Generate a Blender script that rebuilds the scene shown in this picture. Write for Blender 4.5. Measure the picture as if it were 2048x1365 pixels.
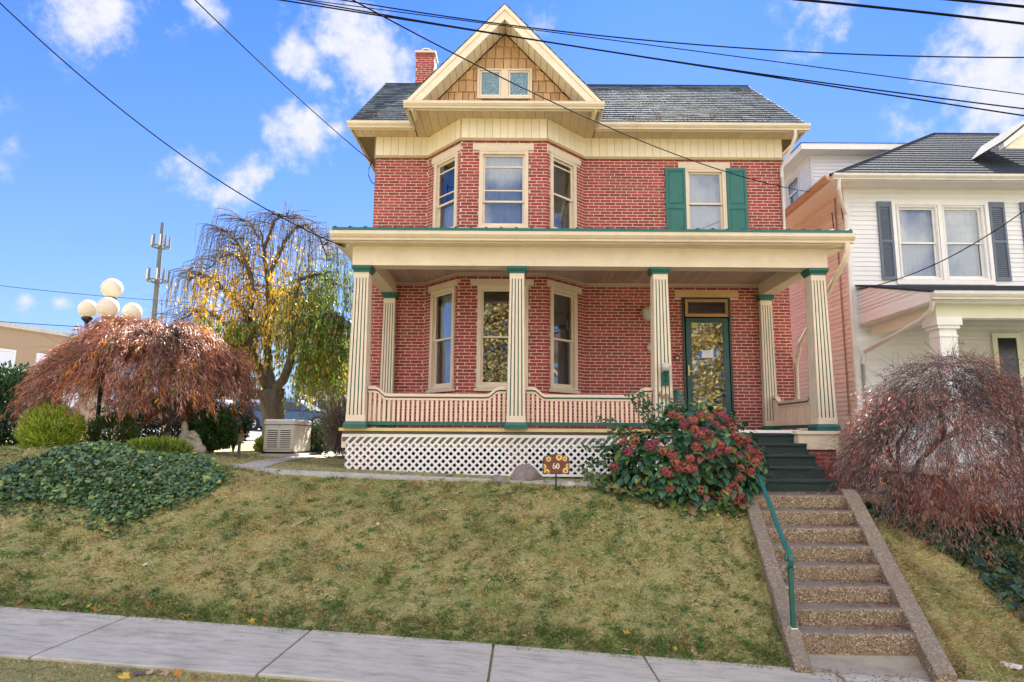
import bpy, math, random
import numpy as np
from mathutils import Matrix, Vector
R = math.radians
random.seed(7); rng = np.random.default_rng(7)
for o in list(bpy.data.objects): bpy.data.objects.remove(o)
SC = bpy.context.scene
COL = SC.collection

# ------------------------------------------------------------------ camera
F_PX, PX, PY, PITCH, ROLL = 1300.0, 1040.0, 682.5, R(8.29), R(0.35)
cam = bpy.data.cameras.new('camera'); camo = bpy.data.objects.new('camera', cam); COL.objects.link(camo)
cam.lens = 36*F_PX/2048; cam.sensor_width = 36; cam.clip_end = 3000; cam.clip_start = 0.1
cam.shift_x = -(PX-1024)/2048
camo.matrix_world = Matrix.Rotation(R(90)+PITCH, 4, 'X') @ Matrix.Rotation(ROLL, 4, 'Z')
SC.camera = camo

# ------------------------------------------------------------------ light
SUN_EL, SUN_AZ = R(40), R(13)      # azimuth from +Y towards +X
w = bpy.data.worlds.new('World'); SC.world = w; w.use_nodes = True
nt = w.node_tree; N = nt.nodes; L = nt.links
bg = N['Background']; bg.inputs[1].default_value = 0.10
sky = N.new('ShaderNodeTexSky'); sky.sky_type = 'NISHITA'; sky.sun_disc = False
sky.sun_elevation = SUN_EL; sky.sun_rotation = SUN_AZ
sky.air_density = 1.3; sky.dust_density = 0.15; sky.ozone_density = 4.0; sky.altitude = 100
EXPOSURE = 2.8
sun = bpy.data.lights.new('sun', 'SUN'); sun.energy = 4.5; sun.angle = R(0.5); sun.color = (1, .93, .82)
suno = bpy.data.objects.new('sun', sun); COL.objects.link(suno)
sd = Vector((math.sin(SUN_AZ)*math.cos(SUN_EL), math.cos(SUN_AZ)*math.cos(SUN_EL), math.sin(SUN_EL)))
suno.rotation_euler = (-sd).to_track_quat('-Z', 'Y').to_euler(); suno.location = (0, 0, 30)
vs = SC.view_settings
SC.display_settings.display_device = 'sRGB'
vs.view_transform = 'Standard'; vs.look = 'None'; vs.exposure = EXPOSURE; vs.gamma = 1.0; vs.use_curve_mapping = False
SC.cycles.max_bounces = 6; SC.cycles.transparent_max_bounces = 12; SC.cycles.use_denoising = True
SC.cycles.diffuse_bounces = 4; SC.cycles.glossy_bounces = 3

def ray(x, y):
    u = (x-PX)/F_PX; v = (PY-y)/F_PX
    c, s = math.cos(ROLL), math.sin(ROLL)
    u, v = u*c-v*s, u*s+v*c
    return (u, math.cos(PITCH)-v*math.sin(PITCH), math.sin(PITCH)+v*math.cos(PITCH))
def P(x, y, Y):
    d = ray(x, y); t = Y/d[1]
    return Vector((d[0]*t, Y, d[2]*t))
def proj(X, Y, Z):
    c, s = math.cos(PITCH), math.sin(PITCH)
    dep = Y*c+Z*s; up = -Y*s+Z*c
    u, v = X/dep, up/dep
    cr, sr = math.cos(ROLL), math.sin(ROLL)
    u, v = u*cr+v*sr, -u*sr+v*cr
    return PX+u*F_PX, PY-v*F_PX

# ------------------------------------------------------------------ clouds in the sky, placed by direction
def cloud_nodes():
    tc = N.new('ShaderNodeTexCoord')
    nz = N.new('ShaderNodeTexNoise'); nz.inputs['Scale'].default_value = 9; nz.inputs['Detail'].default_value = 12; nz.inputs['Roughness'].default_value = .6
    nz2 = N.new('ShaderNodeTexNoise'); nz2.inputs['Scale'].default_value = 30; nz2.inputs['Detail'].default_value = 12; nz2.inputs['Roughness'].default_value = .65
    L.new(tc.outputs['Generated'], nz.inputs['Vector']); L.new(tc.outputs['Generated'], nz2.inputs['Vector'])
    def math_(op, a, b=None, c=None, clamp=False):
        m = N.new('ShaderNodeMath'); m.operation = op; m.use_clamp = clamp
        for i, x in enumerate((a, b, c)):
            if x is None: continue
            if isinstance(x, (int, float)): m.inputs[i].default_value = x
            else: L.new(x, m.inputs[i])
        return m.outputs[0]
    acc = None
    blobs = [(690,75,.060,.9),(745,125,.055,1.0),(610,105,.030,.75),(660,165,.03,.6),(215,20,.060,.75),(150,45,.030,.5),(380,352,.045,.8),(455,385,.045,.8),(510,350,.03,.7),
             (340,330,.025,.6),(620,272,.045,.95),(668,262,.03,.8),(1990,190,.075,1.),(2040,60,.055,.95),(1960,240,.045,.7),(2100,150,.09,1.),(1085,30,.035,.55),(655,505,.030,.75),
             (50,598,.016,.7),(120,604,.014,.6),(400,10,.025,.5),(1650,20,.05,.45),(620,500,.02,.6),(1700,30,.05,.35),(-250,240,.08,.9),(2400,120,.12,1.),(-500,60,.1,.8),(2800,300,.12,.9)]
    for (x, y, r, a) in blobs:
        d = Vector(ray(x, y)).normalized()
        dist = N.new('ShaderNodeVectorMath'); dist.operation = 'DISTANCE'
        L.new(tc.outputs['Generated'], dist.inputs[0]); dist.inputs[1].default_value = d
        t = math_('DIVIDE', dist.outputs['Value'], r*1.75)
        t = math_('SUBTRACT', 1.0, t, clamp=True)
        t = math_('MULTIPLY', t, a)
        acc = t if acc is None else math_('MAXIMUM', acc, t)
    # broad-noise clouds out of view behind and overhead, added to light the shaded facade
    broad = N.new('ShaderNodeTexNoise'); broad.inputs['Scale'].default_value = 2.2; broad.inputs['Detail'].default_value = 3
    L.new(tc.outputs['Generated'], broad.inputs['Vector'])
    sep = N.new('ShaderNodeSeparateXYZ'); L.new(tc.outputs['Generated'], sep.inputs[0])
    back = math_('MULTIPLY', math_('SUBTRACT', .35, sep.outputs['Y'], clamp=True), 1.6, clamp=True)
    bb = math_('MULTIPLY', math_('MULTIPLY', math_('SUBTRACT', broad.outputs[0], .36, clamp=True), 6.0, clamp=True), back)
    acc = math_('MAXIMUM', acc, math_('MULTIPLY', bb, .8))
    n = math_('ADD', math_('MULTIPLY', nz.outputs[0], 1.0), math_('MULTIPLY', nz2.outputs[0], .45))
    m = math_('ADD', math_('MULTIPLY', acc, 1.15), math_('SUBTRACT', math_('MULTIPLY', n, 2.3), 1.92))
    mr = N.new('ShaderNodeMapRange'); mr.interpolation_type = 'SMOOTHSTEP'; L.new(m, mr.inputs[0])
    mr.inputs[1].default_value = 0.0; mr.inputs[2].default_value = 0.72
    gate = math_('MULTIPLY', acc, 5.0, clamp=True)
    return math_('MULTIPLY', mr.outputs[0], gate), sep.outputs['Z'], back, nz2.outputs[0]
cf, upz, backm, shade = cloud_nodes()
# the Nishita sky with its highlights rolled off channel by channel, then the clouds
def vm(op, a, b_):
    m = N.new('ShaderNodeVectorMath'); m.operation = op
    for i, x in enumerate((a, b_)):
        if isinstance(x, tuple): m.inputs[i].default_value = x
        else: L.new(x, m.inputs[i])
    return m.outputs[0]
den = vm('ADD', vm('MULTIPLY', sky.outputs[0], (.20, .17, .25)), (1, 1, 1))
skc = vm('DIVIDE', vm('MULTIPLY', sky.outputs[0], (.34, .43, .86)), den)
# deeper blue with height, as in the photograph
tm = N.new('ShaderNodeMapRange'); tm.inputs[1].default_value = .08; tm.inputs[2].default_value = .62; L.new(upz, tm.inputs[0])
tint = N.new('ShaderNodeMix'); tint.data_type = 'RGBA'; L.new(tm.outputs[0], tint.inputs[0]); tint.inputs[6].default_value = (.86,.84,.84,1); tint.inputs[7].default_value = (.33,.54,.90,1)
skc = vm('MULTIPLY', skc, tint.outputs[2])
cc = N.new('ShaderNodeMix'); cc.data_type = 'RGBA'; cc.clamp_factor = True; L.new(shade, cc.inputs[0]); cc.inputs[6].default_value = (1.08,1.12,1.30,1); cc.inputs[7].default_value = (1.5,1.5,1.55,1)
cb = N.new('ShaderNodeMix'); cb.data_type = 'RGBA'; L.new(backm, cb.inputs[0]); L.new(cc.outputs[2], cb.inputs[6]); cb.inputs[7].default_value = (3.9,3.7,3.5,1)  # unseen rear clouds made far brighter to throw fill light on the facade
mix = N.new('ShaderNodeMix'); mix.data_type = 'RGBA'
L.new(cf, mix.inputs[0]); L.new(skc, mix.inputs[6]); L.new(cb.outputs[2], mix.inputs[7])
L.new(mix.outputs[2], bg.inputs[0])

# ------------------------------------------------------------------ materials
MATS = {}
def mat(name, col, rough=.6, var=.12, ns=6.0, bump=.15, bs=60.0, tone=0.0, col2=None, metal=0.0, spec=.5, attr=False, trans=0.0, coord='Object', stretch=None, dirt=0, dcol=(.1,.08,.06)):
    if name in MATS: return MATS[name]
    m = bpy.data.materials.new(name); m.use_nodes = True; MATS[name] = m
    nt = m.node_tree; N = nt.nodes; L = nt.links; b = N['Principled BSDF']
    b.inputs['Roughness'].default_value = rough; b.inputs['Metallic'].default_value = metal
    b.inputs['Specular IOR Level'].default_value = spec
    tc = N.new('ShaderNodeTexCoord'); vec = tc.outputs[coord]
    if stretch:
        mp = N.new('ShaderNodeMapping'); mp.inputs['Scale'].default_value = stretch; L.new(vec, mp.inputs[0]); vec = mp.outputs[0]
    nz = N.new('ShaderNodeTexNoise'); nz.inputs['Scale'].default_value = ns; nz.inputs['Detail'].default_value = 7; nz.inputs['Roughness'].default_value = .62
    L.new(vec, nz.inputs['Vector'])
    mr = N.new('ShaderNodeMapRange'); mr.inputs[1].default_value = .3; mr.inputs[2].default_value = .7; L.new(nz.outputs[0], mr.inputs[0])
    mx = N.new('ShaderNodeMix'); mx.data_type = 'RGBA'
    c2 = col2 if col2 else tuple(min(1, c*(1+var)) for c in col)
    c1 = col if col2 else tuple(c*(1-var) for c in col)
    mx.inputs[6].default_value = (*c1, 1); mx.inputs[7].default_value = (*c2, 1); L.new(mr.outputs[0], mx.inputs[0])
    out = mx.outputs[2]
    if attr:
        at = N.new('ShaderNodeAttribute'); at.attribute_name = 'col'
        m2 = N.new('ShaderNodeMix'); m2.data_type = 'RGBA'; m2.blend_type = 'MULTIPLY'; m2.inputs[0].default_value = 1
        L.new(at.outputs['Color'], m2.inputs[6]); L.new(out, m2.inputs[7]); out = m2.outputs[2]
    if tone:
        at = N.new('ShaderNodeAttribute'); at.attribute_name = 'tone'
        mm = N.new('ShaderNodeMapRange'); L.new(at.outputs['Fac'], mm.inputs[0]); mm.inputs[3].default_value = 1-tone; mm.inputs[4].default_value = 1+tone
        m3 = N.new('ShaderNodeVectorMath'); m3.operation = 'SCALE'; L.new(out, m3.inputs[0]); L.new(mm.outputs[0], m3.inputs['Scale']); out = m3.outputs[0]
    if dirt:
        g = N.new('ShaderNodeNewGeometry')
        n2 = N.new('ShaderNodeTexNoise'); n2.inputs['Scale'].default_value = 1.7; n2.inputs['Detail'].default_value = 9; n2.inputs['Roughness'].default_value = .7
        L.new(g.outputs['Position'], n2.inputs['Vector'])
        r2 = N.new('ShaderNodeMapRange'); r2.inputs[1].default_value = .5; r2.inputs[2].default_value = .72; r2.inputs[4].default_value = dirt; L.new(n2.outputs[0], r2.inputs[0])
        m4 = N.new('ShaderNodeMix'); m4.data_type = 'RGBA'; L.new(r2.outputs[0], m4.inputs[0]); L.new(out, m4.inputs[6]); m4.inputs[7].default_value = (*dcol, 1); out = m4.outputs[2]
    L.new(out, b.inputs['Base Color'])
    if bump:
        bn = N.new('ShaderNodeTexNoise'); bn.inputs['Scale'].default_value = bs; bn.inputs['Detail'].default_value = 5; L.new(vec, bn.inputs['Vector'])
        bp = N.new('ShaderNodeBump'); bp.inputs['Strength'].default_value = bump; bp.inputs['Distance'].default_value = .02
        L.new(bn.outputs[0], bp.inputs['Height']); L.new(bp.outputs[0], b.inputs['Normal'])
    if trans:
        t = N.new('ShaderNodeBsdfTranslucent'); L.new(out, t.inputs[0]); ms = N.new('ShaderNodeMixShader'); ms.inputs[0].default_value = trans
        L.new(b.outputs[0], ms.inputs[1]); L.new(t.outputs[0], ms.inputs[2]); L.new(ms.outputs[0], N['Material Output'].inputs[0])
    return m
def glass(name, tint=(.9,.95,1), refl=.3, rough=.02, dark=0.0):
    if name in MATS: return MATS[name]
    m = bpy.data.materials.new(name); m.use_nodes = True; MATS[name] = m
    nt = m.node_tree; N = nt.nodes; L = nt.links; N.remove(N['Principled BSDF'])
    g = N.new('ShaderNodeBsdfGlossy'); g.inputs['Roughness'].default_value = rough; g.inputs[0].default_value = (*tint, 1)
    t = N.new('ShaderNodeBsdfTransparent'); t.inputs[0].default_value = (.85-dark, .88-dark, .9-dark, 1)
    lw = N.new('ShaderNodeFresnel'); lw.inputs[0].default_value = 1.5
    a = N.new('ShaderNodeMath'); a.operation = 'MULTIPLY_ADD'; L.new(lw.outputs[0], a.inputs[0]); a.inputs[1].default_value = 1.3; a.inputs[2].default_value = refl-.05; a.use_clamp = True
    nz = N.new('ShaderNodeTexNoise'); nz.inputs['Scale'].default_value = 1.3; bp = N.new('ShaderNodeBump'); bp.inputs['Strength'].default_value = .025; bp.inputs['Distance'].default_value = .05
    tc = N.new('ShaderNodeTexCoord'); L.new(tc.outputs['Object'], nz.inputs[0]); L.new(nz.outputs[0], bp.inputs['Height']); L.new(bp.outputs[0], g.inputs['Normal'])
    ms = N.new('ShaderNodeMixShader'); L.new(a.outputs[0], ms.inputs[0]); L.new(t.outputs[0], ms.inputs[1]); L.new(g.outputs[0], ms.inputs[2])
    L.new(ms.outputs[0], N['Material Output'].inputs[0])
    return m
M = {}
M['brick'] = mat('brick', (.27,.036,.036), .8, ns=14, col2=(.37,.060,.056), bump=.5, bs=90, tone=.26, dirt=.65, dcol=(.17,.05,.045))
M['mortar'] = mat('mortar', (.66,.50,.41), .9, var=.14, ns=9, bump=.3)
M['cream'] = mat('cream_paint', (.75,.64,.49), .5, var=.07, ns=3, bump=.08, dirt=.3, dcol=(.50,.40,.27))
M['cream2'] = mat('cream_vinyl_panel', (.80,.70,.53), .45, var=.05, ns=5, bump=.04, tone=.05)
M['soffit'] = mat('soffit_panel_tan', (.66,.49,.30), .5, var=.06, ns=5, bump=.04, tone=.07)
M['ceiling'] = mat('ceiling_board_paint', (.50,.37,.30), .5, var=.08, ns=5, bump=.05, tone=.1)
M['stone'] = mat('lintel_stone', (.66,.55,.43), .85, var=.08, ns=16, bump=.25, bs=90)
M['peach'] = mat('peach_paint', (.74,.54,.41), .5, var=.06, ns=5, bump=.06, tone=.06)
M['column'] = mat('column_paint', (.71,.59,.46), .5, var=.06, ns=6, bump=.06, dirt=.12, dcol=(.3,.26,.2))
M['green'] = mat('green_paint', (.012,.105,.085), .4, var=.15, ns=8, bump=.06, dirt=.15, dcol=(.05,.13,.11))
M['green2'] = mat('shutter_green_paint', (.008,.125,.105), .45, var=.08, ns=5, bump=.04)
M['darkgreen'] = mat('door_green_paint', (.010,.05,.045), .35, var=.12, ns=6, bump=.04)
M['slate'] = mat('slate', (.070,.090,.110), .85, ns=11, col2=(.15,.18,.205), bump=.35, bs=40, tone=.5, spec=.12)
M['slate_dark'] = mat('asphalt_roof', (.045,.055,.068), .95, var=.25, ns=12, bump=.5, bs=120, tone=.15, spec=.1)
M['shake'] = mat('cedar_shake', (.50,.30,.15), .7, ns=5, col2=(.62,.40,.21), bump=.6, bs=30, tone=.17, stretch=(6,6,.8))
M['white'] = mat('white_vinyl', (.74,.74,.76), .45, var=.03, ns=3, bump=.03, tone=.04, dirt=.1, dcol=(.5,.48,.44))
M['whitep'] = mat('white_paint', (.78,.77,.76), .5, var=.04, ns=6, bump=.05, dirt=.1, dcol=(.45,.42,.38))
M['tanside'] = mat('side_wall_vinyl', (.76,.76,.62), .42, var=.04, ns=3, bump=.03, tone=.06)
M['interior'] = mat('dark_interior', (.035,.035,.04), .9, bump=0)
M['curtain'] = mat('pale_curtain', (.36,.42,.54), .9, var=.08, ns=4, bump=.2, bs=20)
M['curtain_grey'] = mat('grey_curtain', (.10,.10,.115), .9, var=.2, ns=9, bump=.2, bs=20)
M['glass'] = glass('window_glass', refl=.14)
M['glass_b'] = glass('door_glass', refl=.22)
M['glass_low'] = glass('dark_window_glass', refl=.22, dark=.1)
M['concrete'] = mat('concrete', (.38,.36,.33), .9, ns=2.2, col2=(.56,.53,.48), bump=.35, bs=70, tone=.08, dirt=.45, dcol=(.20,.20,.20), coord='Object')
def worn_concrete(name, base, lo):
    m = bpy.data.materials.new(name); m.use_nodes = True; MATS[name] = m
    nt = m.node_tree; N = nt.nodes; L = nt.links; b = N['Principled BSDF']; b.inputs['Roughness'].default_value = .92
    tc = N.new('ShaderNodeTexCoord'); out = None; hsrc = None
    def nz(sc, det, st=(1,1,1)):
        mp = N.new('ShaderNodeMapping'); mp.inputs['Scale'].default_value = st; L.new(tc.outputs['Object'], mp.inputs[0])
        n = N.new('ShaderNodeTexNoise'); n.inputs['Scale'].default_value = sc; n.inputs['Detail'].default_value = det; n.inputs['Roughness'].default_value = .7; L.new(mp.outputs[0], n.inputs['Vector']); return n.outputs[0]
    def rg(v, a, c, t=1.0):
        r = N.new('ShaderNodeMapRange'); r.inputs[1].default_value = a; r.inputs[2].default_value = c; r.inputs[4].default_value = t; L.new(v, r.inputs[0]); return r.outputs[0]
    def mx(f, a, c):
        q = N.new('ShaderNodeMix'); q.data_type = 'RGBA'; L.new(f, q.inputs[0])
        if isinstance(a, tuple): q.inputs[6].default_value = (*a, 1)
        else: L.new(a, q.inputs[6])
        q.inputs[7].default_value = (*c, 1); return q.outputs[2]
    o = mx(rg(nz(1.6, 8), .35, .68), base, tuple(c*.80 for c in base))
    o = mx(rg(nz(7, 9, (.45,1.8,1)), .47, .68, .8), o, lo)
    o = mx(rg(nz(90, 3), .56, .72, .6), o, tuple(c*.55 for c in base))
    o = mx(rg(nz(130, 2), .60, .75, .5), o, tuple(min(1, c*1.35) for c in base))
    o = mx(rg(nz(.9, 4), .60, .74, .45), o, (.20,.18,.12))
    L.new(o, b.inputs['Base Color'])
    bp = N.new('ShaderNodeBump'); bp.inputs['Strength'].default_value = .5; bp.inputs['Distance'].default_value = .01; L.new(nz(110, 5), bp.inputs['Height']); L.new(bp.outputs[0], b.inputs['Normal']); return m
M['pave'] = worn_concrete('worn_pavement', (.57,.525,.42), (.28,.25,.19)); M['apron'] = worn_concrete('worn_apron', (.34,.30,.24), (.19,.16,.12))
M['asphalt'] = mat('asphalt', (.05,.05,.055), .9, var=.25, ns=20, bump=.4)
M['carpet'] = mat('green_carpet', (.038,.064,.058), .98, var=.35, ns=60, bump=.8, bs=240, dirt=.2, dcol=(.04,.06,.055))
M['metal_white'] = mat('gutter_white', (.66,.63,.58), .4, var=.06, ns=4, bump=.04, dirt=.25, dcol=(.35,.30,.24))
M['gutter'] = mat('gutter_cream', (.73,.61,.46), .38, var=.05, ns=3, bump=.03, dirt=.3, dcol=(.38,.30,.2))
M['black'] = mat('black_metal', (.015,.015,.017), .4, bump=.05)
M['cable'] = mat('cable_black', (.010,.011,.016), .9, bump=0, spec=.05)
M['bark'] = mat('bark', (.075,.058,.042), .95, ns=9, col2=(.16,.13,.10), bump=1.0, bs=22, stretch=(1,1,.35))
M['twig'] = mat('twig_grey', (.10,.072,.068), .9, var=.3, ns=8, bump=0, attr=False)
M['leaf'] = mat('leaf', (.88,.88,.88), .55, ns=3, col2=(1.1,1.1,1.1), bump=0, attr=True, trans=.28)
M['blade'] = mat('grass_blade', (.85,.85,.85), .7, ns=2, col2=(1.1,1.1,1.1), bump=0, attr=True, trans=.2)
M['rock'] = mat('rock', (.15,.12,.12), .9, ns=7, col2=(.27,.22,.19), bump=.9, bs=14)
M['rockpale'] = mat('pale_rock', (.36,.32,.26), .9, ns=7, col2=(.55,.50,.42), bump=.8, bs=18)
M['brass'] = mat('brass', (.55,.40,.16), .35, metal=.8, bump=0)
M['wood'] = mat('varnished_wood', (.42,.22,.08), .45, ns=5, col2=(.55,.30,.12), bump=.2, stretch=(1,1,8))
M['woodpale'] = mat('bare_lintel_wood', (.55,.34,.14), .6, ns=4, col2=(.66,.44,.2), bump=.2, stretch=(1,1,8))
M['darkwood'] = mat('dark_door_wood', (.045,.020,.018), .4, var=.2, ns=5, bump=.1)
M['globe'] = mat('opal_globe', (.70,.66,.58), .25, var=.02, bump=0, trans=.35)
M['plastic'] = mat('generator_enclosure', (.62,.60,.54), .45, var=.03, ns=4, bump=.05)
M['terracotta'] = mat('rust', (.16,.07,.04), .9, var=.3, ns=20, bump=.3)

def aggregate():
    m = bpy.data.materials.new('exposed_aggregate'); m.use_nodes = True; MATS['agg'] = m
    nt = m.node_tree; N = nt.nodes; L = nt.links; b = N['Principled BSDF']; b.inputs['Roughness'].default_value = .85
    tc = N.new('ShaderNodeTexCoord')
    vo = N.new('ShaderNodeTexVoronoi'); vo.inputs['Scale'].default_value = 78; L.new(tc.outputs['Object'], vo.inputs['Vector'])
    sp = N.new('ShaderNodeSeparateColor'); L.new(vo.outputs['Color'], sp.inputs[0])
    cr = N.new('ShaderNodeValToRGB'); e = cr.color_ramp.elements; e[0].color = (.10,.07,.045,1); e[1].color = (.52,.45,.35,1); e[0].position = 0
    for p, c in ((.35,(.17,.115,.07,1)),(.6,(.27,.19,.115,1)),(.86,(.33,.25,.17,1))):
        q = cr.color_ramp.elements.new(p); q.color = c
    L.new(sp.outputs[0], cr.inputs[0])
    nz = N.new('ShaderNodeTexNoise'); nz.inputs['Scale'].default_value = 3; nz.inputs['Detail'].default_value = 8; L.new(tc.outputs['Object'], nz.inputs['Vector'])
    r2 = N.new('ShaderNodeMapRange'); r2.inputs[1].default_value = .5; r2.inputs[2].default_value = .85; L.new(nz.outputs[0], r2.inputs[0])
    mx = N.new('ShaderNodeMix'); mx.data_type = 'RGBA'; L.new(r2.outputs[0], mx.inputs[0]); L.new(cr.outputs[0], mx.inputs[6]); mx.inputs[7].default_value = (.19,.13,.08,1)
    g = N.new('ShaderNodeNewGeometry'); s2 = N.new('ShaderNodeSeparateXYZ'); L.new(g.outputs['True Normal'], s2.inputs[0])
    r3 = N.new('ShaderNodeMapRange'); r3.inputs[1].default_value = .3; r3.inputs[2].default_value = .9; r3.inputs[4].default_value = .6; L.new(s2.outputs[2], r3.inputs[0])
    m5 = N.new('ShaderNodeMath'); m5.operation = 'MULTIPLY'; L.new(r3.outputs[0], m5.inputs[0]); L.new(r2.outputs[0], m5.inputs[1])
    mx2 = N.new('ShaderNodeMix'); mx2.data_type = 'RGBA'; L.new(r3.outputs[0], mx2.inputs[0]); L.new(mx.outputs[2], mx2.inputs[6]); mx2.inputs[7].default_value = (.22,.19,.15,1)
    L.new(mx2.outputs[2], b.inputs['Base Color'])
    bp = N.new('ShaderNodeBump'); bp.inputs['Strength'].default_value = .7; bp.inputs['Distance'].default_value = .01; L.new(vo.outputs['Distance'], bp.inputs['Height']); L.new(bp.outputs[0], b.inputs['Normal'])
    return m
M['agg'] = aggregate()
def ground_mat():
    m = bpy.data.materials.new('lawn_soil'); m.use_nodes = True
    nt = m.node_tree; N = nt.nodes; L = nt.links; b = N['Principled BSDF']; b.inputs['Roughness'].default_value = .95
    tc = N.new('ShaderNodeTexCoord')
    n1 = N.new('ShaderNodeTexNoise'); n1.inputs['Scale'].default_value = 1.1; n1.inputs['Detail'].default_value = 6
    n2 = N.new('ShaderNodeTexNoise'); n2.inputs['Scale'].default_value = 45; n2.inputs['Detail'].default_value = 6
    for n in (n1, n2): L.new(tc.outputs['Object'], n.inputs['Vector'])
    cr = N.new('ShaderNodeValToRGB'); e = cr.color_ramp.elements; e[0].color = (.17,.19,.05,1); e[1].color = (.42,.34,.15,1); e[0].position = .35; e[1].position = .65
    ad = N.new('ShaderNodeMath'); ad.operation = 'MULTIPLY_ADD'; L.new(n2.outputs[0], ad.inputs[0]); ad.inputs[1].default_value = .6; 
    sb = N.new('ShaderNodeMath'); sb.operation = 'MULTIPLY_ADD'; L.new(n1.outputs[0], sb.inputs[0]); sb.inputs[1].default_value = .6; sb.inputs[2].default_value = -.1; L.new(sb.outputs[0], ad.inputs[2])
    L.new(ad.outputs[0], cr.inputs[0]); L.new(cr.outputs[0], b.inputs['Base Color'])
    bp = N.new('ShaderNodeBump'); bp.inputs['Strength'].default_value = 1; bp.inputs['Distance'].default_value = .03; L.new(n2.outputs[0], bp.inputs['Height']); L.new(bp.outputs[0], b.inputs['Normal'])
    return m
M['ground'] = ground_mat()

# ------------------------------------------------------------------ object helpers
def props(o, label=None, cat=None, group=None, kind=None):
    if label: o['label'] = label
    if cat: o['category'] = cat
    if group: o['group'] = group
    if kind: o['kind'] = kind
    return o
def thing(name, loc, label, cat, group=None, kind=None):
    o = bpy.data.objects.new(name, None); COL.objects.link(o); o.location = loc; o.empty_display_size = .1
    return props(o, label, cat, group, kind)
def setparent(o, parent):
    if parent is not None:
        o.parent = parent
        o.matrix_parent_inverse = Matrix.Translation(-Vector(wloc(parent)))
def wloc(o):
    # every object used as a parent is unrotated; parts sit at the world origin
    return o.location if o.parent is None else Vector(o.location)
def link(name, mesh, m, parent=None, smooth=False):
    o = bpy.data.objects.new(name, mesh); COL.objects.link(o)
    if m is not None and not mesh.materials: mesh.materials.append(m)
    if smooth: mesh.shade_smooth()
    setparent(o, parent)
    return o
def npmesh(name, V, Fc, m, parent=None, col=None, smooth=False, tone=None):
    V = np.asarray(V, dtype=np.float32); Fc = np.asarray(Fc, dtype=np.int32)
    me = bpy.data.meshes.new(name); nf, k = Fc.shape
    me.vertices.add(len(V)); me.vertices.foreach_set('co', V.ravel())
    me.loops.add(nf*k); me.loops.foreach_set('vertex_index', Fc.ravel())
    me.polygons.add(nf); me.polygons.foreach_set('loop_start', np.arange(0, nf*k, k, dtype=np.int32))
    me.update(calc_edges=True)
    if col is not None:
        a = me.attributes.new('col', 'FLOAT_COLOR', 'FACE')
        c = np.ones((nf, 4), dtype=np.float32); c[:, :3] = col; a.data.foreach_set('color', c.ravel())
    if tone is not None:
        a = me.attributes.new('tone', 'FLOAT', 'FACE'); a.data.foreach_set('value', np.asarray(tone, dtype=np.float32))
    return link(name, me, m, parent, smooth)
class Fr:
    """a wall frame: u along, d outward, z up"""
    def __init__(s, p0, p1):
        s.p = Vector((p0[0], p0[1], 0)); s.L = (Vector((p1[0], p1[1], 0))-s.p).length
        s.u = (Vector((p1[0], p1[1], 0))-s.p).normalized(); s.n = Vector((s.u.y, -s.u.x, 0))
    def __call__(s, u, d, z): return s.p+s.u*u+s.n*d+Vector((0, 0, z))
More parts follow.
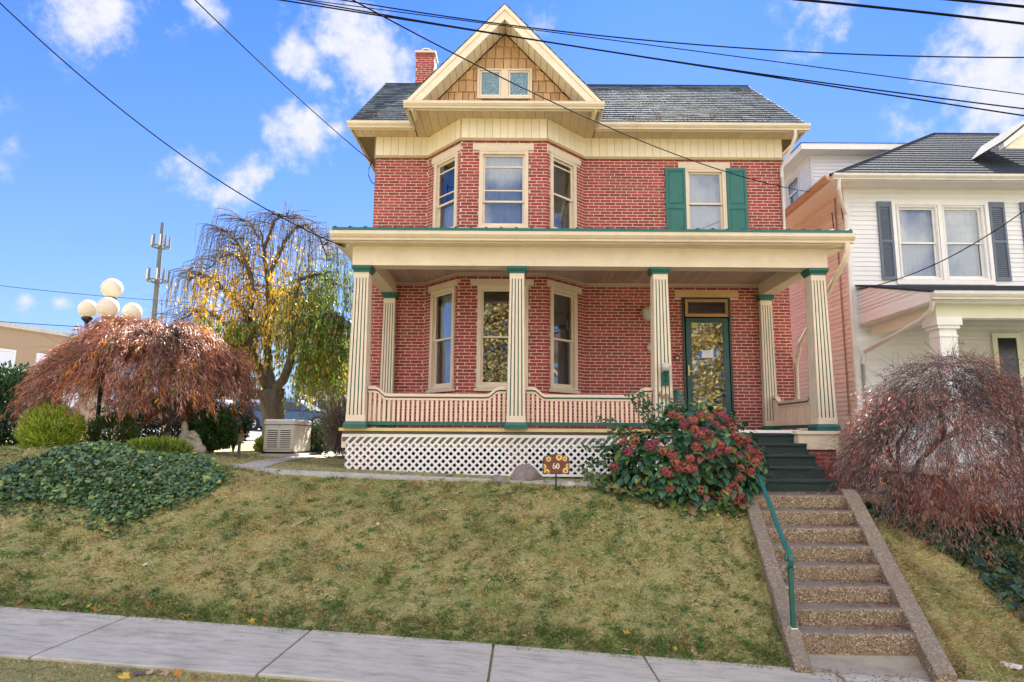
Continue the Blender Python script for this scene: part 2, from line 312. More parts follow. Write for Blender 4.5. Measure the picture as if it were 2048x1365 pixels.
class MB:
    def __init__(s): s.v = []; s.f = []; s.t = []
    def add(s, vs, fs, tone=None):
        k = len(s.v); s.v += [tuple(p) for p in vs]; s.f += [tuple(i+k for i in f) for f in fs]
        t = random.random() if tone is None else tone
        s.t += [t]*len(fs); return s
    def hexa(s, p, tone=None):
        return s.add(p, [(0,1,2,3),(7,6,5,4),(0,4,5,1),(1,5,6,2),(2,6,7,3),(3,7,4,0)], tone)
    def box(s, x0, x1, y0, y1, z0, z1, tone=None):
        return s.hexa([(x0,y0,z0),(x0,y1,z0),(x1,y1,z0),(x1,y0,z0),(x0,y0,z1),(x0,y1,z1),(x1,y1,z1),(x1,y0,z1)], tone)
    def fbox(s, fr, u0, u1, d0, d1, z0, z1, tone=None):
        return s.hexa([fr(u0,d0,z0),fr(u1,d0,z0),fr(u1,d1,z0),fr(u0,d1,z0),fr(u0,d0,z1),fr(u1,d0,z1),fr(u1,d1,z1),fr(u0,d1,z1)], tone)
    def quad(s, a, b, c, d, tone=None): return s.add([a,b,c,d], [(0,1,2,3)], tone)
    def fquad(s, fr, u0, u1, z0, z1, d, tone=None): return s.quad(fr(u0,d,z0), fr(u1,d,z0), fr(u1,d,z1), fr(u0,d,z1), tone)
    def ring(s, fr, u0, u1, z0, z1, w, d0, d1, wb=None, wt=None):
        wb = w if wb is None else wb; wt = w if wt is None else wt
        s.fbox(fr,u0,u0+w,d0,d1,z0,z1); s.fbox(fr,u1-w,u1,d0,d1,z0,z1); s.fbox(fr,u0+w,u1-w,d0,d1,z0,z0+wb); s.fbox(fr,u0+w,u1-w,d0,d1,z1-wt,z1); return s
    def prism(s, prof, a, b, frame=None, tone=None):
        """profile [(p,q)] closed, swept from a to b by function a(p,q)->point"""
        n = len(prof); va = [a(*p) for p in prof]; vb = [b(*p) for p in prof]
        fs = [(i,(i+1)%n,n+(i+1)%n,n+i) for i in range(n)]+[tuple(range(n))[::-1], tuple(range(n,2*n))]
        return s.add(va+vb, fs, tone)
    def tube(s, pts, rad, n=6, tone=None, cap=True):
        pts = [Vector(p) for p in pts]; k = len(pts)
        if not hasattr(rad, '__len__'): rad = [rad]*k
        vs = []; up = Vector((0,0,1))
        for i, p in enumerate(pts):
            t = (pts[min(i+1,k-1)]-pts[max(i-1,0)])
            t = t.normalized() if t.length > 1e-9 else Vector((0,0,1))
            a = t.cross(up)
            if a.length < 1e-3: a = t.cross(Vector((1,0,0)))
            a.normalize(); b = a.cross(t)
            for j in range(n):
                an = 2*math.pi*j/n; vs.append(p+(a*math.cos(an)+b*math.sin(an))*rad[i])
        fs = [(i*n+j, i*n+(j+1)%n, (i+1)*n+(j+1)%n, (i+1)*n+j) for i in range(k-1) for j in range(n)]
        if cap: fs += [tuple(range(n))[::-1], tuple(range((k-1)*n, k*n))]
        return s.add(vs, fs, tone)
    def lathe(s, c, prof, n=16, tone=None, sx=1, sy=1):
        vs = []; k = len(prof)
        for (r, z) in prof:
            for j in range(n):
                an = 2*math.pi*j/n; vs.append((c[0]+r*sx*math.cos(an), c[1]+r*sy*math.sin(an), c[2]+z))
        fs = [(i*n+j, i*n+(j+1)%n, (i+1)*n+(j+1)%n, (i+1)*n+j) for i in range(k-1) for j in range(n)]
        fs += [tuple(range(n))[::-1], tuple(range((k-1)*n, k*n))]
        return s.add(vs, fs, tone)
    def ball(s, c, r, n=16, m=10, sz=1):
        return s.lathe(c, [(r*math.sin(math.pi*max(.02,i/m)), -r*sz*math.cos(math.pi*i/m)) for i in range(m+1)], n)
    def build(s, name, m, parent=None, smooth=False, label=None):
        me = bpy.data.meshes.new(name); me.from_pydata(s.v, [], s.f); me.update()
        a = me.attributes.new('tone', 'FLOAT', 'FACE'); a.data.foreach_set('value', s.t)
        o = link(name, me, m, parent, smooth)
        if label: o['label'] = label
        return o
def smooth_by_angle(o, ang=40):
    o.data.shade_smooth()
    try: o.data.set_sharp_from_angle(angle=R(ang))
    except Exception: pass
    return o
# ------------------------------------------------------------------ terrain
def sst(a, b, x): 
    t = np.clip((x-a)/(b-a), 0, 1); return t*t*(3-2*t)
Y0L, Y1L = 6.72, 8.95
def sidewalk_z(X): return -2.05-.066*np.asarray(X, dtype=float)
def terrain(X, Y, stairs=True):
    X = np.asarray(X, dtype=float); Y = np.asarray(Y, dtype=float)
    Xc = np.clip(X, -14, 12)
    s = -2.05-.066*Xc; t = -.625-.037*Xc
    u = np.clip((Y-Y0L)/(Y1L-Y0L), 0, 1); p = .72*u+.28*(u*u*(3-2*u)); p = p+.05*np.sin(u*math.pi)
    z = s+(t-s)*p
    z = z+.022*np.clip(Y-14, 0, 28)*sst(-2, -5, Xc)
    z = z+.21*np.exp(-((X+6.5)/1.9)**2-((Y-10.4)/1.3)**2)+.10*np.exp(-((X+6.4)/1.7)**2-((Y-8.7)/.8)**2)
    z = z+.10*np.exp(-((X-1.6)/1.1)**2-((Y-8.5)/.55)**2)
    z = z-.25*sst(4.3, 6.5, Xc)*sst(6.9, 8.4, Y)
    if stairs:
        xl = 2.86+(Y-6.86)*.129
        inn = (X > xl-.12) & (X < xl+1.24) & (Y > 6.78) & (Y < 9.35)
        z = np.where(inn, z-.45, z)
    z = np.where(Y < 3.35, z-.13, z)
    return z
def at(px, Y):
    p = P(px, 900, Y); return Vector((p.x, Y, ground_z(p.x, Y)))
def ground_z(x, y): return float(terrain(x, y, False))
def G(x, y, n=60):
    """ground point under a pixel of the photograph"""
    d = ray(x, y); t0, t1 = 2.0, 60.0
    f = lambda t: d[2]*t-ground_z(d[0]*t, d[1]*t)
    t = t0
    while t < t1 and f(t) > 0: t *= 1.02
    a, b = t/1.02, t
    for _ in range(30):
        m = (a+b)/2
        if f(m) > 0: a = m
        else: b = m
    return Vector((d[0]*b, d[1]*b, d[2]*b))

xs = np.unique(np.concatenate([np.linspace(-400,-30,8), np.linspace(-30,-10,21), np.linspace(-10,9,191), np.arange(2.7,4.4,.035), np.linspace(9,30,22), np.linspace(30,400,8)]))
ys = np.unique(np.concatenate([np.linspace(-300,-8,6), [-8,-4,0,2,3.33,3.36], np.linspace(4,12,161), np.linspace(12,45,56), np.linspace(45,900,10)]))
XX, YY = np.meshgrid(xs, ys); ZZ = terrain(XX, YY)
ZZ += np.where((YY > 6.8) & (YY < 12), rng.normal(0, .006, XX.shape), 0)
nx, ny = len(xs), len(ys)
V = np.stack([XX, YY, ZZ], -1).reshape(-1, 3)
ii, jj = np.meshgrid(np.arange(nx-1), np.arange(ny-1)); q = (jj*nx+ii).ravel()
ground = npmesh('ground', V, np.stack([q, q+1, q+nx+1, q+nx], 1), M['ground'], smooth=True); props(ground, kind='structure')
# the street the photograph was taken from, and the parking lot behind
b = MB()
for i in range(12):
    x0, x1 = -60+i*10, -50+i*10
    z = lambda x: ground_z(max(-14, min(12, x)), 0)+.012
    b.quad((x0,-5,z(x0)), (x1,-5,z(x1)), (x1,3.2,z(x1)), (x0,3.2,z(x0)))
props(b.build('road', M['asphalt']), kind='structure')
b = MB()
for i in range(14):
    x0, x1 = -14-.9*i*0, 0
ys_ = [19.5, 24, 28, 34, 42, 70]
for a_, c_ in zip(ys_[:-1], ys_[1:]):
    for x0, x1 in ((-60,-30),(-30,-14),(-14,-9),(-9,-6),(-6,-4.6)):
        b.quad((x0,a_,ground_z(x0,a_)+.03), (x1,a_,ground_z(x1,a_)+.03), (x1,c_,ground_z(x1,c_)+.03), (x0,c_,ground_z(x0,c_)+.03))
props(b.build('parking_lot', mat('lot_asphalt', (.16,.165,.18), .9, var=.2, ns=3, bump=.3)), kind='structure')

# pavement: slabs butted with open joints
pav = thing('pavement', (0, 6.1, -2.05), None, None, kind='structure')
joints = [(-11.0,-11.3),(-9.2,-9.45),(-7.4,-7.6),(-5.62,-5.8),(-3.82,-3.9),(-2.03,-2.08),(-.24,-.25),(1.22,1.25),(3.05,3.0),(4.7,4.65),(6.5,6.5),(8.3,8.3),(10.1,10.1)]
pb = MB(); yb, yf = 6.70, 5.50
for i, ((a0, a1), (c0, c1)) in enumerate(zip(joints[:-1], joints[1:])):
    s = MB(); g = .011; lift = random.uniform(.018, .03)
    zz = lambda x: float(sidewalk_z(x))+lift
    ch = .012
    top = [(a0+g+ch,yb-ch,zz(a0)),(c0-g-ch,yb-ch,zz(c0)),(c1-g-ch,yf+ch,zz(c1)),(a1+g+ch,yf+ch,zz(a1))]
    mid = [(a0+g,yb,zz(a0)-.008),(c0-g,yb,zz(c0)-.008),(c1-g,yf,zz(c1)-.008),(a1+g,yf,zz(a1)-.008)]
    bot = [(x,y,z-.12) for x,y,z in mid]
    s.add(top+mid+bot, [(0,1,2,3)]+[(j,4+j,4+(j+1)%4,(j+1)%4) for j in range(4)]+[(4+j,8+j,8+(j+1)%4,4+(j+1)%4) for j in range(4)])
    s.build('pavement_slab', M['pave'], pav)
# kerb at the roadside
b = MB()
for i in range(12):
    x0, x1 = -60+i*10, -50+i*10
    b.hexa([(x0,3.2,-4),(x1,3.2,-4),(x1,3.36,-4),(x0,3.36,-4)]+[(x,y,ground_z(max(-14,min(12,x)),4)+.01) for x,y in ((x0,3.2),(x1,3.2),(x1,3.36),(x0,3.36))])
props(b.build('kerb', M['concrete']), kind='structure')
# garden path edging: the narrow concrete strip above the lawn, and its branch round the yard
b = MB()
pts = [G(470,932), G(500,939), G(560,945), G(690,952), G(820,957), G(1000,963), G(1140,969), G(1260,974), G(1330,978)]
def strip(b, pts, wd, h=.03):
    for p, q_ in zip(pts[:-1], pts[1:]):
        t = (q_-p).normalized(); n = Vector((-t.y, t.x, 0))*wd/2
        zz = lambda v: Vector((v.x, v.y, ground_z(v.x, v.y)))
        a, c, d, e = zz(p-n), zz(q_-n), zz(q_+n), zz(p+n)
        up = Vector((0,0,h)); dn = Vector((0,0,-.1))
        b.hexa([a+dn, c+dn, d+dn, e+dn, a+up, c+up, d+up, e+up])
strip(b, pts, .13)
pts2 = [G(494,938), G(520,930), G(560,921), G(600,917), G(650,910), G(700,905)]
strip(b, pts2, .35, .02)
strip(b, [G(640,906), G(690,918)], .5, .015)
props(b.build('garden_path', mat('path_concrete', (.33,.32,.28), .9, ns=6, col2=(.48,.46,.40), bump=.4)), kind='structure')

# ------------------------------------------------------------------ the brick house
YW, YB, YP = 12.4, 11.6, 10.15
XL, XR = P(748,400,YW).x, P(1568,400,YW).x
BX0, BX1 = P(855,400,YW).x, P(1169,400,YW).x
CX0, CX1 = P(920.5,380,YB).x, P(1094,380,YB).x
ZF = P(1040,859,10.25).z           # porch floor
ZFR0 = P(1040,281.5,YB).z          # frieze bottom
ZFR1 = P(1300,279,YW).z            # frieze top = soffit
ZG1 = P(1300,249,11.95).z          # gutter top
ZGR = -.95
house = thing('brick_house', ((XL+XR)/2, YW, ZF-.7), 'red brick two-storey house with slate roof, front gable, bay windows and columned porch', 'house')
H = house
BM = []   # shared brick meshes
BL, BH, BJ = .203, .0480, .0132
def brick_mesh(L_, tone):
    m = MB(); e = .002; d0, d1 = -.008, .0042; h = BH
    o = [(0,0),(L_,0),(L_,h),(0,h)]; i_ = [(e,e),(L_-e,e),(L_-e,h-e),(e,h-e)]
    v = [(x,-d0,z) for x,z in o]+[(x,-(d1-e*.6),z) for x,z in o]+[(x,-d1,z) for x,z in i_]
    f = [(j,(j+1)%4,4+(j+1)%4,4+j) for j in range(4)]+[(4+j,4+(j+1)%4,8+(j+1)%4,8+j) for j in range(4)]+[(8,9,10,11)]
    return m.add(v, f, tone)
BRM = []
for k in range(6):
    t = brick_mesh(BL, k/5.0); me = bpy.data.meshes.new('brick'); me.from_pydata(t.v, [], t.f); me.update()
    a = me.attributes.new('tone','FLOAT','FACE'); a.data.foreach_set('value', t.t); me.materials.append(M['brick']); BRM.append(me)
brick_spots = []     # full-length bricks that may become parts: (fr, u, z)
stuffb = MB()
def brickwork(fr, u0, u1, z0, z1, holes=(), key=0.0, back=True, parts=False, zref=-2.0, sb=None, mortar=None):
    """running bond of single bricks between openings, mortar sheet behind"""
    sb = sb or stuffb
    c = BH+BJ; k0 = int(math.floor((z0-zref)/c)); k1 = int(math.ceil((z1-zref)/c))
    for k in range(k0, k1+1):
        za = zref+k*c; zb = za+BH
        zc, zd = max(za, z0), min(zb, z1)
        if zd-zc < .012: continue
        spans = [(u0, u1)]
        for (h0, h1, ha, hb) in holes:
            if zd > ha+.012 and zc < hb-.012:
                ns = []
                for (a, b_) in spans:
                    if h1 <= a or h0 >= b_: ns.append((a, b_)); continue
                    if h0 > a: ns.append((a, h0))
                    if h1 < b_: ns.append((h1, b_))
                spans = ns
        off = (.5*(k % 2)+key+.07*math.sin(k*1.7))*(BL+BJ)
        for (a, b_) in spans:
            i = math.floor((a-off)/(BL+BJ))
            while True:
                s = off+i*(BL+BJ); e = s+BL; i += 1
                if s >= b_: break
                s2, e2 = max(s, a), min(e, b_)
                if e2-s2 < .025: continue
                if parts and e2-s2 > BL-.001 and zd-zc > BH-.001: brick_spots.append((fr, s2, zc)); continue
                one = brick_mesh(e2-s2, random.random()); h = zd-zc
                jit = random.uniform(-.0012, .0012)
                sb.add([fr(s2+x, -y+jit, zc+z*h/BH) for x, y, z in one.v], one.f, one.t[0])
    if mortar is not None:
        us = sorted({u0, u1, *[min(max(h[0],u0),u1) for h in holes], *[min(max(h[1],u0),u1) for h in holes]})
        zs = sorted({z0, z1, *[min(max(h[2],z0),z1) for h in holes], *[min(max(h[3],z0),z1) for h in holes]})
        for ua, ub in zip(us[:-1], us[1:]):
            for za, zb in zip(zs[:-1], zs[1:]):
                if any(h[0] <= (ua+ub)/2 <= h[1] and h[2] <= (za+zb)/2 <= h[3] for h in holes): continue
                mortar.fquad(fr, ua, ub, za, zb, 0)

WUP0, WUP1 = P(1007,457,YB).z, P(1007,302,YB).z       # upper window opening
WLO0, WLO1 = P(1007,777,YB).z, P(1007,571,YB).z
LH = .115
frL, frLB = Fr((XL,YW),(BX0,YW)), Fr((BX0,YW),(CX0,YB))
frC, frRB, frR = Fr((CX0,YB),(CX1,YB)), Fr((CX1,YB),(BX1,YW)), Fr((BX1,YW),(XR,YW))
frWest, frEast = Fr((XL,18.6),(XL,YW)), Fr((XR,YW),(XR,18.6))
mort = MB()
def uw(x, y, Y, fr): return P(x, y, Y).x-fr.p.x
cw = (uw(957,400,YB,frC), uw(1057,400,YB,frC)); cwl = (uw(953,700,YB,frC), uw(1057,700,YB,frC))
La = frLB.L
lw = (La*.23, La*.93); rw = (La*.075, La*.775)
rw_u = (uw(1369,400,YW,frR), uw(1453,400,YW,frR)); Zr0, Zr1 = WUP0+.1, P(1410,338,YW).z
du = (uw(1366,700,YW,frR), uw(1463,700,YW,frR)); Zd1 = P(1415,596,YW).z
hol = {frL: [], frLB: [(lw[0],lw[1],WUP0,WUP1),(lw[0],lw[1],WLO0,WLO1)], frC: [(cw[0],cw[1],WUP0,WUP1),(cwl[0],cwl[1],WLO0,WLO1)],
       frRB: [(rw[0],rw[1],WUP0,WUP1),(rw[0],rw[1],WLO0,WLO1)], frR: [(rw_u[0],rw_u[1],Zr0,Zr1),(du[0],du[1],ZF,Zd1)], frWest: [], frEast: []}
lint = {frLB: [(lw[0]-.10,lw[1]+.10)], frC: [(cw[0]-.12,cw[1]+.10)], frRB: [(rw[0]-.06,rw[1]+.14)]}
for fr, hs_ in hol.items():
    holes = list(hs_)
    if fr in lint:
        a, c = lint[fr][0]; a = max(a, .0); c = min(c, fr.L)
        for zt in (WUP1, WLO1): holes.append((a, c, zt, zt+LH))
    if fr is frR:
        holes += [(rw_u[0]-.11,rw_u[1]+.09,Zr1,Zr1+LH), (uw(1349,590,YW,frR),uw(1476,590,YW,frR),Zd1,Zd1+.125)]
    brickwork(fr, 0, fr.L, ZGR, ZFR0, holes, key=.13 if fr in (frLB,frC) else .4, parts=fr in (frL, frR, frC), mortar=mort)
# plain faces above the brick behind the frieze, and the rear of the house
for fr in hol: mort.fquad(fr, 0, fr.L, ZFR0, ZFR1+.05, 0)
mort.quad((XR,18.6,ZGR),(XL,18.6,ZGR),(XL,18.6,ZFR1),(XR,18.6,ZFR1))
wall = mort.build('wall', M['mortar'], H)
# 300 bricks as sub-parts of the wall, nearest the middle of the picture first; the rest one piece of stuff
def brick_rank(s):
    p = s[0](s[1], 0, s[2]); x, y = proj(p.x, p.y, p.z)
    vis = (y < 452) or (572 < y < 775)
    occ = any(a < x < b_ for a, b_ in ((1012,1058),(1296,1345),(1300,1500) if y < 460 else (1,2)))
    return (0 if vis and not occ and 750 < x < 1570 else 1, abs(x-1230)+abs(y-(690 if y > 500 else 390))*1.2)
brick_spots.sort(key=brick_rank)
for i, (fr, u, z) in enumerate(brick_spots):
    k = random.randrange(6)
    if i < 300:
        o = bpy.data.objects.new('brick', BRM[k]); COL.objects.link(o)
        o.location = fr(u, 0, z); o.rotation_euler = (0, 0, math.atan2(fr.u.y, fr.u.x)); setparent(o, wall)
    else:
        one = brick_mesh(BL, k/5.0+random.uniform(-.1,.1)); stuffb.add([fr(u+x, -y+random.uniform(-.001,.001), z+zz_) for x, y, zz_ in one.v], one.f, one.t[0])
props(stuffb.build('brickwork', M['brick'], wall), kind='stuff')

# lintels
def lintel(fr, u0, u1, z0, z1, m, name='lintel'):
    b = MB(); b.fbox(fr, u0, u1, -.02, .028, z0+.003, z1-.003); return b.build(name, m, H)
for fr in (frLB, frC, frRB):
    a, c = lint[fr][0]
    for zt in (WUP1, WLO1): lintel(fr, max(a,.02), min(c,fr.L-.01), zt, zt+LH, M['stone'])
lintel(frR, rw_u[0]-.11, rw_u[1]+.09, Zr1, Zr1+LH, M['stone'])
lintel(frR, uw(1349,590,YW,frR), uw(1476,590,YW,frR), Zd1, Zd1+.125, M['woodpale'])['label'] = 'bare wooden lintel over the front door'

def curtain(fr, u0, u1, z0, z1, d, m, parent, wave=.008, per=.11):
    n = max(6, int((u1-u0)/.012)); vs = []
    for i in range(n+1):
        u = u0+(u1-u0)*i/n; dd = d+wave*math.sin(2*math.pi*(u-u0)/per+.8*math.sin(u*9))
        vs += [fr(u, dd, z0), fr(u, dd*1.0, z1)]
    b = MB(); b.add(vs, [(2*i, 2*i+2, 2*i+3, 2*i+1) for i in range(n)])
    return b.build('curtain', m, parent, smooth=True)
def window(par, fr, u0, u1, z0, z1, mf, mg, split=.5, bars=(), cur=None, low_cur=None, casing=.07, sash=.045, sill=True, name='window', cfull=True, inner=True):
    b = MB(); b.ring(fr, u0+.004, u1-.004, z0, z1-.003, casing, -.11, .03, wb=.05); 
    b.ring(fr, u0+.012, u1-.012, z0+.008, z1-.012, .022, .03, .042, wb=.01)
    w_ = b.build(name, mf, par)
    a, c = u0+casing, u1-casing; zb, zt = z0+.05, z1-casing; zm = zb+(zt-zb)*split
    s = MB(); s.ring(fr, a, c, zm-.02, zt, sash, -.045, -.02, wb=.035, wt=.04)
    s.ring(fr, a, c, zb, zm+.018, sash, -.078, -.05, wb=.06, wt=.035)
    s.build('sash', mf, w_)
    for q_ in bars:
        t = MB(); t.fbox(fr, a+sash, c-sash, -.043, -.018, q_-.012, q_+.012); t.build('bar', mf, w_)
    g = MB(); g.fquad(fr, a+sash-.005, c-sash+.005, zm, zt-.03, -.034); g.build('pane', mg, w_)
    g = MB(); g.fquad(fr, a+sash-.005, c-sash+.005, zb+.05, zm, -.064); g.build('pane', mg, w_)
    if inner:
        e = MB(); D = -.75
        e.quad(fr(u0,D,z0), fr(u1,D,z0), fr(u1,D,z1), fr(u0,D,z1))
        for (p1, p2) in (((u0,-.1),(u0,D)),((u1,-.1),(u1,D))): e.quad(fr(p1[0],p1[1],z0), fr(p2[0],p2[1],z0), fr(p2[0],p2[1],z1), fr(p1[0],p1[1],z1))
        for z in (z0, z1): e.quad(fr(u0,-.1,z), fr(u1,-.1,z), fr(u1,D,z), fr(u0,D,z))
        e.build('room_behind', M['interior'], w_)
    if cur: curtain(fr, a, c, zb if cfull else zm, zt, -.16, cur, w_)
    if low_cur: curtain(fr, a, c, zb, zm, -.16, low_cur, w_)
    if sill:
        s = MB(); s.fbox(fr, max(0,u0-.035), min(fr.L,u1+.035), -.05, .06, z0-.055, z0-.003); s.build('sill', M['stone'], w_)
    return w_
mf = M['column']
P_ = lambda x, y: P(x, y, YB).z
window(H, frC, cw[0], cw[1], WUP0, WUP1, mf, M['glass'], split=.34, bars=(P_(1007,334), P_(1007,381)), cur=M['curtain'])
window(H, frLB, lw[0], lw[1], WUP0, WUP1, mf, M['glass'], split=.4, bars=(P_(1007,328), P_(1007,376)), low_cur=M['curtain'])
window(H, frRB, rw[0], rw[1], WUP0, WUP1, mf, M['glass'], split=.5, bars=(WUP1-.2,), cur=M['curtain_grey'])
window(H, frR, rw_u[0], rw_u[1], Zr0, Zr1, mf, M['glass'], split=.50, cur=M['curtain'])
window(H, frC, cwl[0], cwl[1], WLO0, WLO1, mf, M['glass_b'], split=.5)
window(H, frLB, lw[0], lw[1], WLO0, WLO1, mf, M['glass_low'], split=.5, cur=M['curtain'], cfull=False, low_cur=M['curtain_grey'])
window(H, frRB, rw[0], rw[1], WLO0, WLO1, mf, M['glass_low'], split=.5, cur=M['curtain_grey'])
# shutters beside the upper right window
def shutter(u0, u1, z0, z1):
    b = MB(); b.fbox(frR, u0, u1, .01, .035, z0, z1); s = b.build('shutter', M['green2'], H)
    r = MB(); r.ring(frR, u0, u1, z0, z1, .045, .035, .048, wb=.07, wt=.06); zm = z0+(z1-z0)*.44
    r.fbox(frR, u0+.045, u1-.045, .035, .048, zm-.04, zm+.04); r.build('rail', M['green2'], s)
    for za, zb in ((z0+.09, zm-.06), (zm+.06, z1-.08)):
        p = MB(); o = [frR(u0+.06,.036,za),frR(u1-.06,.036,za),frR(u1-.06,.036,zb),frR(u0+.06,.036,zb)]; i_ = [frR(u0+.085,.046,za+.025),frR(u1-.085,.046,za+.025),frR(u1-.085,.046,zb-.025),frR(u0+.085,.046,zb-.025)]
        p.add(o+i_, [(4,5,6,7)]+[(j,(j+1)%4,4+(j+1)%4,4+j) for j in range(4)]); p.build('panel', M['green2'], s)
zs0, zs1 = Zr0-.02, P(1350,338,YW).z
shutter(uw(1331,400,YW,frR), uw(1371,400,YW,frR), zs0, zs1); shutter(uw(1453,400,YW,frR), uw(1493,400,YW,frR), zs0, zs1)

# frieze of vertical vinyl panels
fz = MB()
for fr in (frL, frLB, frC, frRB, frR):
    n = max(2, round(fr.L/.15)); wd = fr.L/n
    ga = .0 if fr is not frL else -.02
    for i in range(n):
        b = MB(); u0, u1 = i*wd+.004, (i+1)*wd-.004
        b.fbox(fr, u0, u1, .0, .028, ZFR0+.035, ZFR1, tone=random.random()); b.build('frieze_panel', M['cream2'], H)
    fz.fbox(fr, -.01, fr.L+.01, .0, .022, ZFR0+.0, ZFR1, tone=.5); fz.fbox(fr, -.012, fr.L+.012, .0, .042, ZFR0-.02, ZFR0+.032, tone=.3)
fz.fbox(Fr((XL,YW+.6),(XL,YW)), 0, .6, 0, .03, ZFR0-.01, ZFR1, tone=.5)
fz.build('frieze_backing', mat('frieze_joint', (.42,.31,.16), .6, bump=0), H)

# soffits: closed boards with open joints, butted on the wall line
GX0, GX1, YG = P(815,208,11.2).x, P(1201,207,11.2).x, 11.2
YE = 11.98; ex0, ex1 = P(702,260,YE).x, P(1610,258,YE).x
def soffit_run(x0, x1, ya, yb, z, wd, m, name='soffit_panel', par=H, cut=None, back=True):
    n = max(1, round((x1-x0)/wd)); w2 = (x1-x0)/n
    for i in range(n):
        a, c = x0+i*w2+.003, x0+(i+1)*w2-.003
        yb0, yb1 = (cut(a), cut(c)) if cut else (yb, yb)
        if yb0-ya < .01 and yb1-ya < .01: continue
        b = MB(); b.hexa([(a,ya,z),(a,yb0,z),(c,yb1,z),(c,ya,z),(a,ya,z+.015),(a,yb0,z+.015),(c,yb1,z+.015),(c,ya,z+.015)]); b.build(name, m, par)
soffit_run(ex0, GX0-.0, YE+.02, YW-.03, ZFR1, .17, M['soffit'])
soffit_run(GX1, ex1, YE+.02, YW-.03, ZFR1, .17, M['soffit'])
def baycut(x):
    if x < BX0-.0 or x > BX1: return YW-.03
    if x < CX0: return YW+(YB-YW)*(x-BX0)/(CX0-BX0)-.03
    if x > CX1: return YB+(YW-YB)*(x-CX1)/(BX1-CX1)-.03
    return YB-.03
soffit_run(GX0+.02, GX1-.02, YG+.03, 0, ZFR1, .17, M['soffit'], cut=baycut)
b = MB(); b.box(ex0, ex1, YE+.01, YW, ZFR1+.018, ZFR1+.03); b.box(GX0+.01, GX1-.01, YG+.02, YE, ZFR1+.018, ZFR1+.03)
b.box(XL-.02, XL, YW, YW+6.2, ZFR0, ZFR1)
b.box(ex0+.03, XL, YW-.03, 18.9, ZFR1+.0, ZFR1+.02); b.box(XR, ex1-.03, YW-.03, 18.9, ZFR1, ZFR1+.02)
b.build('soffit_backing', mat('soffit_joint', (.16,.11,.06), .8, bump=0), H)
# gutters (ogee section) and fascias
def gutter_prof(h=.115, d=.12):   # (outward, z)
    return [(0,0),(d*.55,0),(d*.62,h*.22),(d*.78,h*.36),(d*.98,h*.62),(d,h*.9),(d*1.04,h),(d*.96,h),(d*.9,h*.86),(0,h*.86)]
def gutter(a, c, z, out, m, par, name='gutter', h=.115, d=.12):
    a, c = Vector((*a, z)), Vector((*c, z)); out = Vector((*out, 0))
    b = MB(); b.prism(gutter_prof(h, d), lambda p, q_: a+out*p+Vector((0,0,q_)), lambda p, q_: c+out*p+Vector((0,0,q_)))
    return b.build(name, m, par)
gz = ZG1-.115
gutter((ex0-.06,YE), (GX0-.0,YE), gz, (0,-1), M['gutter'], H); gutter((GX1+.0,YE), (ex1+.06,YE), gz, (0,-1), M['gutter'], H)
gutter((GX0-.06,YG), (GX1+.06,YG), gz, (0,-1), M['gutter'], H)
gutter((GX0,YE-.11), (GX0,YG-.04), gz, (-1,0), M['gutter'], H, d=.07); gutter((GX1,YG-.04), (GX1,YE-.11), gz, (1,0), M['gutter'], H, d=.07)
b = MB(); t_ = .02
b.box(ex0, GX0, YE, YE+t_, ZFR1-.035, gz+.10); b.box(GX1, ex1, YE, YE+t_, ZFR1-.035, gz+.10)
b.box(GX0, GX1, YG, YG+t_, ZFR1-.035, gz+.10); b.box(GX0, GX0+t_, YG+t_, YE, ZFR1-.035, gz+.10); b.box(GX1-t_, GX1, YG+t_, YE, ZFR1-.035, gz+.10)
b.box(ex0-.02, ex0, YE+.002, 18.9, ZFR1-.035, gz+.10); b.box(ex1, ex1+.02, YE+.002, 18.9, ZFR1-.035, gz+.10)
b.build('fascia', M['cream'], H)
# main roof
YR = 14.95; ZE = ZG1+.005; ZR = P(1300,172,YR).z; sl = (ZR-ZE)/(YR-11.93)
rx0, rx1 = ex0-.03, ex1+.03
gc = (GX0+GX1)/2; gh = (GX1-GX0)/2+.03; ZGP = P(1006,12,YG-.03).z; gsl = (ZGP-ZE)/gh
b = MB()
b.hexa([(rx0,11.93,ZE-.05),(rx1,11.93,ZE-.05),(rx1,YR,ZR-.06),(rx0,YR,ZR-.06),(rx0,11.93,ZE-.02),(rx1,11.93,ZE-.02),(rx1,YR,ZR-.03),(rx0,YR,ZR-.03)])
b.hexa([(rx0,YR,ZR-.06),(rx1,YR,ZR-.06),(rx1,18.95,ZE-.05),(rx0,18.95,ZE-.05),(rx0,YR,ZR-.03),(rx1,YR,ZR-.03),(rx1,18.95,ZE-.02),(rx0,18.95,ZE-.02)])
roof = b.build('roof', M['slate_dark'], H)
b = MB()   # gable end walls of the main roof
for x in (XL, XR): b.add([(x,YW,ZFR1),(x,18.6,ZFR1),(x,YR+.3,ZR-.35),(x,YR-.3,ZR-.35)], [(0,1,2,3)])
b.build('gable_end', M['cream2'], H)
slope_len = math.hypot(YR-11.93, ZR-ZE); rowh = slope_len/21; dy, dz = (YR-11.93)/slope_len, (ZR-ZE)/slope_len
st = MB(); tiles = []
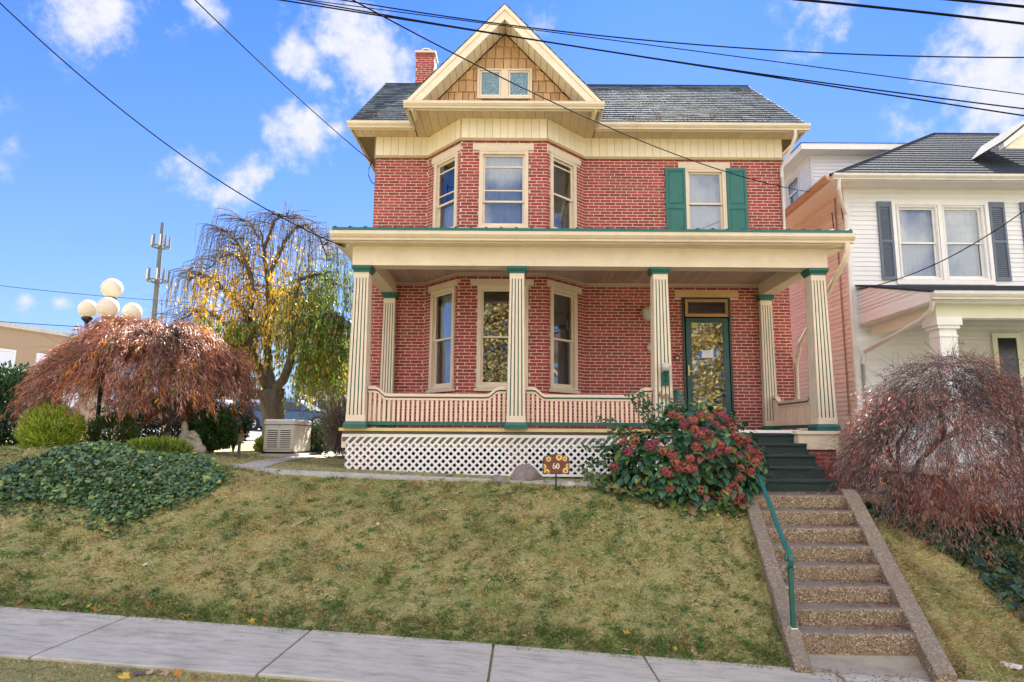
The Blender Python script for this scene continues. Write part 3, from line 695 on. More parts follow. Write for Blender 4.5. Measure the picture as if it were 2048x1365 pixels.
for r_ in range(21):
    x = rx0-random.uniform(0,.2); 
    while x < rx1:
        wd = random.choice((.2,.24,.26,.28,.3)); a, c = max(x, rx0), min(x+wd-.006, rx1); x += wd
        if c-a < .03: continue
        s0 = r_*rowh-random.uniform(-.006,.008); s1 = s0+rowh*1.25
        Yc, Zc = 11.93+dy*(r_+.5)*rowh, ZE+dz*(r_+.5)*rowh
        if abs((a+c)/2-gc)*gsl < ZGP-Zc-.15: continue
        def q(u, s, n): return (u, 11.93+dy*s-dz*n, ZE+dz*s+dy*n)
        s1 = min(s1, slope_len)
        tiles.append([q(a,s0,.006),q(c,s0,.006),q(c,s1,-.012),q(a,s1,-.012),q(a,s0,.020),q(c,s0,.020),q(c,s1,-.002),q(a,s1,-.002)])
tiles.sort(key=lambda t: t[0][2]+random.random()*.001)
vis = [t for t in tiles]
for i, t in enumerate(vis):
    if i < 298: MB().hexa(t).build('slate_tile', M['slate'], roof)
    else: st.hexa(t)
props(st.build('slate_tiles', M['slate'], roof), kind='stuff')
b = MB(); b.tube([(rx0,YR,ZR-.005),(rx1,YR,ZR-.005)], .035, 8); b.build('ridge_cap', M['slate_dark'], roof)
for px in (752,808,1212,1264,1317,1371,1426,1480,1536):
    x = P(px, 232, 12.3).x; y = 12.33; z = ZE+sl*(y-11.93)+.02
    b = MB(); b.box(x-.045, x-.035, y-.01, y+.02, z-.01, z+.03); b.box(x+.035, x+.045, y-.01, y+.02, z-.01, z+.03)
    b.box(x-.045, x+.045, y-.02, y-.01, z+.012, z+.035); b.build('snow_guard', M['terracotta'], roof)
# front gable
Yb = YG-.06
def gpt(x, y, z): return (x, y, z)
def gz_at(x, off=0): return ZGP-abs(x-gc)*gsl-off
Yend = YR-.4; b = MB()
for s_ in (-1, 1):
    xe = gc+s_*(gh+.02)
    b.hexa([(gc,Yb+.02,ZGP-.05),(xe,Yb+.02,gz_at(xe,.05)),(xe,12.3,gz_at(xe,.05)),(gc,Yend,ZGP-.05),(gc,Yb+.02,ZGP+.005),(xe,Yb+.02,gz_at(xe)+.005),(xe,12.3,gz_at(xe)+.005),(gc,Yend,ZGP+.005)])
b.build('gable_roof', M['slate_dark'], H)
cosg = 1/math.hypot(1, gsl)
for s_ in (-1, 1):   # slate courses along the rake edge and the barge board
    n = 17
    for i in range(n):
        a, c = gc+s_*gh*i/n, gc+s_*(gh*(i+1.1)/n)
        b = MB(); za, zc = gz_at(a)+.004, gz_at(c)+.022
        b.hexa([(a,Yb-.025,za),(c,Yb-.025,zc),(c,Yb+.3,zc),(a,Yb+.3,za),(a,Yb-.025,za+.012),(c,Yb-.025,zc+.014),(c,Yb+.3,zc+.014),(a,Yb+.3,za+.012)]); b.build('verge_slate', M['slate'], H)
    b = MB(); xe = gc+s_*gh; bw = .20/cosg
    def seg(o0, o1, y0, y1):
        xb0, xb1 = gc+s_*(ZGP-o0-(ZE-.02))/gsl, gc+s_*(ZGP-o1-(ZE-.02))/gsl
        vs = [(gc,y0,ZGP-o0),(xb0,y0,ZE-.02),(xb1,y0,ZE-.02),(gc,y0,ZGP-o1),(gc,y1,ZGP-o0),(xb0,y1,ZE-.02),(xb1,y1,ZE-.02),(gc,y1,ZGP-o1)]
        b.hexa(vs)
    seg(0.0, .07/cosg, Yb-.018, Yb+.02); seg(.07/cosg, bw, Yb-.0, Yb+.02)
    b.build('barge_board', M['cream'], H)
    # rake soffit boards running back to the shingled face
    n = 15; Ys = YB-.02
    for i in range(n):
        f0, f1 = (i+.03)/n, (i+.97)/n; x0 = gc+s_*(gh-.1)*f0; x1 = gc+s_*(gh-.1)*f1; o = bw-.012
        b = MB(); b.hexa([(x0,Yb+.022,gz_at(x0,o)),(x1,Yb+.022,gz_at(x1,o)),(x1,Ys,gz_at(x1,o)),(x0,Ys,gz_at(x0,o)),(x0,Yb+.022,gz_at(x0,o)+.015),(x1,Yb+.022,gz_at(x1,o)+.015),(x1,Ys,gz_at(x1,o)+.015),(x0,Ys,gz_at(x0,o)+.015)]); b.build('rake_soffit_panel', M['cream2'], H)
frG = Fr((gc-2, YB),(gc+2, YB)); ztop = ZGP-bw-.0
b = MB(); hb = (ztop-ZE)/gsl; b.add([(gc-hb,YB+.02,ZFR1+.04),(gc+hb,YB+.02,ZFR1+.04),(gc+hb,YB+.02,ZE),(gc,YB+.02,ztop),(gc-hb,YB+.02,ZE)], [(0,1,2,3,4)]); gw = b.build('gable_wall', mat('shake_joint', (.14,.075,.03), .8, bump=0), H)
gwu = (P(955,170,YB).x, P(1064,170,YB).x); gwz = (P(1010,200,YB).z, P(1010,141,YB).z)
rows = 7; z0 = ZE-.02; rh = (ztop-z0)/rows*.98
for r_ in range(rows+1):
    za, zb = z0+r_*rh, z0+(r_+1)*rh+.03
    hw = (ztop-za)/gsl; x = gc-hw-random.uniform(0,.1)
    while x < gc+hw:
        wd = random.choice((.115,.14,.155,.17)); a, c = x+.006, x+wd-.006; x += wd
        zt = lambda u: min(zb, ztop-abs(u-gc)*gsl)
        if a > gwu[0] and c < gwu[1] and za < gwz[1]-.05: continue
        if max(zt(a), zt(c)) < za+.015: continue
        if a < gc-hw: a = gc-hw+.002
        if c > gc+hw: c = gc+hw-.002
        if c-a < .02: continue
        bt = za+random.uniform(-.012, .006); b = MB()
        ta, tc_ = max(zt(a), bt+.004), max(zt(c), bt+.004)
        b.hexa([(a,YB-.026,bt+random.uniform(-.005,.005)),(a,YB+.018,bt),(c,YB+.018,bt),(c,YB-.026,bt+random.uniform(-.005,.005)),(a,YB+.0,ta),(a,YB+.018,ta),(c,YB+.018,tc_),(c,YB+.0,tc_)]); b.build('wall_shingle', M['shake'], gw)
# paired stained-glass windows in the gable
frg = Fr((gwu[0],YB-.02),(gwu[1],YB-.02)); WL = frg.L
b = MB(); b.ring(frg, 0, WL, gwz[0], gwz[1], .045, -.03, .035, wb=.05, wt=.03); b.fbox(frg, WL/2-.07, WL/2+.07, -.03, .03, gwz[0]+.05, gwz[1]-.03)
gwin = b.build('gable_window', M['column'], H)
def stained():
    m = bpy.data.materials.new('stained_glass'); m.use_nodes = True; nt = m.node_tree; N = nt.nodes; L = nt.links; b = N['Principled BSDF']; b.inputs['Roughness'].default_value = .2
    tc = N.new('ShaderNodeTexCoord'); w_ = N.new('ShaderNodeTexWave'); w_.wave_type = 'RINGS'; w_.inputs['Scale'].default_value = 9; w_.inputs['Distortion'].default_value = 9; w_.inputs['Detail'].default_value = 1; w_.inputs['Detail Scale'].default_value = 3
    L.new(tc.outputs['Generated'], w_.inputs[0]); cr = N.new('ShaderNodeValToRGB'); e = cr.color_ramp.elements; e[0].color = (.01,.05,.12,1); e[1].color = (.30,.45,.55,1); e[0].position = .3; e[1].position = .7; q_ = cr.color_ramp.elements.new(.5); q_.color = (.04,.20,.30,1)
    L.new(w_.outputs[0], cr.inputs[0]); L.new(cr.outputs[0], b.inputs['Base Color']); return m
SG = stained()
for u0, u1 in ((.05, WL/2-.075), (WL/2+.075, WL-.05)):
    b = MB(); b.ring(frg, u0, u1, gwz[0]+.055, gwz[1]-.035, .03, -.02, .015); b.build('sash', M['cream'], gwin)
    b = MB(); b.fquad(frg, u0+.03, u1-.03, gwz[0]+.085, gwz[1]-.065, .0); b.build('stained_pane', SG, gwin)
    b = MB(); um, zm = (u0+u1)/2, (gwz[0]+gwz[1])/2
    for rr, hh in ((.045,.06),(.07,.095)): b.tube([frg(um+rr*math.cos(t), .004, zm+hh*math.sin(t)) for t in np.linspace(0, 2*math.pi, 17)], .0035, 4, cap=False)
    b.build('leading', mat('pale_leading', (.45,.6,.68), .5, bump=0), gwin)
# chimney
ch0, ch1 = P(831.5,140,15.5), P(868,140,15.5); czt = P(850,104,15.5).z; Yc0, Yc1 = 15.5, 15.95
chim = MB(); chim.box(ch0.x+.002, ch1.x-.002, Yc0+.002, Yc1-.002, ZR-1.2, czt-.02); chm = chim.build('chimney', M['mortar'], H)
cb = MB()
for fr in (Fr((ch0.x,Yc0),(ch1.x,Yc0)), Fr((ch0.x,Yc1),(ch0.x,Yc0)), Fr((ch1.x,Yc0),(ch1.x,Yc1))): brickwork(fr, 0, fr.L, ZR-.9, czt-.16, key=.2, sb=cb)
for fr in (Fr((ch0.x-.02,Yc0-.02),(ch1.x+.02,Yc0-.02)),): brickwork(fr, 0, fr.L, czt-.16, czt-.03, key=.6, sb=cb)
cb.build('brickwork', M['brick'], chm)['kind'] = 'stuff'
b = MB(); b.box(ch0.x-.035, ch1.x+.035, Yc0-.035, Yc1+.035, czt-.035, czt+.02); b.build('chimney_cap', M['stone'], chm)
b = MB(); cxm = (ch0.x+ch1.x)/2; b.lathe((cxm,Yc0+.22,czt+.02), [(.12,0),(.12,.10),(.14,.105),(.14,.14),(.11,.145)], 16); b.build('flue', M['metal_white'], chm)
b = MB(); b.lathe((cxm,Yc0+.22,czt+.06), [(.165,0),(.17,.03),(.165,.04)], 16); b.build('flue_band', M['black'], chm)
# downspouts of the house
def pipe(pts, r, m, par, name='downspout', n=8, **k):
    b = MB(); b.tube(pts, r, n); return smooth_by_angle(b.build(name, m, par, **k))
xd = XR-.03
pipe([(ex1-.22,YE-.06,gz), (ex1-.22,YE-.05,gz-.12), (ex1-.26,YE+.06,gz-.3), (XR-.045,YW-.07,gz-.62), (XR-.045,YW-.06,gz-.8), (XR-.045,YW-.06,3.5)], .035, M['metal_white'], H)

# ------------------------------------------------------------------ porch
YPF = 10.22                                    # front edge of the floor
cols = [(-2.545),(-.055),(2.245),(4.775)]
ZC = P(1032,533,YP).z                          # underside of beam
pX0, pX1 = cols[0]-.17, cols[3]+.17
b = MB(); b.box(pX0-.06, pX1+.06, YPF+.02, YW-.02, ZF-.05, ZF); b.build('porch_floor', mat('porch_floor_paint', (.20,.22,.22), .6), H)
b = MB(); b.box(pX0-.09, 2.42, YPF-.04, YPF+.02, ZF-.04, ZF+.008); b.build('floor_edge', mat('floor_edge_paint', (.62,.46,.20), .5), H)
b = MB(); b.box(2.44, 4.34, YPF-.05, YPF+.02, ZF-.035, ZF+.01); b.build('stair_nosing', M['whitep'], H)
b = MB(); b.box(pX0-.04, 2.42, YPF+.004, YPF+.03, ZF-.2, ZF-.05); b.build('porch_fascia', mat('dark_porch_trim', (.16,.12,.08), .7), H)
b = MB(); b.box(pX0-.03, 2.42, YPF+.10, YPF+.115, ZF-.29, ZF-.09); b.build('porch_skirt', M['cream'], H)
# floor-edge roof beam and side beams
zb0, zb1 = ZC, ZC+.36
b = MB(); b.box(pX0+.02, pX1-.02, YP-.02, YP+.24, zb0, zb1); b.build('porch_beam', M['cream'], H)
for x in (cols[0], cols[3]):
    b = MB(); b.box(x-.13, x+.13, YP+.243, YW-.01, zb0+.02, zb1); b.build('side_beam', M['cream'], H)
# porch ceiling boards
x = cols[0]+.135; zc_ = P(1300,568,YW).z
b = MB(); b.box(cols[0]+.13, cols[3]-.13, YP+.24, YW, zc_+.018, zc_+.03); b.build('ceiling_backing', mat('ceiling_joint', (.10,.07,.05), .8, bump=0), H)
def baycut2(x): return baycut(x)+.02
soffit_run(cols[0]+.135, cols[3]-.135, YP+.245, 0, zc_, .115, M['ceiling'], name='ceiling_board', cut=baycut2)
b = MB()
for fr in (frL, frLB, frC, frRB, frR):
    ua = cols[0]+.13-XL if fr is frL else 0; ub = fr.L-(XR-cols[3]+.13) if fr is frR else fr.L
    b.fbox(fr, ua, ub, .004, .028, zc_-.05, zc_)
b.build('ceiling_trim', M['ceiling'], H)
# porch roof
YRF = 9.9; px0, px1 = P(664,470,YRF).x, P(1703,476,YRF).x
zg_t = P(1040,468,YRF).z; zg_h = .135
gutter((px0,YRF), (px1,YRF), zg_t-zg_h, (0,-1), M['gutter'], H, h=zg_h, d=.13)
b = MB(); b.box(px0+.03, px1-.03, YRF, YRF+.022, zg_t-zg_h-.02, zg_t); b.box(px0+.03, px0+.05, YRF+.022, YW, zg_t-zg_h-.02, zg_t); b.box(px1-.05, px1-.03, YRF+.022, YW, zg_t-zg_h-.02, zg_t); b.build('porch_fascia_board', M['cream'], H)
zs_ = zg_t-zg_h-.015
b = MB(); b.hexa([(px0+.05,YRF+.022,zs_),(px1-.05,YRF+.022,zs_),(pX1-.02,YP-.022,zb1-.05),(pX0+.02,YP-.022,zb1-.05),(px0+.05,YRF+.022,zs_+.01),(px1-.05,YRF+.022,zs_+.01),(pX1-.02,YP-.022,zb1-.04),(pX0+.02,YP-.022,zb1-.04)])
b.box(px0+.05, pX0+.02, YP-.02, YW-.01, zs_, zs_+.01); b.box(pX1-.02, px1-.05, YP-.02, YW-.01, zs_, zs_+.01)
b.build('porch_soffit', M['cream'], H)
zr0, zr1 = zg_t+.015, zg_t+.62
def rz(y): return zr0+(zr1-zr0)*(y-YRF+.07)/(YW-YRF+.07)
b = MB(); b.hexa([(px0+.03,YRF-.07,zr0-.01),(px1-.03,YRF-.07,zr0-.01),(px1-.03,YW,zr1-.01),(px0+.03,YW,zr1-.01),(px0+.03,YRF-.07,zr0+.012),(px1-.03,YRF-.07,zr0+.012),(px1-.03,YW,zr1+.012),(px0+.03,YW,zr1+.012)])
pr = b.build('porch_roof', M['green2'], H)
b = MB(); b.box(px0+.02, px1-.02, YRF-.085, YRF-.07, zr0-.015, zr0+.05); b.build('drip_edge', M['green2'], pr)
nr = 34
for i in range(nr+1):
    x = px0+.06+(px1-px0-.12)*i/nr
    b = MB(); b.hexa([(x-.022,YRF-.09,zr0+.05),(x+.022,YRF-.09,zr0+.05),(x+.022,YW-.01,rz(YW)+.01),(x-.022,YW-.01,rz(YW)+.01),(x-.01,YRF-.09,zr0+.068),(x+.01,YRF-.09,zr0+.068),(x+.01,YW-.01,rz(YW)+.04),(x-.01,YW-.01,rz(YW)+.04)]); b.build('roof_rib', M['darkgreen'], pr)
pipe([(px1-.1,YRF-.05,zg_t-zg_h), (px1-.1,YRF-.04,zg_t-zg_h-.16), (px1-.14,YRF+.05,zg_t-zg_h-.32), (XR+.03,YW-.3,1.75), (XR+.05,YW-.02,1.35), (XR+.05,YW-.02,-.6)], .042, M['gutter'], H)

# fluted tapered columns
def column(x, y0, z0, z1, wt, wb, dep_t, dep_b, par, label=None, faces=('f','r','l')):
    zc0 = z0+.10; zc1 = z1-.11; yc = y0+dep_b/2
    def hw(z): t = (z-zc0)/(zc1-zc0); return (wb+(wt-wb)*t)/2, (dep_b+(dep_t-dep_b)*t)/2
    core = MB(); a, d = hw(zc0); c, e = hw(zc1); i_ = .007
    core.hexa([(x-a+i_,yc-d+i_,zc0),(x+a-i_,yc-d+i_,zc0),(x+a-i_,yc+d-i_,zc0),(x-a+i_,yc+d-i_,zc0),(x-c+i_,yc-e+i_,zc1),(x+c-i_,yc-e+i_,zc1),(x+c-i_,yc+e-i_,zc1),(x-c+i_,yc+e-i_,zc1)])
    co = core.build('column', M['green'], par, label=label)
    s = MB(); nfl = 4
    for (sx, sy) in ((0,-1),(1,0),(-1,0),(0,1)):
        def pt(f, z, o=0.0):
            a_, d_ = hw(z)
            if sy: return Vector((x+f*a_, yc+sy*(d_-o), z))
            return Vector((x+sx*(a_-o), yc+f*d_, z))
        zt, zb_ = zc1-.09, zc0+.10; g = .07
        bounds = [-1]+[v for k in range(nfl) for v in (-.62+k*.413-g, -.62+k*.413+g)]+[1]
        for k in range(0, len(bounds), 2):
            f0, f1 = bounds[k], bounds[k+1]
            s.add([pt(f0,zb_),pt(f1,zb_),pt(f1,zt),pt(f0,zt),pt(f0,zb_,.009),pt(f1,zb_,.009),pt(f1,zt,.009),pt(f0,zt,.009)], [(0,1,2,3),(0,3,7,4),(1,5,6,2)])
        for za, zb2 in ((zc0,zb_),(zt,zc1)): s.add([pt(-1,za),pt(1,za),pt(1,zb2),pt(-1,zb2),pt(-1,za,.009),pt(1,za,.009),pt(1,zb2,.009),pt(-1,zb2,.009)], [(0,1,2,3),(0,4,5,1),(3,2,6,7)])
    s.build('fluted_shaft', M['column'], co)
    cp = MB(); a, d = hw(zc1)
    prof = [(0,.0),(.012,.0),(.012,.02),(.02,.035),(.035,.06),(.04,.07),(.04,.108)]
    def sq(bm, a, d, base, prof):
        vs = []
        for (o, z) in prof: vs += [(x-a-o,yc-d-o,base+z),(x+a+o,yc-d-o,base+z),(x+a+o,yc+d+o,base+z),(x-a-o,yc+d+o,base+z)]
        k = len(prof); bm.add(vs, [(i*4+j,i*4+(j+1)%4,(i+1)*4+(j+1)%4,(i+1)*4+j) for i in range(k-1) for j in range(4)]+[(0,1,2,3),((k-1)*4,(k-1)*4+1,(k-1)*4+2,(k-1)*4+3)])
    sq(cp, a, d, zc1, prof[1:]); cp.build('capital', M['green'], co)
    bs = MB(); a, d = hw(zc0); sq(bs, a, d, z0, [(.03,0),(.03,.06),(.012,.09),(.006,.103)]); bs.build('base', M['green'], co)
    return co
for i, x in enumerate(cols):
    column(x, YP-.02 if i < 3 else YP-.02, ZF+.004, ZC, .235, .30, .235, .29, H)
for x in (cols[0]+.03, cols[3]-.05): column(x, YW-.16, ZF+.004, ZC+.02, .22, .255, .12, .14, H, label='narrow pilaster column against the house wall')

# railings: swept rail with risen ends, square balusters
def railing(a, c, par, nb, zlow=None, seg=40):
    a, c = Vector(a), Vector(c); t = (c-a).normalized(); n = Vector((-t.y, t.x, 0)); Ln = (c-a).length
    def ztop(u):
        e = min(u, Ln-u)
        return .50+.115*(1-float(sst(.12,.30,e)))
    for nm, o, hgt, wd, m in (('handrail', 0, .045, .085, 'peach'), ('rail_stripe', -.024, .022, .07, 'green'), ('under_rail', -.056, .03, .06, 'peach')):
        b = MB(); vs = []; k = seg+1
        for i in range(k):
            u = Ln*i/seg; z = ZF+ztop(u)+o; p = a+t*u
            vs += [p-n*wd/2+Vector((0,0,z)), p+n*wd/2+Vector((0,0,z)), p+n*wd/2+Vector((0,0,z+hgt)), p-n*wd/2+Vector((0,0,z+hgt))]
        b.add(vs, [(4*i+j,4*i+(j+1)%4,4*i+4+(j+1)%4,4*i+4+j) for i in range(seg) for j in range(4)]+[(0,1,2,3),(4*seg,4*seg+1,4*seg+2,4*seg+3)])
        b.build(nm, M[m], par)
    b = MB(); b.hexa([a+n*s_*.035+Vector((0,0,ZF+z))for z in (.055,) for s_ in (-1,1)]+[c+n*s_*.035+Vector((0,0,ZF+.055)) for s_ in (1,-1)]+[a+n*s_*.035+Vector((0,0,ZF+.11)) for s_ in (-1,1)]+[c+n*s_*.035+Vector((0,0,ZF+.11)) for s_ in (1,-1)]); b.build('bottom_rail', M['green'], par)
    for i in range(nb):
        u = Ln*(i+.5)/nb; p = a+t*u; zt = ZF+ztop(u)-.05; b = MB(); h = .021
        b.box(p.x-h, p.x+h, p.y-h, p.y+h, ZF+.105, zt); b.build('baluster', M['peach'], par)
yrl = YP+.12
for a, c, nb in ((cols[0]+.155, cols[1]-.155, 29), (cols[1]+.155, cols[2]-.155, 27)):
    railing((a,yrl,0), (c,yrl,0), H, nb)
railing((cols[0],YP+.30,0), (cols[0],YW-.17,0), H, 20)
railing((cols[3],YP+.30,0), (cols[3],YW-.17,0), H, 24)

# front door
zt1 = P(1415,599,YW).z; zt0 = P(1415,634,YW).z; z_sd1 = P(1415,637,YW).z
frD = frR
b = MB(); b.ring(frD, du[0], du[1], ZF, Zd1-.003, .035, -.08, .03, wb=.01, wt=.03); dframe = b.build('door_frame', M['darkgreen'], H)
tw = (uw(1370,616,YW,frR), uw(1457,616,YW,frR))
b = MB(); b.ring(frD, tw[0], tw[1], zt0, zt1, .035, -.05, .01, wb=.04, wt=.03); b.ring(frD, tw[0]+.037, tw[1]-.037, zt0+.042, zt1-.032, .022, -.05, -.005); trn = b.build('transom_window', M['wood'], H)
b = MB(); b.fquad(frD, tw[0]+.06, tw[1]-.06, zt0+.06, zt1-.05, -.03); b.build('transom_pane', M['glass_low'], trn)
curtain(frD, tw[0]+.05, tw[1]-.05, zt0+.05, zt1-.05, -.1, M['curtain_grey'], trn, per=.03, wave=.008)
su = (uw(1373,700,YW,frR), uw(1458,700,YW,frR))
b = MB(); b.ring(frD, su[0], su[1], ZF+.02, z_sd1, .10, -.035, .005, wb=.22, wt=.085); sdr = b.build('storm_door', mat('storm_door_green', (.012,.075,.075), .35, var=.1, bump=.03), H)
b = MB(); b.fquad(frD, su[0]+.095, su[1]-.095, ZF+.235, z_sd1-.08, -.015); b.build('storm_glass', M['glass_b'], sdr)
b = MB(); b.fbox(frD, su[0]+.015, su[0]+.045, .005, .02, P(1379,752,YW).z, P(1379,731,YW).z); b.fbox(frD, su[0]+.02, su[0]+.13, .02, .035, P(1379,743,YW).z-.012, P(1379,743,YW).z+.008); b.build('handle', M['brass'], sdr)
# inner door
b = MB(); zi = -.16; b.ring(frD, du[0]+.035, du[1]-.035, ZF, z_sd1-.01, .14, zi-.04, zi, wb=.25, wt=.30); b.fbox(frD, du[0]+.035, du[1]-.035, zi-.04, zi+.02, z_sd1-.1, z_sd1-.03)
idr = b.build('inner_door', M['darkwood'], H)
b = MB(); b.fquad(frD, du[0]+.17, du[1]-.17, ZF+.24, z_sd1-.3, zi-.02); b.build('door_pane', M['glass_b'], idr)
b = MB(); b.fquad(frD, du[0]-.2, du[1]+.2, ZF, Zd1, zi-.5); b.build('hall_behind', mat('hall', (.09,.06,.03), .9, bump=0), idr)
b = MB(); b.fbox(frD, uw(1383,655,YW,frR), uw(1395,655,YW,frR), .006, .009, P(1389,657,YW).z, P(1389,646,YW).z); b.build('yellow_sticker', mat('sticker', (.45,.5,.12), .6, bump=0), sdr)
# notice taped to the glass
b = MB(); b.fbox(frD, uw(1403,708,YW,frR), uw(1428,708,YW,frR), -.012, -.009, P(1415,716,YW).z, P(1415,701,YW).z); nob = b.build('paper_notice', mat('paper', (.75,.74,.8), .7, bump=0)); props(nob, 'small white paper notice taped to the glass of the front door', 'notice')
for xa in ((1398,1404),(1427,1432)):
    b = MB(); b.fbox(frD, uw(xa[0],708,YW,frR), uw(xa[1],708,YW,frR), -.008, -.006, P(1415,715,YW).z, P(1415,702,YW).z); b.build('blue_tape', mat('tape', (.08,.2,.6), .6, bump=0), nob)
def digits(b, org, ux, uz, nrm, h, wdt, gap, th=.12, depth=.004):
    """the numerals 6 and 0, modelled as ribbons of varying stroke"""
    ux, uz, nrm = Vector(ux), Vector(uz), Vector(nrm); org = Vector(org)
    def ribbon(pts):
        k = len(pts); vs = []
        for i, (x, z, w_) in enumerate(pts):
            xa, za, _ = pts[max(i-1,0)]; xb, zb_, _ = pts[min(i+1,k-1)]
            tx, tz = xb-xa, zb_-za; l = math.hypot(tx, tz) or 1; nx_, nz_ = -tz/l, tx/l
            for s_ in (-1, 1): vs.append(org+ux*(x+nx_*w_*s_/2)+uz*(z+nz_*w_*s_/2)+nrm*depth)
            for s_ in (1, -1): vs.append(org+ux*(x+nx_*w_*s_/2)+uz*(z+nz_*w_*s_/2))
        b.add(vs, [(4*i+j,4*i+(j+1)%4,4*i+4+(j+1)%4,4*i+4+j) for i in range(k-1) for j in range(4)]+[(0,1,2,3),(4*k-4,4*k-3,4*k-2,4*k-1)])
    t_ = h*th
    def ell(cx, cz, rx, rz_): return [(cx+rx*math.cos(a), cz+rz_*math.sin(a), t_*(.55+.75*abs(math.cos(a)))) for a in np.linspace(0, 2*math.pi, 25)]
    r_ = wdt/2; x6 = -gap/2-r_; x0_ = gap/2+r_
    ribbon(ell(x6, h*.30, r_*.85, h*.28))
    ribbon([(x6-r_*.85+r_*1.75*(1-math.cos(a))*.5*1.0 if False else x6-r_*.85*math.cos(a*.9), h*.30+h*.66*math.sin(a), t_*(1.2-.55*a/1.57)) for a in np.linspace(0, 1.95, 16)])
    ribbon(ell(x0_, h*.48, r_*.9, h*.46))
b = MB(); c_ = P(1407,674,YW); digits(b, (c_.x, YW+.155, c_.z-.0), (1,0,0), (0,0,1), (0,-1,0), .065, .042, .012, th=.16); b.build('door_number', M['brass'], idr)
b = MB(); c_ = P(1328,799,YP-.035); digits(b, (c_.x, YP-.027, c_.z), (1,0,-.35), (0,0,1), (0,-1,0), .11, .06, .02, th=.13, depth=.008); b.build('house_number', mat('bronze_number', (.30,.22,.13), .4, metal=.4, bump=0), H)
# lamp on the column
lp = P(1330,758,YP-.03); b = MB(); b.box(lp.x-.06, lp.x+.06, YP-.05, YP-.022, lp.z-.11, lp.z+.10); b.box(lp.x-.045, lp.x+.045, YP-.058, YP-.05, lp.z-.08, lp.z+.07); b.build('lamp_plate', M['green'], H)
b = MB(); b.tube([(lp.x,YP-.05,lp.z-.02),(lp.x,YP-.10,lp.z-.05),(lp.x,YP-.13,lp.z-.0),(lp.x,YP-.12,lp.z+.05),(lp.x,YP-.12,lp.z+.10)], [.018,.018,.02,.022,.03], 8); b.lathe((lp.x,YP-.12,lp.z+.09), [(.03,0),(.055,.01),(.055,.025)], 12); b.build('lamp_arm', M['green'], H)
b = MB(); b.ball((lp.x,YP-.12,lp.z+.175), .072); b.build('lamp_globe', M['globe'], H, smooth=True)
# wall lantern, doorbell box
wl = P(1295,625,YW-.15); b = MB(); b.lathe((wl.x,YW-.12,wl.z-.1), [(.02,-.06),(.07,-.03),(.095,.05),(.10,.13),(.085,.17)], 12); b.build('wall_lamp_shade', M['globe'], H)
b = MB(); b.box(wl.x-.05, wl.x+.05, YW-.2, YW-.008, wl.z+.07, wl.z+.10); b.lathe((wl.x,YW-.12,wl.z+.07), [(.085,0),(.05,.06),(.02,.09)], 12); b.build('wall_lamp_bracket', M['brass'], H)
wm = P(1301,695,YW-.05); b = MB(); b.lathe((wm.x,YW-.05,wm.z), [(.02,-.08),(.055,-.05),(.065,0),(.055,.05),(.02,.08)], 12); b.build('letter_box', M['metal_white'], H)
db = P(1354,717,YW); b = MB(); b.box(db.x-.05, db.x+.05, YW-.03, YW-.006, db.z-.06, db.z+.06); b.build('doorbell_plate', mat('old_bronze', (.14,.07,.035), .5, metal=.3, bump=.3), H)
b = MB(); b.lathe((0,0,0), [(.018,0),(.018,.01)], 10); o_ = b.build('doorbell_button', M['whitep'], H); o_.rotation_euler = (R(90),0,0); o_.location = Vector((db.x, YW-.035, db.z))

# underside of the porch: lattice, piers, dark void
zl1, zl0 = ZF-.10, P(900,948,YPF).z
lx0, lx1 = P(684,900,YPF).x, 2.40
for (x, wd) in ((lx0+.26, .36), (cols[1], .38)):
    pm = MB(); pm.box(x-wd/2+.008, x+wd/2-.008, YPF+.12, YPF+.5, ZGR, ZF-.06); pmo = pm.build('pier', M['mortar'], H)
    pb = MB(); brickwork(Fr((x-wd/2,YPF+.112),(x+wd/2,YPF+.112)), 0, wd, ZGR+.1, ZF-.06, sb=pb, key=.3); pb.build('brickwork', M['brick'], pmo)['kind'] = 'stuff'
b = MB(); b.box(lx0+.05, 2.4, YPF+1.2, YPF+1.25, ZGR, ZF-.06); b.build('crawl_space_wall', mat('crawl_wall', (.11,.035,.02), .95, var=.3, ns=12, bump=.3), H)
lat = MB(); cell = .1165; tt = .034; hgt = zl1-zl0
cx0 = lx0+.05
def clipseg(k, s_):
    # strip centre line: x = cx + s*(z - zl0)
    pts = []
    xa = cx0+k*cell; 
    return xa
n1 = int((lx1-cx0+hgt)/cell)+1; yl = YPF+.012
def latslat(xa, s_, y):
    hw = tt/2*1.414; za, zb = zl0, zl1-.03
    def clip(poly, ax, lim, sign):
        out = []
        for i in range(len(poly)):
            p, q_ = poly[i], poly[(i+1) % len(poly)]; pi, qi = sign*(p[ax]-lim) >= 0, sign*(q_[ax]-lim) >= 0
            if pi: out.append(p)
            if pi != qi:
                t = (lim-p[ax])/(q_[ax]-p[ax]); out.append((p[0]+(q_[0]-p[0])*t, p[1]+(q_[1]-p[1])*t))
        return out
    H_ = zb-za; poly = [(xa-hw,za),(xa+hw,za),(xa+hw+s_*H_,zb),(xa-hw+s_*H_,zb)]
    for ax, lim, sg in ((0,cx0,1),(0,lx1-.03,-1)):
        poly = clip(poly, ax, lim, sg)
        if len(poly) < 3: return
    n = len(poly); b = MB(); b.add([(p[0],y,p[1]) for p in poly]+[(p[0],y+.008,p[1]) for p in poly], [tuple(range(n)), tuple(range(n,2*n))]+[(i,(i+1)%n,n+(i+1)%n,n+i) for i in range(n)])
    b.build('lattice_slat', M['white_lat'], H)
M['white_lat'] = mat('lattice_white', (.80,.79,.80), .5, var=.03, ns=8, bump=.03, dirt=.12, dcol=(.5,.46,.4))
k = 0
x = cx0-hgt
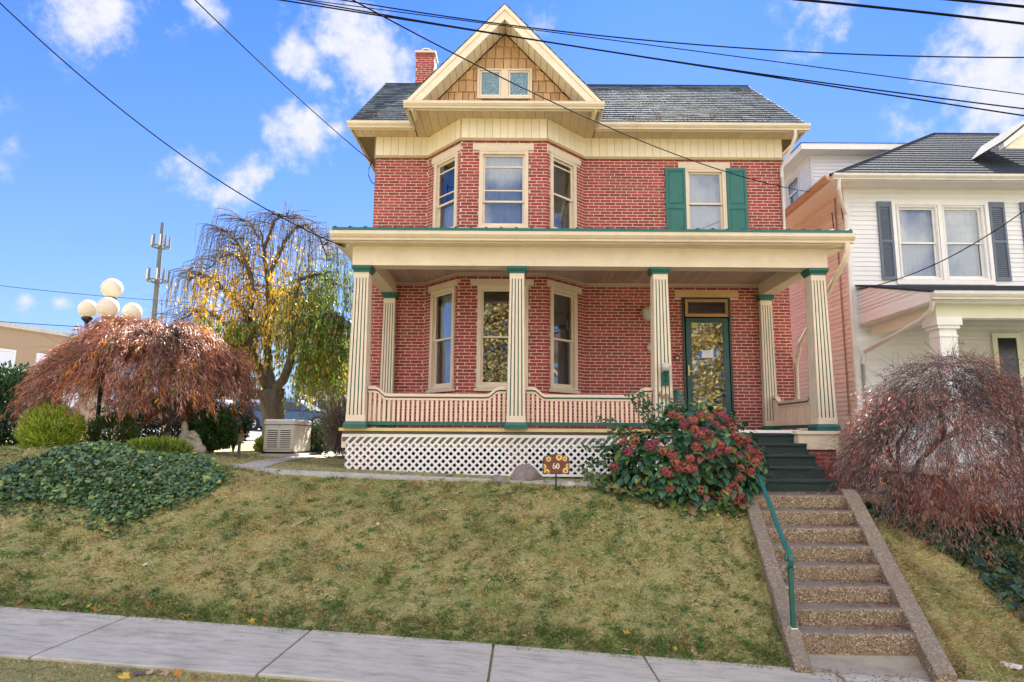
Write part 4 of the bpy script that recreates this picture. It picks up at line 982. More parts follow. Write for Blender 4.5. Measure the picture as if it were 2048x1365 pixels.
while x < lx1: latslat(x, 1, yl-.0085); x += cell
x = cx0+.02
while x < lx1+hgt: latslat(x, -1, yl); x += cell
b = MB(); b.box(lx0-.01, lx1, yl-.014, yl+.012, zl1-.032, zl1+.012); b.build('lattice_top_rail', M['white_lat'], H)
b = MB(); b.box(lx0+1.2, lx1, yl-.014, yl+.012, zl0-.035, zl0+.0); b.build('lattice_bottom_rail', M['white_lat'], H)
b = MB(); b.box(lx0-.02, lx0+.05, YPF+.02, YPF+.04, ZF-.30, ZF-.10); b.build('corner_trim', M['cream'], H)
# plain brick sides of the porch base at left
# right pier beside the stair, with its painted cap
pxr = (4.36, 4.84); pm = MB(); pm.box(pxr[0]+.008, pxr[1]-.008, YPF-.15+.008, YPF+.35, ZGR-.2, ZF-.28); pmo = pm.build('stair_pier', M['mortar'], H)
pb = MB()
for fr in (Fr((pxr[0],YPF-.15),(pxr[1],YPF-.15)), Fr((pxr[0],YPF+.35),(pxr[0],YPF-.15))): brickwork(fr, 0, fr.L, ZGR-.2, ZF-.28, sb=pb, key=.1)
pb.build('brickwork', M['brick'], pmo)['kind'] = 'stuff'
b = MB(); b.box(pxr[0]-.10, pxr[1]+.03, YPF-.19, YPF+.36, ZF-.28, ZF-.05); b.box(pxr[0]-.14, pxr[1]+.06, YPF-.22, YPF+.36, ZF-.05, ZF-.0); b.build('pier_cap', M['cream'], pmo)
# foundation of the porch on the right
b = MB(); b.box(4.80, 4.9, YPF+.36, YW, ZGR, ZF-.05); b.box(4.34,4.8,YPF+.36,YPF+.4,ZGR,ZF-.05); b.build('foundation', M['mortar'], H)
# ------------------------------------------------------------------ steps, rails, sign, rocks
YS0, TR, RS = 6.86, .244, .17
zlow = P(1640,1303,YS0).z; zland = P(1600,991,8.57).z
RS = (zland-zlow)/8
def sxl(y): return 2.84+(y-YS0)*.129
cs = thing('concrete_steps', (3.4, 7.7, zlow), 'worn exposed-aggregate concrete steps climbing the lawn bank, with low side walls', 'steps')
for i in range(8):
    y0 = YS0+i*TR; y1 = y0+TR+.06 if i < 7 else 9.12; z1 = zlow+(i+1)*RS; z0 = z1-RS-.12
    a0, a1 = sxl(y0)+.0, sxl(min(y1, 9.12)); w_ = 1.13; b = MB()
    n = 14; vs = []; rows_ = []
    # worn nosing: front face, rounded edge, tread
    prof = [(0.0, z0), (-.002, z1-.05), (.0, z1-.022), (.008, z1-.006), (.026, z1), (y1-y0, z1+.002)]
    for j in range(n+1):
        f = j/n
        for k, (dy_, z) in enumerate(prof):
            wv = (.006*math.sin(j*1.9+i*2.3)+.004*math.sin(j*4.1+i)) if k in (2,3,4) else 0
            vs.append((sxl(y0+dy_)-.02+(w_+.08)*f, y0+dy_+wv, z-(abs(wv)*.6)))
    m_ = len(prof); b.add(vs, [(j*m_+k, (j+1)*m_+k, (j+1)*m_+k+1, j*m_+k+1) for j in range(n) for k in range(m_-1)])
    b.build('step', M['agg'], cs)
def cheek(fl, wl, zoff, y0, y1, name='side_wall'):
    b = MB(); n = 24; vs = []
    for i in range(n+1):
        y = y0+(y1-y0)*i/n; st = zlow+(y-YS0)/TR*RS+zoff
        st = min(st, zland+.06); st = max(st, float(sidewalk_z(fl(y)))+.05 if y < YS0 else st)
        x = fl(y); w2 = wl; e = .012; wv = .006*math.sin(i*1.7)
        vs += [(x,y,st-.9),(x+wv*.3,y,st-e),(x+e,y,st+wv),(x+w2-e,y,st+wv),(x+w2,y,st-e),(x+w2,y,st-.9)]
    fs = [(6*i+k,6*i+k+1,6*i+7+k,6*i+6+k) for i in range(n) for k in range(5)]+[(0,1,2,3,4,5),tuple(6*n+k for k in range(6))]
    b.add(vs, fs); return b.build(name, M['agg'], cs)
b = MB(); b.hexa([(2.72,6.60,-2.6),(4.15,6.60,-2.6),(4.15,6.93,-2.6),(2.72,6.93,-2.6),(2.70,6.60,float(sidewalk_z(2.7))+.028),(4.2,6.60,float(sidewalk_z(4.2))+.028),(4.1,6.93,zlow+.005),(2.75,6.93,zlow+.005)]); b.build('apron', M['apron'], cs)
cheek(lambda y: sxl(y)-.17, .165, .165, 6.55, 8.75)
cheek(lambda y: sxl(y)+1.135, .20, .17, 6.50, 8.80)
b = MB(); b.box(4.30, 4.86, 8.72, 9.05, zland-.3, zland+.0); b.build('end_block', M['agg'], cs)
b = MB(); b.box(2.3, 4.75, 9.0, YPF+.3, zland-.12, zland-.006); b.build('landing', M['concrete'], cs)
gs = thing('porch_steps', (3.4, 9.7, zland), 'green carpeted steps rising from the concrete landing to the porch', 'steps')
nS = 5; rz_ = (ZF-.03-zland)/nS
for j in range(nS):
    y0 = 9.10+j*.275; z1 = zland+(j+1)*rz_-(.0 if j < nS-1 else .01); xe0, xe1 = 2.45, 4.33
    if j == nS-1: y0 = YPF-.02
    prof = [(0,z1-rz_),(0,z1-.045),(-.022,z1-.035),(-.026,z1-.012),(-.012,z1),(.02,z1+.002),(.32 if j < nS-1 else .03,z1+.002)]
    b = MB(); n = 10; m_ = len(prof); vs = []
    for i in range(n+1):
        for (dy_, z) in prof: vs.append((xe0+(xe1-xe0)*i/n, y0+dy_+.003*math.sin(i*1.3+j), z+.002*math.sin(i*2.1+j*2)))
    b.add(vs, [(i*m_+k,(i+1)*m_+k,(i+1)*m_+k+1,i*m_+k+1) for i in range(n) for k in range(m_-1)]+[tuple(range(m_))+(), tuple(n*m_+k for k in range(m_))])
    b.build('carpeted_step', M['carpet'], gs, smooth=False)
for x in (2.44, 4.325): b = MB(); b.prism([(9.12,zland),(YPF,zland),(YPF,ZF-.08)], lambda p, q_: (x,p,q_), lambda p, q_: (x+.015,p,q_)); b.build('stringer', M['carpet'], gs)

# handrail on the steps: flat green iron
def ribbon_rail(pts, wd, th, name, par):
    b = MB(); pts = [Vector(p) for p in pts]; vs = []; k = len(pts)
    for i, p in enumerate(pts):
        t = (pts[min(i+1,k-1)]-pts[max(i-1,0)]).normalized(); sx = Vector((1,0,0)); n = t.cross(sx).normalized()
        vs += [p-sx*wd/2-n*th/2, p+sx*wd/2-n*th/2, p+sx*wd/2+n*th/2, p-sx*wd/2+n*th/2]
    b.add(vs, [(4*i+j,4*i+(j+1)%4,4*i+4+(j+1)%4,4*i+4+j) for i in range(k-1) for j in range(4)]+[(0,1,2,3),(4*k-4,4*k-3,4*k-2,4*k-1)])
    return b.build(name, M['green2'], par)
hb = P(1587,1258,6.93); ht = P(1577,1105,6.93); hu = P(1507,925,8.9)
hr = thing('handrail', (hb.x, hb.y, hb.z), 'green iron handrail on a square post beside the concrete steps', 'handrail')
xh = hb.x
yy = hu.y; 
ribbon_rail([hu, ht.lerp(hu,.5), ht+Vector((0,.06,.035)), ht+Vector((0,.0,.02)), ht+Vector((0,-.045,-.02)), ht+Vector((0,-.06,-.07)), ht+Vector((0,-.045,-.12)), ht+Vector((0,-.01,-.15))], .046, .022, 'rail', hr)
ribbon_rail([ht+Vector((-.01,.04,-.01)), ht+Vector((-.03,.03,-.04)), ht+Vector((-.035,.01,-.07)), ht+Vector((-.02,-.0,-.09)), ht+Vector((-.01,-.01,-.06))], .02, .008, 'scroll', hr)
ribbon_rail([ht+Vector((-.03,0,-.155)), ht+Vector((-.032,0,-.19)), ht+Vector((-.01,0,-.205)), ht+Vector((.02,0,-.205))], .02, .008, 'scroll', hr)
b = MB(); b.box(hb.x-.021, hb.x+.021, hb.y-.021, hb.y+.021, hb.z-.0, ht.z-.13); b.build('post', M['green'], hr)
b = MB(); b.box(hb.x-.032, hb.x+.032, hb.y-.03, hb.y+.03, hb.z-.05, hb.z+.012); b.build('post_foot', M['whitep'], hr)
b = MB(); b.box(hu.x-.02, hu.x+.02, hu.y-.02, hu.y+.02, zland-.02, hu.z); b.build('post', M['green'], hr)
hp = P(1359,780,10.0)
hr2 = thing('handrail', (hp.x, hp.y, ZF), 'short green handrail at the head of the porch steps, behind the hydrangea', 'handrail')
ribbon_rail([(hp.x,10.28,hp.z-.02),(hp.x,10.22,hp.z+.01),(hp.x,10.1,hp.z),(hp.x+.02,9.1,hp.z-.86)], .05, .03, 'rail', hr2)
b = MB(); b.box(hp.x-.022, hp.x+.022, 10.22, 10.265, ZF, hp.z); b.build('post', M['green'], hr2)
b = MB(); b.box(hp.x-.0, hp.x+.04, 9.1, 9.14, zland, hp.z-.84); b.build('post', M['green'], hr2)

# sunflower house-number sign
sg = G(1110,978); sgz = 0
sign = thing('yard_sign', sg, 'small arched brown sign with sunflowers and the number 60 on a black stake', 'sign')
yS = sg.y-.0
def sp(x, y): return P(x, y, yS)
c0, c1 = sp(1085,948), sp(1139,948); ct = sp(1112,909).z; cs_ = sp(1112,924).z; sx0, sx1 = c0.x, c1.x; sxm = (sx0+sx1)/2; sz0 = c0.z
def arch(inset, n=18):
    pts = [(sx0+inset, sz0+inset), (sx1-inset, sz0+inset)]
    hw = (sx1-sx0)/2-inset; rr = ct-cs_
    for i in range(n+1):
        a = math.pi*i/n; pts.append((sxm+hw*math.copysign(abs(math.cos(a))**.8, math.cos(a)), cs_-inset*.3+(rr-inset*.7)*math.sin(a)**.9))
    return pts
def plate(pts, y0, y1, m, name, par):
    n = len(pts); b = MB(); b.add([(x,y0,z) for x,z in pts]+[(x,y1,z) for x,z in pts], [tuple(range(n)), tuple(range(n,2*n))[::-1]]+[(i,(i+1)%n,n+(i+1)%n,n+i) for i in range(n)]); return b.build(name, m, par)
plate(arch(0), yS-.006, yS+.012, mat('sign_border', (.07,.045,.03), .4, bump=0), 'sign_frame', sign)
plate(arch(.012), yS-.009, yS-.006, mat('sign_face', (.15,.045,.028), .4, bump=0), 'sign_face', sign)
petal = mat('sunflower_yellow', (.78,.52,.10), .5, ns=30, col2=(.80,.65,.28), bump=0); eye = mat('sunflower_eye', (.30,.11,.02), .5, bump=0)
k_ = (sx1-sx0)/54.0
for i, (px_, py_, r_) in enumerate([(1097,918.5,6),(1118,915,7.5),(1129.5,918,5.5),(1087.5,934,6),(1093.5,944,6.5),(1131,942,6.8),(1136,932.5,5.5)]):
    c = sp(px_, py_); r = r_*k_; n = 14; vs = []
    for j in range(n*2):
        a = math.pi*j/n; q_ = r*(1.0 if j % 2 == 0 else .68)
        x = min(max(c.x+q_*math.cos(a), sx0+.014), sx1-.014); z = min(max(c.z+q_*math.sin(a), sz0+.014), ct-.012); vs.append((x, z))
    plate(vs, yS-.011-.0008*i, yS-.009, petal, 'sunflower', sign)
    plate([(min(max(c.x+r*.38*math.cos(a), sx0+.014), sx1-.014), c.z+r*.38*math.sin(a)) for a in np.linspace(0, 2*math.pi, 11)[:-1]], yS-.0185, yS-.011, eye, 'flower_eye', sign)
b = MB(); c = sp(1112,938); digits(b, (c.x, yS-.0105, c.z), (1,0,0), (0,0,1), (0,-1,0), 11*k_, 5.4*k_, 1.6*k_, th=.15, depth=.002); b.build('number', mat('sign_number', (.75,.68,.60), .5, bump=0), sign)
b = MB(); b.box(sxm-.011, sxm+.011, yS-.006, yS+.006, sg.z-.1, sz0+.002); b.tube([(sxm-.03,yS-.01,sz0+.012),(sxm,yS-.012,sz0+.004),(sxm+.03,yS-.01,sz0+.012)], .006, 6); b.build('stake', M['black'], sign)

# rocks
def rock(name, c, r, m, label, seed=0, cat='rock', group=None, flat=0):
    import bmesh
    bm = bmesh.new(); bmesh.ops.create_icosphere(bm, subdivisions=3, radius=1); rr = random.Random(seed)
    pl = [(Vector((rr.uniform(-1,1), rr.uniform(-1,1), rr.uniform(-.4,1))).normalized(), rr.uniform(.55,.9)) for _ in range(12)]
    for v in bm.verts:
        for n, d in pl:
            t = v.co.dot(n)-d
            if t > 0: v.co -= n*t*.92
        v.co += Vector((math.sin(v.co.z*7+seed), math.sin(v.co.x*6+seed), math.sin(v.co.y*8)))*.025
        v.co.x *= r[0]; v.co.y *= r[1]; v.co.z *= r[2]
    me = bpy.data.meshes.new(name); bm.to_mesh(me); bm.free(); me.materials.append(m)
    o = bpy.data.objects.new(name, me); COL.objects.link(o); o.location = c; o.rotation_euler = (0,0,rr.uniform(-.4,.4)); props(o, label, cat, group); return o
def gl(x, y, dz=0): g = G(x, y); g.z += dz; return g
rock('boulder', gl(1056,964,.05), (.29,.2,.20), M['rock'], 'largest purplish-brown boulder in front of the porch lattice beside the sign', 3)
rock('stone', gl(1000,964,.02), (.15,.10,.08), M['rock'], 'low grey stone at the left foot of the big boulder', 5)
rock('stone', gl(1138,972,.02), (.13,.09,.055), M['rockpale'], 'pale rounded stone just right of the sunflower sign', 8)
rock('stone', gl(812,953,.02), (.14,.1,.05), M['rock'], 'flat grey stone lying under the left part of the lattice', 9)
rock('stone', gl(884,955,.02), (.16,.1,.04), M['rock'], 'flat grey stone under the middle of the lattice', 12)
rock('stone', gl(733,949,.01), (.15,.1,.04), M['rock'], 'flat grey stone near the left corner of the lattice', 14)
# pale broken stone in the ivy at right
def tri_arch(c):
    b = MB(); pts = [Vector((-.16,0,-.02)), Vector((-.15,0,.06)), Vector((-.09,0,.115)), Vector((0,0,.12)), Vector((.08,-.01,.08)), Vector((.13,-.02,.0)), Vector((.14,-.02,-.05))]
    b.tube([c+p for p in pts], [.03,.04,.045,.042,.038,.03,.02], 8); return b
ws = gl(1872,1050,.04); o = tri_arch(ws).build('garden_ornament', M['rockpale'], smooth=True); props(o, 'small white curved broken ornament lying in the ivy under the right maple', 'ornament')
gl_ = gl(2010,1338,.03); b = MB(); b.hexa([gl_+Vector(v) for v in ((-.05,.1,-.02),(.0,.12,-.02),(.16,-.02,-.02),(.1,-.05,-.02),(-.05,.1,.02),(.0,.12,.015),(.16,-.02,.01),(.1,-.05,.02))]); props(b.build('paper_scrap', M['whitep']), 'crumpled white paper scrap on the grass by the pavement, far right', 'litter')

# ------------------------------------------------------------------ the white neighbour house
NY = 13.3; NX = P(1689,400,NY).x; NX1 = NX+8.5
nh = thing('white_house', (NX+4, NY, -.9), 'white vinyl-sided house with blue shutters and grey hip roof, right of the brick house', 'house')
NZE = P(1700,368,NY).z; NZ0 = -1.4; fN = Fr((NX,NY),(NX1,NY)); fS = Fr((NX,NY+9),(NX,NY))
ww = lambda x: P(x,480,NY).x-NX
wz0, wz1 = P(1890,562,NY).z, P(1890,412,NY).z
nholes = [(ww(1795),ww(1878),wz0,wz1), (ww(1886),ww(1970),wz0,wz1), (ww(2080),ww(2245),wz0,wz1)]
def wall_sheet(b, fr, u0, u1, z0, z1, holes):
    us = sorted({u0, u1, *[h[0] for h in holes], *[h[1] for h in holes]}); zs = sorted({z0, z1, *[h[2] for h in holes], *[h[3] for h in holes]})
    for ua, ub in zip(us[:-1], us[1:]):
        for za, zb in zip(zs[:-1], zs[1:]):
            if not any(h[0] <= (ua+ub)/2 <= h[1] and h[2] <= (za+zb)/2 <= h[3] for h in holes): b.fquad(fr, ua, ub, za, zb, 0)
wv = MB(); wall_sheet(wv, fN, 0, fN.L, NZ0, NZE, nholes); wv.fquad(fS,0,fS.L,NZ0,NZE,0); wv.quad((NX1,NY,NZ0),(NX1,NY+9,NZ0),(NX1,NY+9,NZE),(NX1,NY,NZE)); wv.quad((NX,NY+9,NZ0),(NX1,NY+9,NZ0),(NX1,NY+9,NZE),(NX,NY+9,NZE))
nwall = wv.build('wall', M['white'], nh)
bh = .1
def siding(fr, u0, u1, z0, z1, m, par, h=bh, name='siding_board', holes=()):
    k = 0; z = z1
    while z > z0+.02:
        za = max(z-h, z0); spans = [(u0, u1)]
        for (h0, h1, ha, hb) in holes:
            if (za+z)/2 > ha and (za+z)/2 < hb: spans = [t for (a, c) in spans for t in ((a, min(c, h0)), (max(a, h1), c)) if t[1]-t[0] > .02]
        for (a, c) in spans:
            b = MB(); b.hexa([fr(a,.002,za),fr(c,.002,za),fr(c,.022,za),fr(a,.022,za),fr(a,.002,z),fr(c,.002,z),fr(c,.008,z),fr(a,.008,z)]); b.build(name, m, par)
        z -= h
siding(fN, .07, fN.L, NZ0, NZE-.02, M['white'], nwall, holes=nholes)
siding(fS, 0, fS.L-.07, NZ0, NZE-.02, M['tanside'], nwall)
b = MB(); b.box(NX-.03, NX+.07, NY-.03, NY+.07, NZ0, NZE); b.build('corner_trim', M['white'], nh)
for a, c in ((ww(1795),ww(1878)), (ww(1886),ww(1970))):
    window(nh, fN, a, c, wz0, wz1, M['whitep'], M['glass'], split=.5, casing=.045, cur=mat('blind_white', (.62,.63,.66), .8, bump=0), cfull=False, sill=False, low_cur=M['curtain'])
b = MB(); b.ring(fN, ww(1786), ww(1980), wz0-.09, wz1+.09, .075, .0, .05, wb=.09, wt=.09); b.fbox(fN, ww(1878), ww(1886), .0, .05, wz0, wz1); b.build('window_surround', M['whitep'], nh)
blue = mat('blue_shutter', (.11,.14,.20), .5, var=.08, bump=.05)
for a, c in ((ww(1757),ww(1785)-.0), (ww(1981),ww(2012)), (ww(2045),ww(2076)), (ww(2250),ww(2281))):
    b = MB(); b.ring(fN, a, c, wz0-.0, wz1+.07, .045, .0, .055, wb=.07, wt=.12); zm = (wz0+wz1)/2+.02; b.fbox(fN, a+.045, c-.045, .0, .055, zm-.03, zm+.03); b.fbox(fN, a+.045, c-.045, .022, .03, wz0+.07, wz1-.05); s = b.build('shutter', blue, nh)
    z = wz0+.075
    while z < wz1-.06:
        if abs(z-zm) > .045:
            b = MB(); b.hexa([fN(a+.045,.02,z),fN(c-.045,.02,z),fN(c-.045,.05,z-.02),fN(a+.045,.05,z-.02),fN(a+.045,.02,z+.006),fN(c-.045,.02,z+.006),fN(c-.045,.05,z-.012),fN(a+.045,.05,z-.012)]); b.build('louvre', blue, s)
        z += .042
window(nh, fN, ww(2080), ww(2245), wz0, wz1, M['whitep'], M['glass'], casing=.07, sill=False, cur=M['curtain'])
# eaves, gutters, hip roof
eo = .48; E0x, E0y, E1x = NX-eo, NY-eo, NX1+eo; ze = P(1657,352,E0y).z
b = MB(); b.box(E0x, E1x, E0y+.0, NY-.0, ze-.10, ze-.085); b.box(E0x, NX, NY, NY+9.4, ze-.10, ze-.085); b.build('soffit', M['whitep'], nh)
b = MB(); b.box(E0x, E1x, E0y-.02, E0y, ze-.12, ze); b.box(E0x-.02, E0x, E0y-.02, NY+9.4, ze-.12, ze); b.build('fascia', M['whitep'], nh)
gutter((E0x-.02,E0y-.02), (E1x,E0y-.02), ze-.105, (0,-1), M['metal_white'], nh); gutter((E0x-.02,NY+9.4), (E0x-.02,E0y-.02), ze-.105, (-1,0), mat('gutter_copper_tone', (.50,.33,.2), .4, bump=.05), nh)
pk = P(1866,268,NY+3.0); NYc = pk.y
b = MB(); A = (E0x-.05,E0y-.05,ze); B_ = (E1x,E0y-.05,ze); C_ = (E1x-3.2,NYc,pk.z); D_ = (pk.x,NYc,pk.z); E_ = (E0x-.05,NY+9.4,ze); F_ = (pk.x,NY+6.2,pk.z); G_ = (E1x,NY+9.4,ze); H__ = (E1x-3.2,NY+6.2,pk.z)
b.add([A,B_,C_,D_,E_,F_,G_,H__], [(0,1,2,3),(4,0,3,5),(4,5,7,6),(1,6,7,2),(3,2,7,5)]); nroof = b.build('roof', M['slate_dark'], nh)
b = MB(); b.tube([A, D_], .03, 6); b.tube([D_, C_], .03, 6); b.build('hip_ridge', M['slate_dark'], nroof)
# shingle courses of the front slope, each course a butted strip
nc = 20
for i in range(nc):
    t0, t1 = i/nc, (i+1.06)/nc; la = Vector(A).lerp(Vector(D_), t0); lb = Vector(B_).lerp(Vector(C_), t0); lc = Vector(B_).lerp(Vector(C_), min(1,t1)); ld = Vector(A).lerp(Vector(D_), min(1,t1))
    up = Vector((0,-.004,.012)); b = MB(); b.hexa([la,lb,lc,ld,la+up*1.6,lb+up*1.6,lc+up*.5,ld+up*.5]); b.build('shingle_course', M['slate_dark'], nroof)
# right-hand gablet at frame edge
b = MB(); g0 = P(2003,288,12.95); g1 = P(2062,246,12.95)
vs = [(g0.x,12.9,g0.z),(g0.x+.02,12.9,g0.z-.10),(g1.x+.4,12.9,g1.z+.2-.0),(g1.x+.4,12.9,g1.z+.38)]
b.hexa([(x,12.9,z) for x,_,z in vs]+[(x,13.05,z) for x,_,z in vs]); b.build('gablet_rake', M['whitep'], nh)
b = MB(); b.hexa([(g0.x-.03,12.86,g0.z+.0),(g1.x+.4,12.86,g1.z+.38),(g1.x+.4,15,g1.z+.38),(g0.x-.03,15,g0.z),(g0.x-.03,12.86,g0.z+.03),(g1.x+.4,12.86,g1.z+.41),(g1.x+.4,15,g1.z+.41),(g0.x-.03,15,g0.z+.03)]); b.build('gablet_roof', M['slate_dark'], nh)
b = MB(); b.add([(g0.x+.1,13.0,g0.z-.08),(g1.x+.4,13.0,g0.z-.08),(g1.x+.4,13.0,g1.z+.22)], [(0,1,2)]); b.build('gablet_face', M['cream2'], nh)
# attic dormer block on the left slope
dyF = 16.6; d0 = P(1622,340,dyF); d1 = P(1760,340,dyF); dz1 = P(1700,312,dyF).z; dz0 = dz1-1.5
fd = Fr((d0.x,dyF),(d1.x+.6,dyF)); fdl = Fr((d0.x,dyF+4.2),(d0.x,dyF))
dh = [(u0, u0+.95, dz0+.45, dz1-.12) for u0 in (1.3, 2.55)]
b = MB(); wall_sheet(b, fdl, 0, fdl.L, dz0, dz1, dh); b.fquad(fd, 0, fd.L+1.0, dz0, dz1, 0); dm = b.build('dormer_wall', M['white'], nh)
siding(fd, .05, fd.L, dz0, dz1, M['white'], dm)
siding(fdl, 0, fdl.L-.05, dz0, dz1, M['white'], dm, holes=dh)
for u0 in (1.3, 2.55): window(nh, fdl, u0, u0+.95, dz0+.45, dz1-.12, M['whitep'], M['glass'], casing=.06, sill=False, cur=M['curtain'])
b = MB(); o_ = .4; b.box(d0.x-o_, d1.x+1.5, dyF-o_, dyF+4.5, dz1-.0, dz1+.17); b.build('dormer_fascia', M['whitep'], nh)
dc = (d0.x+1.4, dyF+2.0); zt_ = P(1657,290,dyF+1).z; b = MB(); a_ = (d0.x-o_-.03, d1.x+1.5, dyF-o_-.03, dyF+4.5)
b.add([(a_[0],a_[2],dz1+.171),(a_[1],a_[2],dz1+.171),(a_[1],dyF+.9,zt_),(d0.x+.55,dyF+.9,zt_),(a_[0],a_[3],dz1+.171),(a_[1],a_[3],zt_),(d0.x+.55,a_[3],zt_)], [(0,1,2,3),(4,0,3,6),(3,2,5,6)]); b.build('dormer_roof', M['slate_dark'], nh)
# its porch
PY0 = 10.9; px_l = P(1863,600,PY0).x; zpg = P(1900,585,PY0).z; zpw = P(1720,573,NY).z
b = MB(); b.hexa([(px_l-.03,PY0-.02,zpg-.0),(NX1,PY0-.02,zpg),(NX1,NY,zpw),(px_l-.03,NY,zpw),(px_l-.03,PY0-.02,zpg+.03),(NX1,PY0-.02,zpg+.03),(NX1,NY,zpw+.03),(px_l-.03,NY,zpw+.03)]); b.build('porch_roof', M['slate_dark'], nh)
gutter((px_l-.03,PY0-.02), (NX1,PY0-.02), zpg-.135, (0,-1), M['metal_white'], nh, h=.135, d=.12)
b = MB(); b.box(px_l, NX1, PY0, PY0+.02, zpg-.16, zpg-.0); b.box(px_l-.02, px_l, PY0, NY, zpg-.16, zpg-.0); b.build('porch_fascia', M['whitep'], nh)
b = MB(); b.box(px_l, NX1, PY0+.02, PY0+.25, zpg-.18, zpg-.165); b.box(px_l, px_l+.25, PY0+.25, NY, zpg-.18, zpg-.165); b.build('porch_soffit', M['whitep'], nh)
zbb = P(1940,637,PY0+.28).z; b = MB(); b.box(px_l+.22, NX1, PY0+.25, PY0+.42, zbb, zpg-.18); b.box(px_l+.22, px_l+.39, PY0+.42, NY, zbb, zpg-.18); b.build('porch_beam', M['tanside'], nh)
# triangular side infill of boards
fP = Fr((px_l+.0,NY),(px_l,PY0))
for i in range(7):
    z0_ = zpg+.0+i*.075; t = lambda z: max(0, (zpw-z)/(zpw-zpg))
    if z0_ > zpw-.02: break
    z2_ = min(z0_+.072, zpw-.01); b = MB(); b.hexa([fP(0,0,z0_),fP(fP.L*t(z0_)-.03,0,z0_),fP(fP.L*t(z0_)-.03,.02,z0_),fP(0,.02,z0_),fP(0,0,z2_),fP(max(.02,fP.L*t(z2_)-.03),0,z2_),fP(max(.02,fP.L*t(z2_)-.03),.01,z2_),fP(0,.01,z2_)]); b.build('infill_board', M['white'], nh)
xc = P(1890,700,PY0+.33).x; b = MB(); zc1_ = zbb
b.hexa([(xc-.17,PY0+.2,-.4),(xc+.17,PY0+.2,-.4),(xc+.17,PY0+.5,-.4),(xc-.17,PY0+.5,-.4),(xc-.15,PY0+.21,zc1_-.2),(xc+.15,PY0+.21,zc1_-.2),(xc+.15,PY0+.49,zc1_-.2),(xc-.15,PY0+.49,zc1_-.2)]); cn = b.build('porch_column', M['whitep'], nh)
b = MB(); b.box(xc-.19, xc+.19, PY0+.17, PY0+.53, zc1_-.2, zc1_-.14); b.box(xc-.22, xc+.22, PY0+.14, PY0+.56, zc1_-.14, zc1_-.0); b.box(xc-.165, xc+.165, PY0+.19, PY0+.51, zc1_-.34, zc1_-.31); b.build('capital', M['whitep'], cn)
b = MB(); b.box(px_l+.1, NX1, PY0+.1, NY, -.62, -.5); b.build('porch_floor', M['whitep'], nh)
for i in range(14):
    z = -.62-i*.095
    if z < -1.5: break
    b = MB(); b.box(px_l+.12, NX1, PY0+.12, PY0+.14, z-.09, z); b.build('skirt_board', M['white'], nh)
for i in range(26):
    x = px_l+.5+i*.13; b = MB(); b.box(x-.02, x+.02, PY0+.3, PY0+.34, -.5, .35); b.build('baluster', M['whitep'], nh)
b = MB(); b.box(px_l+.3, NX1, PY0+.28, PY0+.36, .35, .41); b.build('handrail', M['whitep'], nh)
# porch back wall door and dark window
dwx = (P(1992,700,NY).x-NX, P(2030,700,NY).x-NX); b = MB(); b.fbox(fN, dwx[0], dwx[1], .02, .05, -.4, P(2010,677,NY).z); b.build('dark_doorway', mat('door_glass_dark', (.02,.02,.022), .15, bump=0), nh)
b = MB(); b.ring(fN, dwx[0]-.1, dwx[1]+.1, -.5, P(2010,677,NY).z+.1, .1, .0, .07); b.build('door_casing', M['tanside'], nh)
pipe([(px_l+.02,PY0+.0,zpg-.14), (px_l+.02,PY0+.05,zpg-.28), (px_l-.0,PY0+.3,zpg-.42), (NX+.15,NY-.1,P(1700,705,NY).z), (NX+.12,NY-.06,P(1700,715,NY).z-.15), (NX+.12,NY-.06,-1.3)], .04, M['metal_white'], nh)
pipe([(E0x+.1,E0y-.08,ze-.1), (E0x+.1,E0y-.06,ze-.32), (E0x+.2,E0y+.1,ze-.5), (NX-.05,NY-.1,ze-.68), (NX-.05,NY-.08,ze-.85), (NX-.05,NY-.05,-1.2)], .042, M['metal_white'], nh)
pipe([(NX-.03,NY+.35,NZE-.2),(NX-.03,NY+.35,-1)], .018, mat('conduit', (.35,.22,.16), .6, bump=0), nh, name='service_conduit')
pipe([(NX-.04,NY+.5,ze-.45),(NX-.12,NY+.3,ze-.9),(NX-.1,NY+.2,ze-1.25),(NX-.1,NY+.0,ze-1.3),(NX-.05,NY-.02,ze-.95),(NX-.04,NY+.1,ze-.4)], .01, M['cable'], nh, name='service_loop')

# ------------------------------------------------------------------ cables
def cable(pxs, Ys, r, label, group='overhead cables', name='overhead_cable'):
    n = 26; pts = []
    P0, P1 = P(pxs[0][0], pxs[0][1], Ys[0]), P(pxs[-1][0], pxs[-1][1], Ys[1])
    # points read on the wire, joined smoothly in the vertical plane through its two ends
    ref = []
    for (x, y) in pxs:
        d = Vector(ray(x, y)); dx, dy_ = P1.x-P0.x, P1.y-P0.y
        det = d.x*(-dy_)+d.y*dx
        t = (P0.x*(-dy_)+P0.y*dx)/det; p = d*t
        u = ((p.x-P0.x)*dx+(p.y-P0.y)*dy_)/(dx*dx+dy_*dy_); ref.append((u, p.z))
    us = [u for u, _ in ref]; zs = [z for _, z in ref]; co = np.polyfit(us, zs, min(2, len(us)-1)) 
    for i in range(n+1):
        u = -.35+1.5*i/n if False else i/n
        pts.append((P0.x+(P1.x-P0.x)*u, P0.y+(P1.y-P0.y)*u, float(np.polyval(co, u))))
    b = MB(); b.tube(pts, r, 6, cap=True); o = b.build(name, M['cable'], smooth=True); props(o, label, 'cable', group); return o
cable([(-60,-55),(0,8),(275,250),(555,425),(690,498)], (7.0,10.05), .008, 'thin black cable sloping down across the left sky to the porch roof corner')
cable([(350,-40),(390,0),(500,110),(600,197),(748,328)], (6.5,12.3), .008, 'black cable sloping from the top left sky to the brick house corner')
